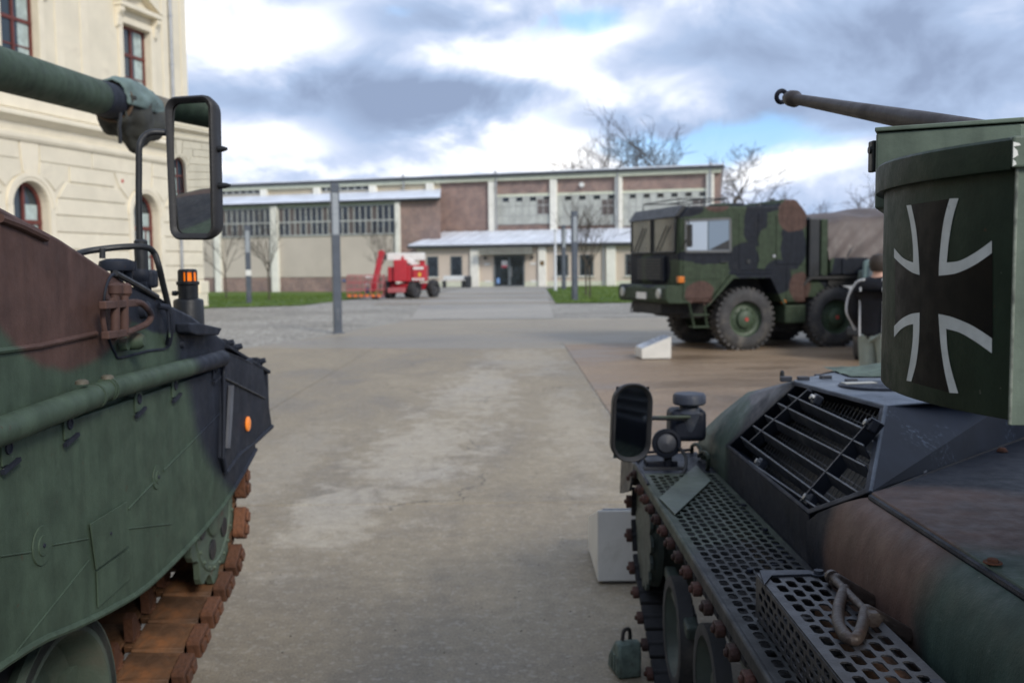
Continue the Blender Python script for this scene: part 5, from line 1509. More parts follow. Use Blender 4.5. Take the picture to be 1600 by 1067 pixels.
# road wheels
M_rw = mat('green_road_wheel', (.050, .072, .055), .7, var=.25, vscale=5, bump=.2, dirt=((.10, .09, .07), 3, .5, .8))
RWm = None
for i, yy in enumerate((2.72, 1.88, 1.04, .2, -.64)):
    T = Vector((XT0 - .07, yy, .375)) - Vector(HO_)
    if i == 0:
        ORG = Vector((0, 0, 0))
        rw = MB().lathe((0, 0, 0), (1, 0, 0), [(.0, .34), (.03, .355), (.05, .350), (.05, .30), (.04, .29), (-.05, .27), (-.09, .22), (-.09, .14), (.0, .12), (.02, .09), (.02, 0)], 48, cap=False).build('road_wheel', M_rw, how)
        rt_ = MB().lathe((0, 0, 0), (1, 0, 0), [(.045, .352), (.05, .345), (.05, .315), (-.11, .315), (-.11, .352)], 48, cap=False).build('rubber_tyre', M_rub, rw)
        bk_ = MB().lathe((0, 0, 0), (1, 0, 0), [(-.30, .0), (-.30, .30), (-.26, .352), (-.16, .352), (-.15, .30), (-.12, .1)], 40, cap=False).build('inner_wheel', M_rub, rw)
        rw.matrix_local = Matrix.Translation(T); ORG = ORG_SAVE
    else:
        w_ = inst(rw, how, Matrix.Translation(T)); inst(rt_, w_, Matrix()); inst(bk_, w_, Matrix())
MB().tube([(-1.8, 3.2, .55), (-1.35, 3.0, .42)], .08, 12).build('swing_arm', M_rw, how)
# turret block and gun
MB().prism([(-1.55, -3.0, 2.05), (-1.55, -.6, 2.05), (-1.75, -.2, 2.5), (-1.75, -.6, 3.3), (-1.75, -3.0, 3.35)], (-2.7, 0, 0)).build('turret', M_hc, how, smooth=0, bevel=.03)
g0 = aY(0, 108, 5.25); g1 = aY(180, 160, 6.77); gd_ = (g1 - g0).normalized()
gs = g0 - gd_ * 6.0
MB().lathe(gs, gd_, [(0, .30), (1.2, .28), (1.6, .18), (2.2, .125), (5.9, .114), (7.75, .110)], 40).build('gun_barrel', M_hc, how)
MB().lathe(g0 + gd_ * 1.22, gd_, [(0, .113), (.02, .114), (.42, .114), (.44, .112)], 36).build('barrel_sleeve', M_hd, how)
gm = aY(250, 182, 7.6)
MB().lathe(g1 + gd_ * .62, gd_, [(0, .12), (.05, .135), (.45, .14), (.55, .13), (.75, .12), (.78, .08), (.6, .075)], 28).build('muzzle_brake', camo('muzzle_camouflage', (.14, .125, .095), [(-2.7, 7.8, 2.7, .3, .1, .3, (.08, .07, .05))], HO_, warp=.2, wscale=9), how)
# torn canvas cover round the muzzle
M_canvas = mat('teal_grey_canvas', (.13, .185, .175), .8, var=.25, vscale=6, bump=.5, bscale=14, dirt=((.06, .055, .045), 4, .56, .8))
M_canvd = mat('dark_canvas', (.040, .042, .036), .85, var=.4, vscale=6, bump=.6, bscale=14)
def wrap(c0, c1, r0_, amp, a0, a1, m, name, seed, droop=0.0, n1=20, n2=36):
    rr = random.Random(seed); d = (c1 - c0); L = d.length; d.normalize()
    a_ = d.cross(Vector((0, 0, 1))).normalized(); b_ = a_.cross(d)
    vs = []; fs = []
    for i in range(n1 + 1):
        t = i / n1
        for j in range(n2 + 1):
            q = R(a0 + (a1 - a0) * j / n2)
            nz = mnoise.noise(Vector((t * 3 + seed, math.cos(q) * 1.4, math.sin(q) * 1.4))) * amp + mnoise.noise(Vector((t * 9, q * 3, seed))) * amp * .35
            rad = r0_ * (1 - .18 * abs(2 * t - 1) ** 3) + nz
            v = c0 + d * L * t + (a_ * math.cos(q) + b_ * math.sin(q)) * rad
            dn = max(0, -math.sin(q)); v.z -= droop * dn * math.sin(t * math.pi) * (1 + .4 * nz / (amp + 1e-6))
            vs.append(v)
    for i in range(n1):
        for j in range(n2):
            k = i * (n2 + 1) + j; fs.append((k, k + 1, k + n2 + 2, k + n2 + 1))
    mb = MB(); mb.add(vs, fs)
    return mb.build(name, m, how, smooth=60, solid=.012)


c0 = g1 + gd_ * -.10; c1 = g1 + gd_ * .62
wrap(c0 + Vector((0, 0, .01)), c1, .150, .040, -15, 195, M_canvas, 'canvas_cover', 3)
wrap(c0 + gd_ * .03, c1 - gd_ * .02, .150, .055, 170, 375, M_canvd, 'lower_cover', 9, droop=.15)  # drooping lower half of the cover, in a darker canvas colour
MB().tube(smoothpath([c0 + gd_ * .06 + Vector((.128 * math.cos(q), 0, .128 * math.sin(q))) for q in [i * .52 for i in range(13)]], 3), .014, 6).build('cover_strap', mat('brown_strap', (.10, .065, .04), .8), how)
MB().tube([c0 + Vector((.11, -.1, -.10)), c0 + Vector((.12, -.16, -.2)), c0 + Vector((.12, -.15, -.30))], .012, 6).build('strap_end', M_blk, how)
ORG = Vector(HO_)
# things on the glacis
gb_ = smoothpath([aY(118, 398, 3.15), aY(140, 392, 3.2), aY(190, 386, 3.25), aY(225, 386, 3.3), aY(240, 394, 3.35), aY(248, 415, 3.35), aY(255, 445, 3.38), aY(264, 482, 3.42)], 5)
MB().tube(gb_, .0105, 10).build('guard_bar', M_blk, how)
MB().tube([aY(160, 388, 3.2), aY(160, 404, 3.2)], .010, 8).build('guard_stay', M_blk, how)
q = aY(182, 414, 3.22)
MB().lathe(q, (0, 0, 1), [(-.10, .016), (-.02, .020), (-.018, .052), (-.004, .056), (.012, .052), (.020, .03), (.021, 0)], 20, cap=False).build('mushroom_cap', M_hd, how)
MB().lathe(aY(196, 414, 3.3), (0, 0, 1), [(-.05, .02), (-.02, .022), (-.018, .036), (.012, .034), (.016, 0)], 16, cap=False).build('mushroom_cap', M_hd, how)
MB().lathe(aY(240, 478, 3.5), (0, 0, 1), [(-.03, .03), (.02, .03), (.03, .02), (.03, 0)], 14, cap=False).build('glacis_knob', M_hd, how)
# mirror on its arm
MY = 3.5
arm = smoothpath([aY(285, 208, MY + .05), aY(262, 208, MY + .05), aY(240, 207, MY + .03), aY(226, 213, MY + .02), aY(218, 228, MY), aY(217, 260, MY), aY(217, 330, MY), aY(219, 392, MY)], 5)
MB().tube(arm, .0115, 12).build('mirror_arm', M_blk, how)
q = aY(220.5, 397, MY)
MB().lathe(q, (0, 0, 1), [(-.058, .014), (-.055, .023), (.045, .023), (.050, .018), (.052, .013)], 20, cap=False).build('mirror_socket', M_blk, how)
MB().lathe(aY(221, 431, MY), (0, 0, 1), [(-.035, .0), (-.03, .02), (-.01, .032), (.010, .032), (.03, .02), (.06, .012)], 18, cap=False).build('ball_joint', M_hd, how)
MB().obox(aY(232, 436, MY + .02), (.028, 0, 0), (0, .03, 0), (0, 0, .032)).build('joint_block', M_hd, how, smooth=0, bevel=.012)
MB().bar(aY(222, 440, MY), aY(224, 470, MY), .05).build('joint_foot', M_hd, how, smooth=0, bevel=.006)
mn = Vector((-.37, -.928, -.022)).normalized()      # normal of the mirror glass
mc = aY(299.5, 263.5, MY)
mu = Vector((0, 0, 1)); mu = (mu - mn * mu.dot(mn)).normalized(); mr = mn.cross(mu) * -1
mr = Vector((-mn.y, mn.x, 0)).normalized(); mr = mr if mr.x > 0 else -mr
tilt = R(1.2); mr, mu = (mr * math.cos(tilt) - mu * math.sin(tilt)), (mu * math.cos(tilt) + mr * math.sin(tilt))


def rrect(c, u, v, w_, h_, r_, n=6, taper=0.0):
    P = []
    for cx, cy, a0 in ((w_ - r_, h_ - r_, 0), (-(w_ - r_), h_ - r_, 90), (-(w_ - r_), -(h_ - r_), 180), (w_ - r_, -(h_ - r_), 270)):
        for k in range(n + 1):
            a = R(a0 + 90 * k / n); x = cx + r_ * math.cos(a); y = cy + r_ * math.sin(a)
            x *= 1 + taper * y / h_
            P.append(c + u * x + v * y)
    return P


def loft(mb, rings, cap0=True, cap1=True):
    n = len(rings[0]); vs = [p for r_ in rings for p in r_]; fs = []
    for i in range(len(rings) - 1):
        for k in range(n):
            l = (k + 1) % n; fs.append((i * n + k, i * n + l, (i + 1) * n + l, (i + 1) * n + k))
    if cap0: fs.append(tuple(range(n - 1, -1, -1)))
    if cap1: fs.append(tuple((len(rings) - 1) * n + k for k in range(n)))
    return mb.add(vs, fs)


def convex(c, u, v, nrm, w_, h_, rad, nx=14, ny=30):
    mb = MB(); vs = []; fs = []
    for i in range(nx + 1):
        for j in range(ny + 1):
            x = w_ * (2 * i / nx - 1); y = h_ * (2 * j / ny - 1)
            vs.append(c + u * x + v * y - nrm * ((x * x + y * y) / (2 * rad)))
    for i in range(nx):
        for j in range(ny): k = i * (ny + 1) + j; fs.append((k, k + ny + 1, k + ny + 2, k + 1))
    return mb.add(vs, fs)


W2, H2 = .101, .247; tp = .02
MH = MB()
loft(MH, [rrect(mc - mn * .055, mr, mu, W2 * .80, H2 * .90, .045, taper=tp), rrect(mc - mn * .045, mr, mu, W2 * .93, H2 * .965, .05, taper=tp), rrect(mc - mn * .01, mr, mu, W2, H2, .045, taper=tp),
          rrect(mc + mn * .006, mr, mu, W2, H2, .045, taper=tp), rrect(mc + mn * .012, mr, mu, W2 * .94, H2 * .975, .040, taper=tp), rrect(mc + mn * .006, mr, mu, W2 * .80, H2 * .92, .030, taper=tp),
          rrect(mc - mn * .004, mr, mu, W2 * .76, H2 * .905, .026, taper=tp)], True, False)
mh = MH.build('mirror_housing', mat('black_mirror_plastic', (.022, .022, .024), .55, var=.25, bump=.2, bscale=120), how, smooth=50)
gl = convex(mc - mn * .0005, mr, mu, mn, W2 * .79, H2 * .915, 3.6).build('mirror_glass', M_mirror, mh, smooth=80)
for vv, ln in ((.065, .035), (-.060, .045)):
    c_ = mc - mn * .02 + mr * W2 + mu * vv
    MB().tube([c_ - mr * .005, c_ + mr * ln * .5, c_ + mr * ln], [.012, .010, .005], 10).build('mirror_lug', M_blk, mh)
MB().obox(mc - mn * .02 - mr * (W2 + .003) - mu * .035, mr * .006, mn * .012, mu * .028).build('mirror_clip', M_blk, mh, smooth=0, bevel=.003)
# beacon
BY = 3.95; bc = lambda px, py: aY(px, py, BY)
k_ = BY / FPX
MB().lathe(bc(297, 545), (0, 0, 1), [(0, 23.5 * k_), (.09, 23.5 * k_), (.095, 23 * k_)], 28).build('beacon_pedestal', M_hd, how)
z_ = lambda py: bc(297, py).z - bc(297, 545).z
b0 = bc(297, 545)
MB().lathe(b0, (0, 0, 1), [(z_(520), 23 * k_), (z_(471), 23 * k_), (z_(468), 21.5 * k_), (z_(466), 15 * k_)], 28).build('beacon_base', M_blk, how)
be = MB().lathe(b0, (0, 0, 1), [(z_(467), 15 * k_), (z_(446), 15.5 * k_), (z_(444), 17.5 * k_), (z_(440), 17.5 * k_), (z_(439), 14 * k_)], 28).build('beacon_neck', M_blk, how)
MB().lathe(b0, (0, 0, 1), [(z_(440), 13 * k_), (z_(425), 12.6 * k_), (z_(423), 11 * k_)], 28).build('beacon_lens', mat('beacon_amber', (.80, .17, .01), .25, var=.15, vscale=40, emit=((.95, .20, .0), .35)), be)
cg = MB().lathe(b0, (0, 0, 1), [(z_(425.5), 14.5 * k_), (z_(422), 14 * k_), (z_(420.5), 12 * k_), (z_(420), 0)], 28, cap=False)
for a in (-165, -120, -80, -38, 10, 60, 110, 150):
    u = Vector((math.cos(R(a)), math.sin(R(a)), 0)); cg.obox(b0 + u * 13.3 * k_ + Vector((0, 0, (z_(441) + z_(423)) / 2)), u * .003, u.cross(Vector((0, 0, 1))) * (.0035 if a != -165 and a != -120 else .012), Vector((0, 0, (z_(423) - z_(441)) / 2)))
cg.build('beacon_cage', M_blk, be, smooth=30)
MB().lathe(b0 + Vector((-16 * k_, -.01, z_(458))), (-1, 0, 0), [(0, .011), (.018, .010)], 10).build('beacon_knob', M_blk, be)
MB().obox(b0 + Vector((0, -15.4 * k_, z_(455))), (.003, 0, 0), (0, .003, 0), (0, 0, .028)).build('beacon_rib', M_blk, be, smooth=0)
ORG = None

# ================================================================ RIGHT: SMALL TRACKED CARRIER
WO_ = (1.50, 2.6, .012)
wz = thing('small_tracked_carrier', 'small dark camouflage tracked weapon carrier with a white edged cross, lower right', 'armoured vehicle', WO_)
WK = (.011, .014, .023); WB = (.110, .068, .055); WG = (.045, .072, .060)
M_wc = camo('carrier_camouflage', WK, [
    (.93, 2.43, .98, .5, .34, .5, WB), (1.25, 2.15, 1.08, .42, .22, .1, WB), (.93, 1.65, .98, .5, .47, .5, WG), (1.35, 1.68, 1.08, .6, .34, .12, WG),
    (.95, 4.6, 1.0, .45, .50, .5, WG), (1.0, 4.2, 1.2, .12, .3, .08, (.10, .10, .11))], WO_, warp=.07, wscale=5, soft=.16, scr=.7, rough=.55, bump=.25)
M_wk = camo('carrier_black', WK, [], WO_, rough=.5, scr=.7, bump=.3, spec=.16)
M_wd = camo('carrier_fender_green', (.050, .062, .048), [(.75, 2.3, .8, .4, .9, .3, (.030, .032, .034))], WO_, rough=.55, scr=.7, bump=.2)
WX = lambda px, py, X: aX(px, py, X)
# --- lower hull (inside the tracks)
MB().prism([(.84, -.4, .25), (.84, 3.7, .25), (.84, 4.6, .55), (.84, 4.75, .78), (.84, -.4, .78)], (1.3, 0, 0)).build('lower_hull', M_wk, wz, smooth=0)
# --- side wall of hull, rounded at the top, runs from behind the camera to the grille
prf = [(.90, .775), (.888, .82), (.884, .87), (.886, .92), (.894, .965), (.908, 1.005), (.926, 1.035), (.948, 1.055), (.972, 1.066)]
mb = MB(); secs = []
for yy in (-.2, .6, 1.2, 1.7, 2.1, 2.4, 2.66):
    secs.append([Vector((x, yy, z)) for x, z in prf])
# taper into the corner E where the grille starts: the top of the roll falls away
secs.append([Vector((x + .0, 2.66 + (.30) * (1 - max(0, (z - .93)) / .136), z if z < .94 else .94 + (z - .94) * 1.0)) for x, z in prf])
n_ = len(prf); vs = [p for s_ in secs for p in s_]; fs = []
for i in range(len(secs) - 1):
    for k in range(n_ - 1): fs.append((i * n_ + k, i * n_ + k + 1, (i + 1) * n_ + k + 1, (i + 1) * n_ + k))
mb.add(vs, fs); mb.build('side_armour', M_wc, wz, smooth=60, fix=True)
# top plate with a thick edge
MB().prism([(.968, -.2, 1.050), (.968, 2.655, 1.050), (1.01, 2.69, 1.050), (1.80, 3.52, 1.050), (2.38, 3.55, 1.05), (2.38, -.2, 1.05)], (0, 0, .030)).build('engine_deck', M_wc, wz, smooth=0, bevel=.006)
MB().prism([(.975, -.2, .775), (.975, 2.6, .775), (1.75, 3.45, .775), (2.37, 3.5, .775), (2.37, -.2, .775)], (0, 0, .27)).build('hull_core', M_wk, wz, smooth=0)
# --- grille housing
zt_ = 1.245
Aq = Vector((.895, 4.12, .940)); Eq = Vector((.895, 2.965, .945)); Dq = Vector((.968, 2.675, 1.075)); Cq = Vector((1.166, 3.10, zt_)); Bq = Vector((1.07, 3.74, zt_))
Br = aZ(1240, 596, zt_)      # far corner of the light top plate
T1 = aZ(1400, 582, zt_); T2 = aZ(1500, 640, zt_ - .002)
def ipol(c, P, k): return [c + (p - c) * k for p in P]
open_ = [Aq, Bq, Cq, Dq, Eq]; cg_ = sum(open_, Vector()) / 5
gn = (Bq - Aq).cross(Eq - Aq).normalized()
if gn.x > 0: gn = -gn
rim = MB(); inn = ipol(cg_, open_, .955)
outr = ipol(cg_, open_, 1.02)
n5 = 5
for i in range(5):
    j = (i + 1) % 5
    a0, a1, b1, b0_ = outr[i], outr[j], inn[j], inn[i]
    rim.add([a0 + gn * .004, a1 + gn * .004, b1 + gn * .004, b0_ + gn * .004, a0 - gn * .02, a1 - gn * .02, b1 - gn * .09, b0_ - gn * .09],
            [(0, 1, 2, 3), (7, 6, 5, 4), (0, 4, 5, 1), (3, 2, 6, 7)])
rim.build('grille_frame', M_wk, wz, smooth=0, fix=True, bevel=.003)
# dark well behind the grille
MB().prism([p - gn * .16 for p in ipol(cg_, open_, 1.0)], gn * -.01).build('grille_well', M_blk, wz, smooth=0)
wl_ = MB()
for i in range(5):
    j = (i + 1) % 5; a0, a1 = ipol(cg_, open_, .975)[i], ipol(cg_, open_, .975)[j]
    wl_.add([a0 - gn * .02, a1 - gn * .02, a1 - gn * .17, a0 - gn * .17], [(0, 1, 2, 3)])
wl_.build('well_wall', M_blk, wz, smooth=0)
# wire mesh in the well
def clipseg(p, d, P, nn):
    """clip the line p+t*d to the convex polygon P lying in the plane of normal nn"""
    t0, t1 = -9, 9; c = sum(P, Vector()) / len(P)
    for i in range(len(P)):
        a, b_ = P[i], P[(i + 1) % len(P)]; e_ = nn.cross(b_ - a)
        if e_.dot(c - a) < 0: e_ = -e_
        den = e_.dot(d); num = e_.dot(a - p)
        if abs(den) < 1e-9:
            if e_.dot(p - a) < 0: return None
            continue
        t = num / den
        if den > 0: t0 = max(t0, t)
        else: t1 = min(t1, t)
    return (p + d * t0, p + d * t1) if t1 > t0 else None


ax1 = (Eq - Aq).normalized(); ax2 = gn.cross(ax1).normalized()
if ax2.z < 0: ax2 = -ax2
M_wire = mat('grey_wire', (.075, .08, .09), .5, .3, var=.2)
wm = MB(); Pw = [p - gn * .085 for p in ipol(cg_, open_, .95)]; cw_ = sum(Pw, Vector()) / 5
for i in range(-24, 25):
    s_ = clipseg(cw_ + ax1 * i * .036, (ax2 + ax1 * .12).normalized(), Pw, gn)
    if s_: wm.tube([s_[0], s_[1]], .0016, 4, cap=False)
for i in range(-14, 15):
    s_ = clipseg(cw_ + ax2 * i * .036, ax1, Pw, gn)
    if s_: wm.tube([s_[0], s_[1]], .0016, 4, cap=False)
wm.build('wire_screen', M_wire, wz, smooth=0)
# louvre blades: lines taken from the picture onto the grille plane
def onG(px, py, off=0.0):
    d = ray(px, py); o_ = Vector((0, 0, CZ)); k = (Aq + gn * off - o_).dot(gn) / d.dot(gn); return o_ + d * k


M_blade = camo('grille_blade_paint', (.030, .035, .048), [], WO_, rough=.4, scr=2.0, bump=.1)
M_bead = mat('worn_bead_edge', (.10, .115, .14), .45, var=.4, vscale=30)
blades = [((1210, 627), (1259, 652), (1345, 689)), ((1197, 636), (1310, 700)), ((1177, 650), (1300, 730), (1355, 757)), ((1160, 664), (1265, 726)), ((1149, 680), (1210, 715), (1268, 762)), ((1232, 612), (1300, 648), (1365, 674))]
lines = [((1236, 618), (1362, 676)), ((1222, 633), (1320, 681), (1362, 702)), ((1202, 652), (1352, 728)), ((1182, 668), (1292, 738), (1322, 757)), ((1160, 684), (1266, 762)), ((1143, 702), (1225, 758))]
Pin = ipol(cg_, open_, .965)
for (a, *r_) in lines:
    P_ = [onG(*a, -.004)] + [onG(*q, -.004) for q in r_]
    u0, v0 = P_[0], P_[-1]
    sg = clipseg(u0, (v0 - u0).normalized(), Pin, gn)
    if not sg: continue
    u, v = sg
    d = (v - u).normalized()
    dn = (-gn * .62 + Vector((0, 0, -.80)) - ax1 * .25).normalized(); dn = (dn - d * dn.dot(d)).normalized()
    t_ = d.cross(dn).normalized() * .0020; dp = dn * .046
    MB().add([u - t_, u + t_, v + t_, v - t_, u - t_ + dp, u + t_ + dp, v + t_ + dp, v - t_ + dp], [(0, 3, 2, 1), (4, 5, 6, 7), (0, 1, 5, 4), (1, 2, 6, 5), (2, 3, 7, 6), (3, 0, 4, 7)]).build('grille_blade', M_blade, wz, smooth=0, fix=True)
    MB().tube([u, v], .0030, 6).build('blade_bead', M_bead, wz)
for a, b_ in (((1262, 608), (1170, 690)), ((1362, 652), (1250, 782))):
    u, v = onG(*a, .0), onG(*b_, .0); d = (v - u).normalized(); dn = -gn; t_ = d.cross(dn).normalized() * .004
    MB().add([u - t_, u + t_, v + t_, v - t_, u - t_ + dn * .045, u + t_ + dn * .045, v + t_ + dn * .045, v - t_ + dn * .045], [(0, 3, 2, 1), (4, 5, 6, 7), (0, 1, 5, 4), (1, 2, 6, 5), (2, 3, 7, 6), (3, 0, 4, 7)]).build('grille_crossbar', M_blade, wz, smooth=0, fix=True)
for px, py, s_ in ((1272, 622, 1.0), (1357, 662, 1.0), (1186, 722, 1.0), (1262, 778, 1.1)):
    c_ = onG(px, py, -.008)
    MB().obox(c_ - gn * .012, ax1 * .022 * s_, ax2 * .018 * s_, gn * .014).build('grille_clamp', M_blade, wz, smooth=0, bevel=.005)
    MB().lathe(c_, gn, [(0, .012), (.014, .011), (.016, .005)], 6).build('clamp_bolt', mat('bare_steel', (.32, .33, .34), .35, .7, var=.3, vscale=20), wz)
# top plate of the housing (light worn) and its surrounding faces
M_wt = camo('worn_grey_top', (.105, .125, .155), [(1.35, 3.55, 1.245, .3, .2, .1, (.13, .15, .18))], WO_, rough=.45, scr=1.5, bump=.3)
topP = [outr[1] + Vector((0, 0, .003)), outr[2] + Vector((0, 0, .003)), Vector((1.55, 3.26, zt_)), Vector((1.95, 3.6, zt_)), Vector((1.95, 4.15, zt_)), Vector((1.45, 4.2, zt_)), Br]
MB().prism([Vector((p_.x, p_.y, zt_)) for p_ in topP], (0, 0, .006)).build('housing_top', M_wt, wz, smooth=0, bevel=.002)
# dark slanted wall between housing top and deck, facing the camera
M_ws2 = bpy.data.materials.new('scuffed_navy_paint'); M_ws2.use_nodes = True
n = NT(M_ws2.node_tree); p = n.n['Principled BSDF']; tcw = n.new('ShaderNodeTexCoord').outputs['Object']
c = n.mix(n.ss(n.noise(tcw, 5, 6, .6), .3, .7), (.008, .011, .020, 1), (.018, .024, .040, 1))
ff = n.m('MULTIPLY', n.ss(n.noise(tcw, 4.0, 4, .6), .50, .68), n.ss(n.noise(tcw, 70, 6, .7), .50, .66))
c = n.mix(n.m('MULTIPLY', ff, .75), c, (.16, .20, .26, 1))
n.put(p.inputs['Base Color'], c); p.inputs['Roughness'].default_value = .5; p.inputs['Specular IOR Level'].default_value = .2
wallf = MB(); lo1 = Dq + Vector((.004, -.004, 0)); lo2 = Vector((1.80, 3.46, 1.079)); hi1 = Cq + Vector((.004, -.003, .004)); hi2 = Vector((1.95, 3.66, zt_ + .004))
wallf.add([lo1, lo2, hi2, hi1, lo2 + Vector((.58, .05, 0)), hi2 + Vector((.42, .05, 0))], [(0, 1, 2, 3), (1, 4, 5, 2)]); wallf.build('housing_wall', M_ws2, wz, smooth=0, solid=.006)
MB().tube([lo1, hi1], .006, 8).build('housing_edge', M_wt, wz)
MB().tube([outr[1] + Vector((0, 0, .002)), hi1], .004, 6).build('housing_edge', M_wt, wz)
# left flank: bevel from fender up to the top, forward of and below the opening
N0 = Vector((.895, 4.12, .78)); 
fl = MB()
Lf0 = outr[0]; Eb = outr[4]; 
P0 = Vector((.90, 2.95, .776)); P1 = Vector((.90, 4.15, .776)); P2 = Vector((.905, 4.85, .776))
Q1 = Vector((.895, 4.78, .85)); Q2 = Vector((.93, 4.72, .95)); Q3 = Br + Vector((-.02, .12, -.01))
fl.add([P0, P1, Lf0, Eb], [(3, 2, 1, 0)])
fl.build('lower_flank', M_wc, wz, smooth=0, fix=True, solid=.004)
nose = MB()
TB = outr[1] + Vector((0, 0, .002))
ringsN = [
    [Vector((.90, 4.13, .776)), Vector((.893, 4.13, .84)), Lf0, Lf0.lerp(TB, .33), Lf0.lerp(TB, .67), TB],
    [Vector((.90, 4.45, .776)), Vector((.890, 4.45, .84)), Vector((.900, 4.42, .925)), Vector((.945, 4.36, 1.03)), Vector((1.015, 4.20, 1.14)), Br.lerp(TB, .25)],
    [Vector((.905, 4.80, .776)), Vector((.90, 4.80, .83)), Vector((.92, 4.76, .90)), Vector((.98, 4.64, 1.00)), Vector((1.06, 4.46, 1.12)), Br],
    [Vector((1.3, 5.05, .776)), Vector((1.3, 5.05, .83)), Vector((1.3, 5.0, .90)), Vector((1.35, 4.86, 1.00)), Vector((1.4, 4.66, 1.12)), Vector((1.45, 4.3, zt_))],
    [Vector((2.1, 5.05, .776)), Vector((2.1, 5.05, .83)), Vector((2.1, 5.0, .90)), Vector((2.1, 4.86, 1.00)), Vector((2.1, 4.66, 1.12)), Vector((2.1, 4.3, zt_))]]
vs = [p for r_ in ringsN for p in r_]; fs = []
for i in range(4):
    for k in range(5): fs.append((i * 6 + k, i * 6 + k + 1, (i + 1) * 6 + k + 1, (i + 1) * 6 + k))
nose.add(vs, fs); nose.build('nose_armour', M_wc, wz, smooth=50, fix=True)
MB().prism([(1.2, 3.3, .78), (1.25, 4.1, .78), (2.1, 4.3, .78), (2.37, 4.2, .78), (2.37, 3.56, .78), (1.9, 3.62, .78)], (0, 0, zt_ - .785)).build('roof_block', M_wk, wz, smooth=0)
# low netted hatch on the roof
M_net = mat('green_net_cover', (.085, .12, .10), .9, var=.35, vscale=14, bump=1.0, bscale=45)
h0 = aZ(1300, 590, zt_)
nb = MB(); vs = []; fs = []
for i in range(25):
    for j in range(13):
        x = 1.32 + .85 * i / 24; y = 3.86 + .36 * j / 12 - .06 * i / 24
        z = zt_ + .012 + .075 * math.sin(math.pi * min(1, j / 12 * 1.0)) ** .5 * sst(i / 14.0) + .006 * mnoise.noise(Vector((x * 22, y * 22, 1)))
        vs.append((x, y, z))
for i in range(24):
    for j in range(12): k = i * 13 + j; fs.append((k, k + 13, k + 14, k + 1))
nb.add(vs, fs); nb.build('netted_cover', M_net, wz, smooth=70)
for px, py in ((1228, 592), (1255, 592), (1290, 590), (1330, 596)):
    q = aZ(px, py, zt_ + .01); MB().obox(q, (.022, 0, 0), (0, .012, 0), (0, 0, .010)).build('roof_hook', M_blade, wz, smooth=0, bevel=.003)
MB().lathe(aZ(1222, 590, zt_ + .01), (0, 0, 1), [(0, .010), (.025, .008), (.03, 0)], 8, cap=False).build('roof_knob', M_blk, wz)
MB().lathe(aZ(1368, 603, zt_ + .009), (0, 0, 1), [(0, .13), (.006, .125), (.007, 0)], 30, cap=False).build('round_cap', M_wk, wz)
MB().obox(aZ(1342, 599, zt_ + .014), (.06, .01, 0), (-.003, .02, 0), (0, 0, .004)).build('light_tape', mat('pale_tape', (.42, .42, .38), .6), wz, smooth=0)
# rusty bolt on the deck and weld at the wall foot
q = aZ(1551, 879, 1.083)
MB().lathe(q, (0, 0, 1), [(0, .019), (.003, .018), (.003, .011), (.009, .010), (.010, 0)], 16, cap=False).build('rusty_bolt', mat('dark_rust', (.10, .036, .018), .85, var=.4, vscale=40), wz)
q = aZ(1566, 705, 1.082); MB().lathe(q, (0, 0, 1), [(0, .018), (.004, .016), (.012, .010), (.013, 0)], 12, cap=False).build('rusty_bolt', MATS['dark_rust'], wz)
MB().tube([lo1 + Vector((.05, .02, 0)), lo2], .006, 6).build('weld_seam', mat('dark_weld', (.03, .026, .024), .8, var=.3, dirt=((.09, .04, .02), 14, .58, .7)), wz)
MB().tube([Vector((.966, -.1, 1.066)), Vector((.966, 2.65, 1.066))], .009, 8).build('deck_lip', M_wk, wz)

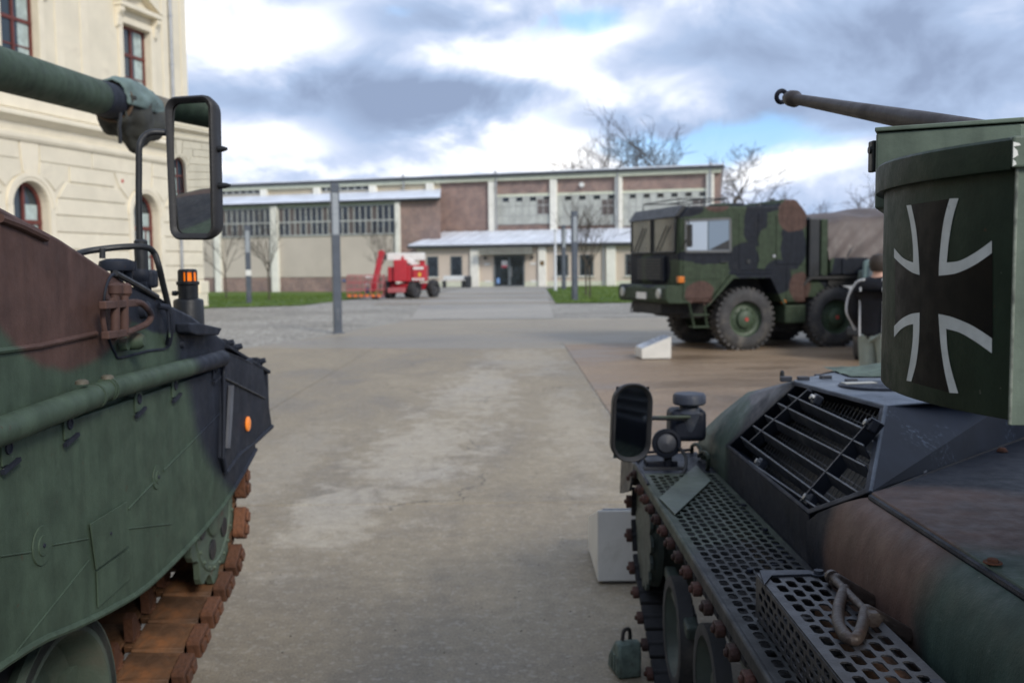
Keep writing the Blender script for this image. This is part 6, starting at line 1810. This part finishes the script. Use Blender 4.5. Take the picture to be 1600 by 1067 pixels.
# --- perforated fender plate: real holes
def perforated(org, u, v, L, W, pu, pv, hu, hv, border=.02, thick=.004):
    """plate in the plane (u along, v across) with staggered rounded slots"""
    mb = MB(); org = Vector(org); u = Vector(u); v = Vector(v)
    nv = int((W - 2 * border) / pv); mv = (W - nv * pv) / 2
    nu = int((L - 2 * border) / pu); mu_ = (L - nu * pu) / 2
    P = lambda a, b_: org + u * a + v * b_
    for j in range(nv):
        b0 = mv + j * pv; sh_ = pu * .5 if j % 2 else 0.0
        a0 = mu_ - (0 if not sh_ else 0)
        # edges of the row
        st = mu_ + sh_
        k = nu - (1 if sh_ else 0)
        mb.add([P(0, b0), P(st, b0), P(st, b0 + pv), P(0, b0 + pv)], [(0, 1, 2, 3)])
        mb.add([P(st + k * pu, b0), P(L, b0), P(L, b0 + pv), P(st + k * pu, b0 + pv)], [(0, 1, 2, 3)])
        for i in range(k):
            a = st + i * pu; ca = a + pu / 2; cb = b0 + pv / 2
            O = [P(a, b0), P(ca, b0), P(a + pu, b0), P(a + pu, cb), P(a + pu, b0 + pv), P(ca, b0 + pv), P(a, b0 + pv), P(a, cb)]
            c_ = .30; ce = .30 * hv / hu
            I = [P(ca - hu / 2, cb - hv / 2 + hv * c_), P(ca - hu / 2 + hu * ce, cb - hv / 2), P(ca + hu / 2 - hu * ce, cb - hv / 2), P(ca + hu / 2, cb - hv / 2 + hv * c_),
                 P(ca + hu / 2, cb + hv / 2 - hv * c_), P(ca + hu / 2 - hu * ce, cb + hv / 2), P(ca - hu / 2 + hu * ce, cb + hv / 2), P(ca - hu / 2, cb + hv / 2 - hv * c_)]
            mb.add(O + I, [(0, 1, 9, 8), (1, 10, 9), (1, 2, 10), (2, 3, 11, 10), (3, 12, 11), (3, 4, 12), (4, 5, 13, 12), (5, 14, 13), (5, 6, 14), (6, 7, 15, 14), (7, 8, 15), (7, 0, 8)])
    mb.add([P(0, 0), P(L, 0), P(L, mv), P(0, mv)], [(0, 1, 2, 3)])
    mb.add([P(0, W - mv), P(L, W - mv), P(L, W), P(0, W)], [(0, 1, 2, 3)])
    return mb


FZ = .785
pf = perforated((.566, 1.0, FZ), (0, 1, 0), (1, 0, 0), 3.30, .326, .0580, .0320, .0460, .0245, border=.004)
fo = pf.build('perforated_fender', M_wd, wz, smooth=0, solid=.004)
MB().prism([(.552, .9, FZ - .035), (.566, .9, FZ - .035), (.568, .9, FZ + .004), (.558, .9, FZ + .006), (.552, .9, FZ)], (0, 3.66, 0)).build('fender_edge', M_wd, wz, smooth=0, bevel=.003)
# solid green plate at its front, and the dark front fender
MB().prism([aZ(1030, 779, FZ + .006), aZ(1055, 805, FZ + .006), aZ(1111, 752, FZ + .006), aZ(1088, 727, FZ + .006)], (0, 0, .005)).build('fender_cover', mat('pale_green_plate', (.085, .105, .082), .55, var=.2, vscale=5), wz, smooth=0, bevel=.002)
MB().prism([(.556, 4.302, FZ - .006), (.895, 4.302, FZ - .006), (.895, 4.80, FZ - .006), (.556, 4.70, FZ - .006)], (0, 0, .008)).build('front_fender', M_wk, wz, smooth=0, bevel=.002)
MB().prism([(.530, 4.50, FZ - .12), (.520, 4.80, FZ - .20), (.53, 4.82, FZ + .0), (.552, 4.5, FZ + .004)], (.012, 0, 0)).build('mud_flap', M_blk, wz, smooth=0)
MB().tube([(.558, 4.06, FZ + .008), (.558, 4.50, FZ + .010), (.64, 4.74, FZ + .012), (.88, 4.80, FZ + .012)], .007, 8).build('fender_bead', M_wk, wz)
for y_, x_ in ((3.35, .86), (2.9, .70), (3.7, .87), (2.75, .86)):
    MB().lathe((x_, y_, FZ + .002), (0, 0, 1), [(0, .012), (.008, .010)], 6).build('fender_bolt', M_wk, wz)
MB().lathe((.8, 3.0, FZ - .012), (0, 0, 1), [(0, .03), (.01, .03)], 5).build('under_bracket', M_wk, wz)
# perforated exhaust guard
gx0, gx1, gy1, gz1 = .622, .814, 2.50, .905
gt = perforated((gx0, .9, gz1), (0, 1, 0), (1, 0, 0), gy1 - .9, gx1 - gx0, .068, .0310, .052, .0232, border=.004).build('exhaust_guard_top', mat('dark_perforated_steel', (.036, .037, .042), .45, .2, var=.3, vscale=6, bump=.2, dirt=((.16, .165, .175), 5, .56, .8)), wz, smooth=0, solid=.004)
MPS = MATS['dark_perforated_steel']
perforated((gx0 - .001, .9, FZ + .012), (0, 1, 0), (0, 0, 1), gy1 - .9, gz1 - FZ - .014, .050, .023, .036, .016, border=.004).build('exhaust_guard_side', MPS, wz, smooth=0, solid=.003)
MB().add([(gx0, gy1 + .001, FZ + .01), (gx1, gy1 + .001, FZ + .01), (gx1, gy1 + .001, gz1), (gx0, gy1 + .001, gz1)], [(0, 1, 2, 3)]).build('exhaust_guard_front', MPS, wz, smooth=0, solid=.003)
MB().prism([(gx0 - .006, gy1 - .10, gz1 + .003), (gx0 + .01, gy1 + .012, gz1 + .003), (gx1 - .06, gy1 + .012, gz1 + .003), (gx1 - .03, gy1 - .02, gz1 + .003), (gx0 + .03, gy1 - .03, gz1 + .003)], (0, 0, .004)).build('guard_strap', M_blade, wz, smooth=0)
for x_, y_ in ((gx1 - .04, gy1 - .02), (gx1 - .03, 1.80), (gx0 + .03, 1.5)):
    MB().lathe((x_, y_, gz1 + .004), (0, 0, 1), [(0, .020), (.003, .020), (.004, .013), (.012, .012)], 14).build('guard_bolt', M_blade, wz)
MB().tube([(.78, .9, .84), (.78, 2.4, .84)], .04, 12).build('exhaust_pipe', M_rust2, wz)
# shackle hanging from the side armour
M_shk = mat('rust_brown_shackle', (.052, .038, .032), .5, .1, var=.3, vscale=14, bump=.35, bscale=60, dirt=((.14, .06, .035), 10, .55, .75))
sp = lambda px, py, dz=0: aZ(px, py, .925 + dz)
for (px, py) in ((1306, 905), (1354, 955)):
    a = sp(px, py); MB().bar(a - Vector((.010, 0, -.004)), Vector((.890, a.y + .01, a.z - .065)), .034, .036).build('shackle_lug', M_shk, wz, smooth=30, bevel=.012, bseg=3)
MB().tube([sp(1296, 897), sp(1328, 930), sp(1366, 968)], .0105, 12).build('shackle_pin', M_shk, wz)
MB().lathe(sp(1364, 966), (sp(1362, 960) - sp(1300, 903)).normalized(), [(-.010, .018), (.010, .018), (.012, .012)], 6).build('pin_nut', M_shk, wz)
MB().lathe(sp(1300, 901), (sp(1300, 903) - sp(1362, 960)).normalized(), [(-.008, .018), (.008, .017), (.010, .012)], 12).build('pin_head', M_shk, wz)
ring = smoothpath([sp(1320, 920), sp(1311, 945, -.004), sp(1310, 972, -.006), sp(1322, 994, -.006), sp(1337, 998, -.006), sp(1347, 978, -.004), sp(1352, 955)], 5)
MB().tube(ring, .0135, 12).build('shackle_ring', M_shk, wz)
# --- grab ring at the fender front
q1 = aX(1083, 700, .885); q2 = aX(1100, 722, .885)
MB().tube(smoothpath([aX(1082, 712, .88), aX(1081, 698, .86), aX(1088, 694, .86), aX(1094, 702, .87), aX(1098, 716, .87)], 4), .009, 10).build('tow_ring', M_wd, wz)
MB().tube(smoothpath([aX(1092, 712, .87), aX(1098, 706, .85), aX(1106, 712, .85), aX(1106, 730, .86), aX(1100, 748, .87), aX(1094, 742, .87), aX(1094, 722, .87)], 4, ), .009, 10).build('tow_ring', M_wd, wz)
MB().obox(aX(1104, 712, .89), (.02, 0, 0), (0, .03, 0), (0, 0, .012)).build('ring_bracket', M_wd, wz, smooth=0, bevel=.004)
# --- headlamp cluster, horn
HY = 4.45; hk = HY / FPX
q = aY(1077, 620, HY)
MB().lathe(q, (0, 0, 1), [(-.155, .040), (-.10, .050), (-.07, .060), (-.055, .045), (-.035, .042), (-.033, .068), (-.026, .074), (.006, .074), (.016, .066), (.020, .040), (.021, 0)], 28, cap=False).build('vent_cap', camo('vent_blue_black', (.035, .042, .060), [], WO_, rough=.5, scr=2.2), wz, smooth=40)
MB().obox(aY(1072, 662, HY + .03), (.082, 0, 0), (0, .07, 0), (0, 0, .072)).build('vent_housing', M_wk, wz, smooth=30, bevel=.025, bseg=3)
q = aY(1041, 692, 4.42)
hd = MB().lathe(q, (0, -1, .0), [(-.09, .03), (-.07, .052), (-.01, .062), (.0, .066), (.012, .066), (.014, .052), (.006, .050), (.008, .0)], 28, cap=False).build('headlamp', M_wk, wz, smooth=40)
MB().lathe(q, (0, -1, 0), [(.008, .044), (.014, .040), (.020, .018), (.024, 0)], 20, cap=False).build('lamp_cap', mat('lamp_blue_grey', (.05, .055, .07), .4), hd)
MB().bar(aY(1043, 712, 4.45), aY(1045, 736, 4.45), .035).build('lamp_foot', M_wk, wz, smooth=0, bevel=.005)
MB().obox(aY(1032, 722, 4.5), (.07, 0, 0), (0, .06, 0), (0, 0, .016)).build('lamp_plate', M_wk, wz, smooth=0, bevel=.006)
MB().tube(smoothpath([aY(1062, 700, 4.4), aY(1072, 715, 4.35), aY(1068, 738, 4.3), aY(1052, 742, 4.3)], 4), .008, 8).build('cable', M_blk, wz)
MB().obox(aY(1020, 738, 4.5), (.05, 0, 0), (0, .05, 0), (0, 0, .012)).build('lamp_plate', M_wk, wz, smooth=0, bevel=.004)
M_mirror2 = M_mirror.copy(); M_mirror2.name = 'darkened_mirror_glass'; M_mirror2.node_tree.nodes['Principled BSDF'].inputs['Base Color'].default_value = (.42, .45, .47, 1); M_mirror2.node_tree.nodes['Principled BSDF'].inputs['Roughness'].default_value = .09  # glass tint darkened so that the reflection reads dark
# --- mirror
my = 4.12
mc2 = aY(986.5, 660, my)
n2_ = Vector((.24, -.97, -.005)).normalized(); u2 = Vector((-n2_.y, n2_.x, 0)).normalized(); v2 = Vector((0, 0, 1)); v2 = (v2 - n2_ * v2.dot(n2_)).normalized()
tl = R(2.5); u2, v2 = (u2 * math.cos(tl) - v2 * math.sin(tl)), (v2 * math.cos(tl) + u2 * math.sin(tl))
w2, h2 = .0875, .1650
mb = MB()
loft(mb, [rrect(mc2 - n2_ * .04, u2, v2, w2 * .78, h2 * .88, .06), rrect(mc2 - n2_ * .03, u2, v2, w2 * .94, h2 * .97, .075), rrect(mc2, u2, v2, w2, h2, .078), rrect(mc2 + n2_ * .012, u2, v2, w2, h2, .078),
          rrect(mc2 + n2_ * .016, u2, v2, w2 * .95, h2 * .975, .074), rrect(mc2 + n2_ * .008, u2, v2, w2 * .82, h2 * .90, .062), rrect(mc2 + n2_ * .0, u2, v2, w2 * .79, h2 * .89, .06)], True, False)
m2 = mb.build('mirror_housing', MATS['black_mirror_plastic'], wz, smooth=50)
convex(mc2 + n2_ * .0015, u2, v2, n2_, w2 * .84, h2 * .91, 5.0).build('mirror_glass', M_mirror2, m2, smooth=80)
MB().tube([mc2 - n2_ * .03 + u2 * .02 + v2 * .01, aY(1022, 653, 4.2), aY(1060, 654, 4.35), aY(1080, 656, 4.45)], .0095, 10).build('mirror_arm', M_blk, wz)
MB().tube([aY(1022, 652, 4.2), aY(1078, 651, 4.4)], .007, 8).build('mirror_stay', M_wd, wz)
# --- track of the carrier
XW0, XW1 = .562, .79
spc = (4.42, .50); rsp = .26; rwc = (3.86, .235); rr2 = .235
M_wr = mat('black_track_rubber', (.013, .013, .015), .8, var=.3, bump=.4)
dx, dz = rwc[0] - spc[0], rwc[1] - spc[1]; D = math.hypot(dx, dz); base = math.atan2(dz, dx)
ta = base + math.acos((rsp - rr2) / D)
while ta > math.pi / 2: ta -= 2 * math.pi
P = [(.3, .722), (4.25, .722)]
for i in range(17):
    a = math.pi / 2 + (ta - math.pi / 2) * i / 16; P.append((spc[0] + rsp * math.cos(a), spc[1] + rsp * math.sin(a)))
for i in range(5):
    a = ta + (-math.pi / 2 - ta) * i / 4; P.append((rwc[0] + rr2 * math.cos(a), rwc[1] + rr2 * math.sin(a) + .012))
P.append((.3, .012))
pad = MB(); pad.box((0, -.075, -.010), (.235, .075, .012)); pad.prism([(.02, -.060, .012), (.02, -.050, .030), (.02, .050, .030), (.02, .060, .012)], (.195, 0, 0)); pad.tube([(0, -.0, 0), (.235, 0, 0)], .018, 8)
pad.prism([(.108, -.02, -.010), (.108, .02, -.010), (.108, .0, -.055)], (.018, 0, 0))
cn = MB(); cn.prism([(-.026, -.032, -.008), (-.026, -.020, -.018), (-.026, .020, -.018), (-.026, .032, -.008), (-.026, .032, .008), (-.026, .020, .018), (-.026, -.020, .018), (-.026, -.032, .008)], (.026, 0, 0))
cn.lathe((-.026, 0, 0), (-1, 0, 0), [(0, .013), (.010, .011)], 6)
f1 = None
RMw = Matrix.Translation(Vector((XW0, 0, 0)) - Vector(WO_)); SV = ORG
M_rcon = mat('rust_red_connector', (.055, .020, .013), .8, var=.35, vscale=12, bump=.6, bscale=50, dirt=((.03, .022, .02), 9, .50, .7), rand=.45)
for p_, d_ in resample(P, .165):
    nrm = Vector((-d_.y, d_.x))
    M = RMw @ Matrix(((1, 0, 0, 0), (0, d_.x, nrm.x, p_.x), (0, d_.y, nrm.y, p_.y), (0, 0, 0, 1)))
    if f1 is None:
        ORG = Vector((0, 0, 0)); lk = pad.build('track_link', M_wr, wz, smooth=0, bevel=.004, bseg=1); lk.matrix_local = M
        cc = cn.build('end_connector', M_rcon, lk, smooth=30, bevel=.003, bseg=1); f1 = (lk, cc); ORG = SV
    else:
        l2 = inst(f1[0], wz, M); inst(f1[1], l2, Matrix())
# sprocket and wheels
M_ws = mat('green_black_wheel', (.045, .060, .052), .6, var=.3, vscale=8, bump=.2)
MB().lathe((XW0 + .03, spc[0], spc[1]), (1, 0, 0), [(.0, .0), (.0, .08), (.02, .10), (.02, .19), (.0, .225), (.02, .245), (.05, .245), (.06, .2), (.15, .2), (.16, .245), (.19, .245)], 36, cap=False).build('sprocket_hub', M_ws, wz)
sr = MB(); rg_ = []
for i in range(16 * 4):
    a = i * 2 * math.pi / 64; rr_ = (.262, .255, .225, .255)[i % 4]; rg_.append(Vector((XW0 + .02, spc[0] + rr_ * math.cos(a), spc[1] + rr_ * math.sin(a))))
sr.prism(rg_, (.014, 0, 0)); sr.build('sprocket_ring', M_ws, wz, smooth=20)
for i in range(8):
    a = i * .785; MB().lathe((XW0 + .05, spc[0] + .15 * math.cos(a), spc[1] + .15 * math.sin(a)), (-1, 0, 0), [(0, .012), (.012, .010)], 6).build('hub_bolt', M_ws, wz)
RZ = 0
for i, (yy, xx) in enumerate(((3.86, .06), (3.33, .09), (2.80, .06), (2.27, .09), (1.74, .06))):
    T = Vector((XW0 + xx, yy, .245)) - Vector(WO_)
    if i == 0:
        ORG = Vector((0, 0, 0))
        ww = MB().lathe((0, 0, 0), (1, 0, 0), [(.03, .0), (.03, .05), (.05, .06), (.06, .12), (.01, .165), (.0, .175), (.06, .175)], 36, cap=False).build('road_wheel', M_ws, wz)
        wt_ = MB().lathe((0, 0, 0), (1, 0, 0), [(.0, .172), (-.005, .195), (.0, .215), (.055, .215), (.06, .17)], 36, cap=False).build('rubber_tyre', M_rub, ww)
        ww.matrix_local = Matrix.Translation(T); ORG = SV
    else:
        w_ = inst(ww, wz, Matrix.Translation(T)); inst(wt_, w_, Matrix())
MB().bar((XW0 + .1, 4.15, .40), (XW0 + .1, 3.6, .33), .05).build('swing_arm', M_ws, wz, smooth=0, bevel=.01)
MB().bar((XW0 + .14, 2.6, .52), (XW0 + .14, 3.6, .56), .06).build('suspension_beam', M_ws, wz, smooth=0, bevel=.01)
SVO = ORG
chk = thing('wheel_chock', 'small worn green chock on the ground at the front of the small carrier track', 'chock', (.455, 4.02, .012), R(12), local=True)
MB().prism([(-.05, -.07, 0), (-.05, .09, 0), (-.05, .07, .06), (-.05, -.01, .145), (-.05, -.06, .15), (-.05, -.075, .10)], (.10, 0, 0)).build('wedge', mat('worn_green_chock', (.10, .135, .115), .75, var=.4, vscale=16, bump=.8, bscale=30, dirt=((.05, .045, .03), 12, .5, .7)), chk, smooth=30, bevel=.012)
MB().tube(smoothpath([(-.02, -.03, .15), (-.01, -.02, .185), (.02, .0, .18), (.03, .02, .12)], 4), .008, 8).build('handle', MATS['dark_weld'] if 'dark_weld' in MATS else M_rust2, chk)
for k_ in range(3): MB().box((-.055, -.06 + .035 * k_, .02), (-.049, -.045 + .035 * k_, .09)).build('rib', MATS['worn_green_chock'], chk, smooth=0, bevel=.002)
ORG = Vector(WO_)

# ================================================================ TURRET of the carrier
TCx, TCy, TR = 1.263, 1.530, .650
zb_, zl_ = 1.490, 1.818


def arcpt(phi, z, r=TR):
    return Vector((TCx - r * math.cos(phi), TCy + r * math.sin(phi), z))


def arcray(px, py, r=TR):
    """hit of the view ray with the drum surface -> (phi,z)"""
    d = ray(px, py); a = d.x ** 2 + d.y ** 2; b_ = -2 * (d.x * TCx + d.y * TCy); c_ = TCx ** 2 + TCy ** 2 - r * r
    disc = max(b_ * b_ - 4 * a * c_, 0.0); k = (-b_ - math.sqrt(disc)) / (2 * a)
    x, y = d.x * k, d.y * k
    return (math.atan2(y - TCy, -(x - TCx)), CZ + d.z * k)


ph0 = arcray(1582, 480)[0]; ph1 = 1.25
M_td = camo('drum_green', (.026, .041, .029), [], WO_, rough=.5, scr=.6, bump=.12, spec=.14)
M_tl = camo('box_green_lit', (.125, .160, .128), [], WO_, rough=.5, scr=.7, bump=.12)  # green lightened so the box and end plates look lit
nA = 60
mb = MB(); vs = []; fs = []
for i in range(nA + 1):
    ph = ph0 + (ph1 - ph0) * i / nA
    for r_, z in ((TR, zl_ + .02), (TR, zb_ + .004), (TR - .003, zb_), (TR - .012, zb_), (TR - .012, zl_ + .02)):
        vs.append(arcpt(ph, z, r_))
for i in range(nA):
    for k in range(4): fs.append((i * 5 + k, i * 5 + k + 1, (i + 1) * 5 + k + 1, (i + 1) * 5 + k))
mb.add(vs, fs)
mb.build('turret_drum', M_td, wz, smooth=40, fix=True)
# underside and body of the turret bin
und = [arcpt(ph0 + (ph1 - ph0) * i / 20, zb_ + .006, TR - .008) for i in range(21)]
c0_ = und[0]
MB().prism(und + [Vector((1.5, 2.1, zb_ + .006)), Vector((1.6, c0_.y + .03, zb_ + .006))], (0, 0, .004)).build('drum_floor', M_td, wz, smooth=0)
# lid rim
mb = MB(); vs = []; fs = []
for i in range(nA + 1):
    ph = ph0 - .005 + (ph1 - ph0) * i / nA
    hh = .040 + .012 * i / nA
    for r_, z in ((TR + .001, zl_), (TR + .013, zl_ - .001), (TR + .014, zl_ + .003), (TR + .014, zl_ + hh - .004), (TR + .010, zl_ + hh), (TR - .3, zl_ + hh)):
        vs.append(arcpt(ph, z, r_))
for i in range(nA):
    for k in range(5): fs.append((i * 6 + k, i * 6 + k + 1, (i + 1) * 6 + k + 1, (i + 1) * 6 + k))
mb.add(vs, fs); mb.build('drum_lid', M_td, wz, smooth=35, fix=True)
# flat face on the right of the drum corner
c1_ = arcpt(ph0, 0, TR + .001)
MB().prism([(c1_.x, c1_.y - .003, zb_ - .006), (c1_.x + .6, c1_.y - .05, zb_ - .006), (c1_.x + .6, c1_.y - .05, zl_ + .01), (c1_.x, c1_.y - .003, zl_ + .01)], (0, .006, 0)).build('bin_end_plate', M_tl, wz, smooth=0, bevel=.001)
MB().prism([(c1_.x - .010, c1_.y - .012, zl_ + .001), (c1_.x + .6, c1_.y - .06, zl_ + .001), (c1_.x + .6, c1_.y - .06, zl_ + .041), (c1_.x - .010, c1_.y - .012, zl_ + .041)], (0, .03, 0)).build('lid_end', M_tl, wz, smooth=0, bevel=.003)
MB().tube([(c1_.x, c1_.y - .003, zb_ - .004), (c1_.x, c1_.y - .003, zl_)], .0022, 8).build('corner_weld', mat('chipped_edge_paint', (.16, .18, .15), .5, var=.5, vscale=40), wz)
chp = aY(1590, 240, c1_.y - .02)
for dz_, w_, h_ in ((.022, .006, .010), (.008, .004, .006), (.031, .009, .004)):
    MB().prism([Vector((c1_.x - .0105, c1_.y - .0125, zl_ + dz_ - h_)), Vector((c1_.x - .0105 + w_, c1_.y - .0135, zl_ + dz_ - h_ * .6)), Vector((c1_.x - .0105 + w_ * .8, c1_.y - .0135, zl_ + dz_)), Vector((c1_.x - .0105, c1_.y - .0125, zl_ + dz_ + h_ * .5))], (0, -.0008, 0)).build('chipped_paint', mat('bare_chip', (.75, .76, .72), .5, var=.1), wz, smooth=0)
# box behind the lid
bx = [Vector((.690, 1.90, 0)), Vector((.905, 1.785, 0)), Vector((1.6, 1.70, 0)), Vector((1.8, 2.6, 0)), Vector((1.0, 2.6, 0))]
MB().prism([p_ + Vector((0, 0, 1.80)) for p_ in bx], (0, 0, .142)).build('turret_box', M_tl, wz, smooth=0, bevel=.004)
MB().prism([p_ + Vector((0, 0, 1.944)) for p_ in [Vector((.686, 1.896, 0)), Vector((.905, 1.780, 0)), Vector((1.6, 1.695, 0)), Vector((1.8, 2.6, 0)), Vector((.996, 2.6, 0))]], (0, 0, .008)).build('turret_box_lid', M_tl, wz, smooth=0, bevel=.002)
lq = aY(1364, 245, 1.95)
MB().obox(lq, (.006, 0, 0), (0, .012, 0), (0, 0, .030)).build('box_latch', M_blk, wz, smooth=0, bevel=.003)
MB().lathe(lq + Vector((-.004, -.004, .012)), (-1, 0, 0), [(-.004, .008), (.006, .007)], 10).build('latch_knob', M_blk, wz)
for px in (1405, 1420, 1436):
    q = aY(px, 205, 1.93); MB().lathe(q, (0, 0, 1), [(-.006, .009), (.004, .008), (.006, 0)], 10, cap=False).build('lid_rivet', M_tl, wz)
MB().obox(aY(1420, 206, 1.94), (.028, -.012, 0), (.004, .010, 0), (0, 0, .003)).build('lid_hinge', M_td, wz, smooth=0, bevel=.001)
MB().prism([(1.02, 1.62, 1.44), (1.9, 1.45, 1.44), (2.3, 2.75, 1.44), (1.04, 2.62, 1.44)], (0, 0, .358)).build('turret_core', M_td, wz, smooth=0, bevel=.01)
# turret body below/behind
MB().lathe((2.10, 2.35, 1.085), (0, 0, 1), [(0, .50), (.16, .50), (.17, .44), (.62, .40), (.7, .3)], 40).build('turret_body', M_wk, wz)
MB().bar((1.35, 2.2, 1.50), (1.0, 1.75, 1.55), .16, .08).build('bin_bracket', M_wk, wz, smooth=0)
# gun
gt_ = aY(1219, 151, 3.2); gb0 = aY(1500, 201, 2.25)
gdir = (gb0 - gt_).normalized(); GL = (gb0 - gt_).length
gp_ = lambda px, py: None
kk = FPX
MB().lathe(gt_ + gdir * .05, gdir, [(-.012, .010), (.006, .017), (.03, .0245), (.06, .0255), (.075, .019), (.09, .0165), (GL * .45, .0205), (GL * .8, .0255), (GL + .5, .030)], 24).build('gun_barrel', camo('gunmetal_brown', (.040, .034, .034), [], WO_, rough=.45, scr=.8), wz)
sdv = gdir.cross(Vector((0, 0, 1))).normalized(); upv = sdv.cross(gdir)
fc = (gt_ - Vector((0, 0, CZ))).normalized()
ru = gdir - fc * gdir.dot(fc); ru.normalize(); rv = fc.cross(ru).normalized()
mzr = [gt_ + gdir * .010 + (Vector((1, .3, 0)).normalized() * math.cos(i * math.pi / 10) + upv * math.sin(i * math.pi / 10)) * .0175 for i in range(20)]
MB().tube(mzr, .0075, 10, closed=True).build('muzzle_ring', M_wk, wz)
# --- the cross: flat marking that follows the drum
def decal(name, poly, m, off, parent):
    P = [arcray(x / 1.905 + 1180, y / 1.905 + 120) for x, y in poly]
    bm = bmesh.new(); vsb = [bm.verts.new((a, z, 0)) for a, z in P]
    es = [bm.edges.new((vsb[i], vsb[(i + 1) % len(vsb)])) for i in range(len(vsb))]
    bmesh.ops.triangle_fill(bm, use_beauty=True, use_dissolve=False, edges=es)
    lo = min(a for a, z in P); hi = max(a for a, z in P); k = lo
    while k < hi:
        bmesh.ops.bisect_plane(bm, geom=bm.verts[:] + bm.edges[:] + bm.faces[:], plane_co=(k, 0, 0), plane_no=(1, 0, 0)); k += .02
    for v in bm.verts:
        v.co = arcpt(v.co.x, v.co.y, TR + off) - Vector(WO_)
    bmesh.ops.recalc_face_normals(bm, faces=bm.faces)
    me = bpy.data.meshes.new(name); bm.to_mesh(me); bm.free(); me.materials.append(m)
    o = bpy.data.objects.new(name, me); C.objects.link(o); o.parent = parent
    return o


M_cb = mat('cross_black', (.0045, .0045, .0045), .55, var=.3, vscale=8, spec=.12, dirt=((.016, .011, .008), 5, .56, .9))
M_cw = mat('cross_white', (.50, .53, .53), .55, var=.10, vscale=30, dirt=((.25, .27, .26), 30, .62, .75))


def dense(poly, n=5):
    out_ = []
    N_ = len(poly); V2 = [Vector((x, y)) for x, y in poly]
    hard = []
    for i in range(N_):
        a = (V2[i] - V2[i - 1]).normalized(); b_ = (V2[(i + 1) % N_] - V2[i]).normalized(); hard.append(a.dot(b_) < .80)
    for i in range(N_):
        p1 = V2[i]; p2 = V2[(i + 1) % N_]; p0 = V2[i - 1] if not hard[i] else p1; p3 = V2[(i + 2) % N_] if not hard[(i + 1) % N_] else p2
        for k in range(n):
            t = k / n; q = .5 * ((2 * p1) + (p2 - p0) * t + (2 * p0 - 5 * p1 + 4 * p2 - p3) * t * t + (3 * p1 - p0 - 3 * p2 + p3) * t ** 3)
            out_.append((q.x, q.y))
    return out_
    for i in range(len(poly)):
        a = poly[i]; b_ = poly[(i + 1) % len(poly)]
        for k in range(n): out_.append((a[0] + (b_[0] - a[0]) * k / n, a[1] + (b_[1] - a[1]) * k / n))
    return out_


decal('cross_field', dense([(467, 380), (578, 364), (563, 430), (554, 500), (550, 590), (600, 582), (655, 556), (707, 523), (708, 780), (650, 745), (590, 719), (549, 708), (556, 800), (566, 870), (581, 940), (467, 909),
                            (480, 850), (488, 780), (490, 704), (462, 708), (438, 722), (418, 742), (417, 538), (440, 562), (468, 582), (491, 590), (488, 520), (480, 450)]), M_cb, .0005, wz)
decal('cross_border', dense([(452, 383), (466, 382), (480, 450), (487, 520), (491, 590), (468, 582), (440, 562), (415, 538), (415, 510), (438, 536), (456, 547), (472, 553), (471, 500), (464, 440)]), M_cw, .0009, wz)
decal('cross_border', dense([(580, 363), (607, 362), (590, 420), (578, 490), (572, 553), (612, 547), (660, 521), (706, 488), (706, 525), (655, 560), (600, 585), (548, 592), (550, 540), (558, 460), (567, 410)]), M_cw, .0009, wz)
decal('cross_border', dense([(415, 775), (415, 742), (438, 720), (465, 706), (491, 702), (489, 780), (481, 850), (466, 907), (452, 904), (462, 850), (470, 790), (472, 736), (455, 740), (435, 752)]), M_cw, .0009, wz)
decal('cross_border', dense([(547, 706), (590, 716), (650, 742), (706, 778), (706, 823), (660, 790), (612, 762), (570, 750), (574, 810), (585, 870), (606, 942), (580, 940), (566, 880), (554, 800)]), M_cw, .0009, wz)
ORG = None
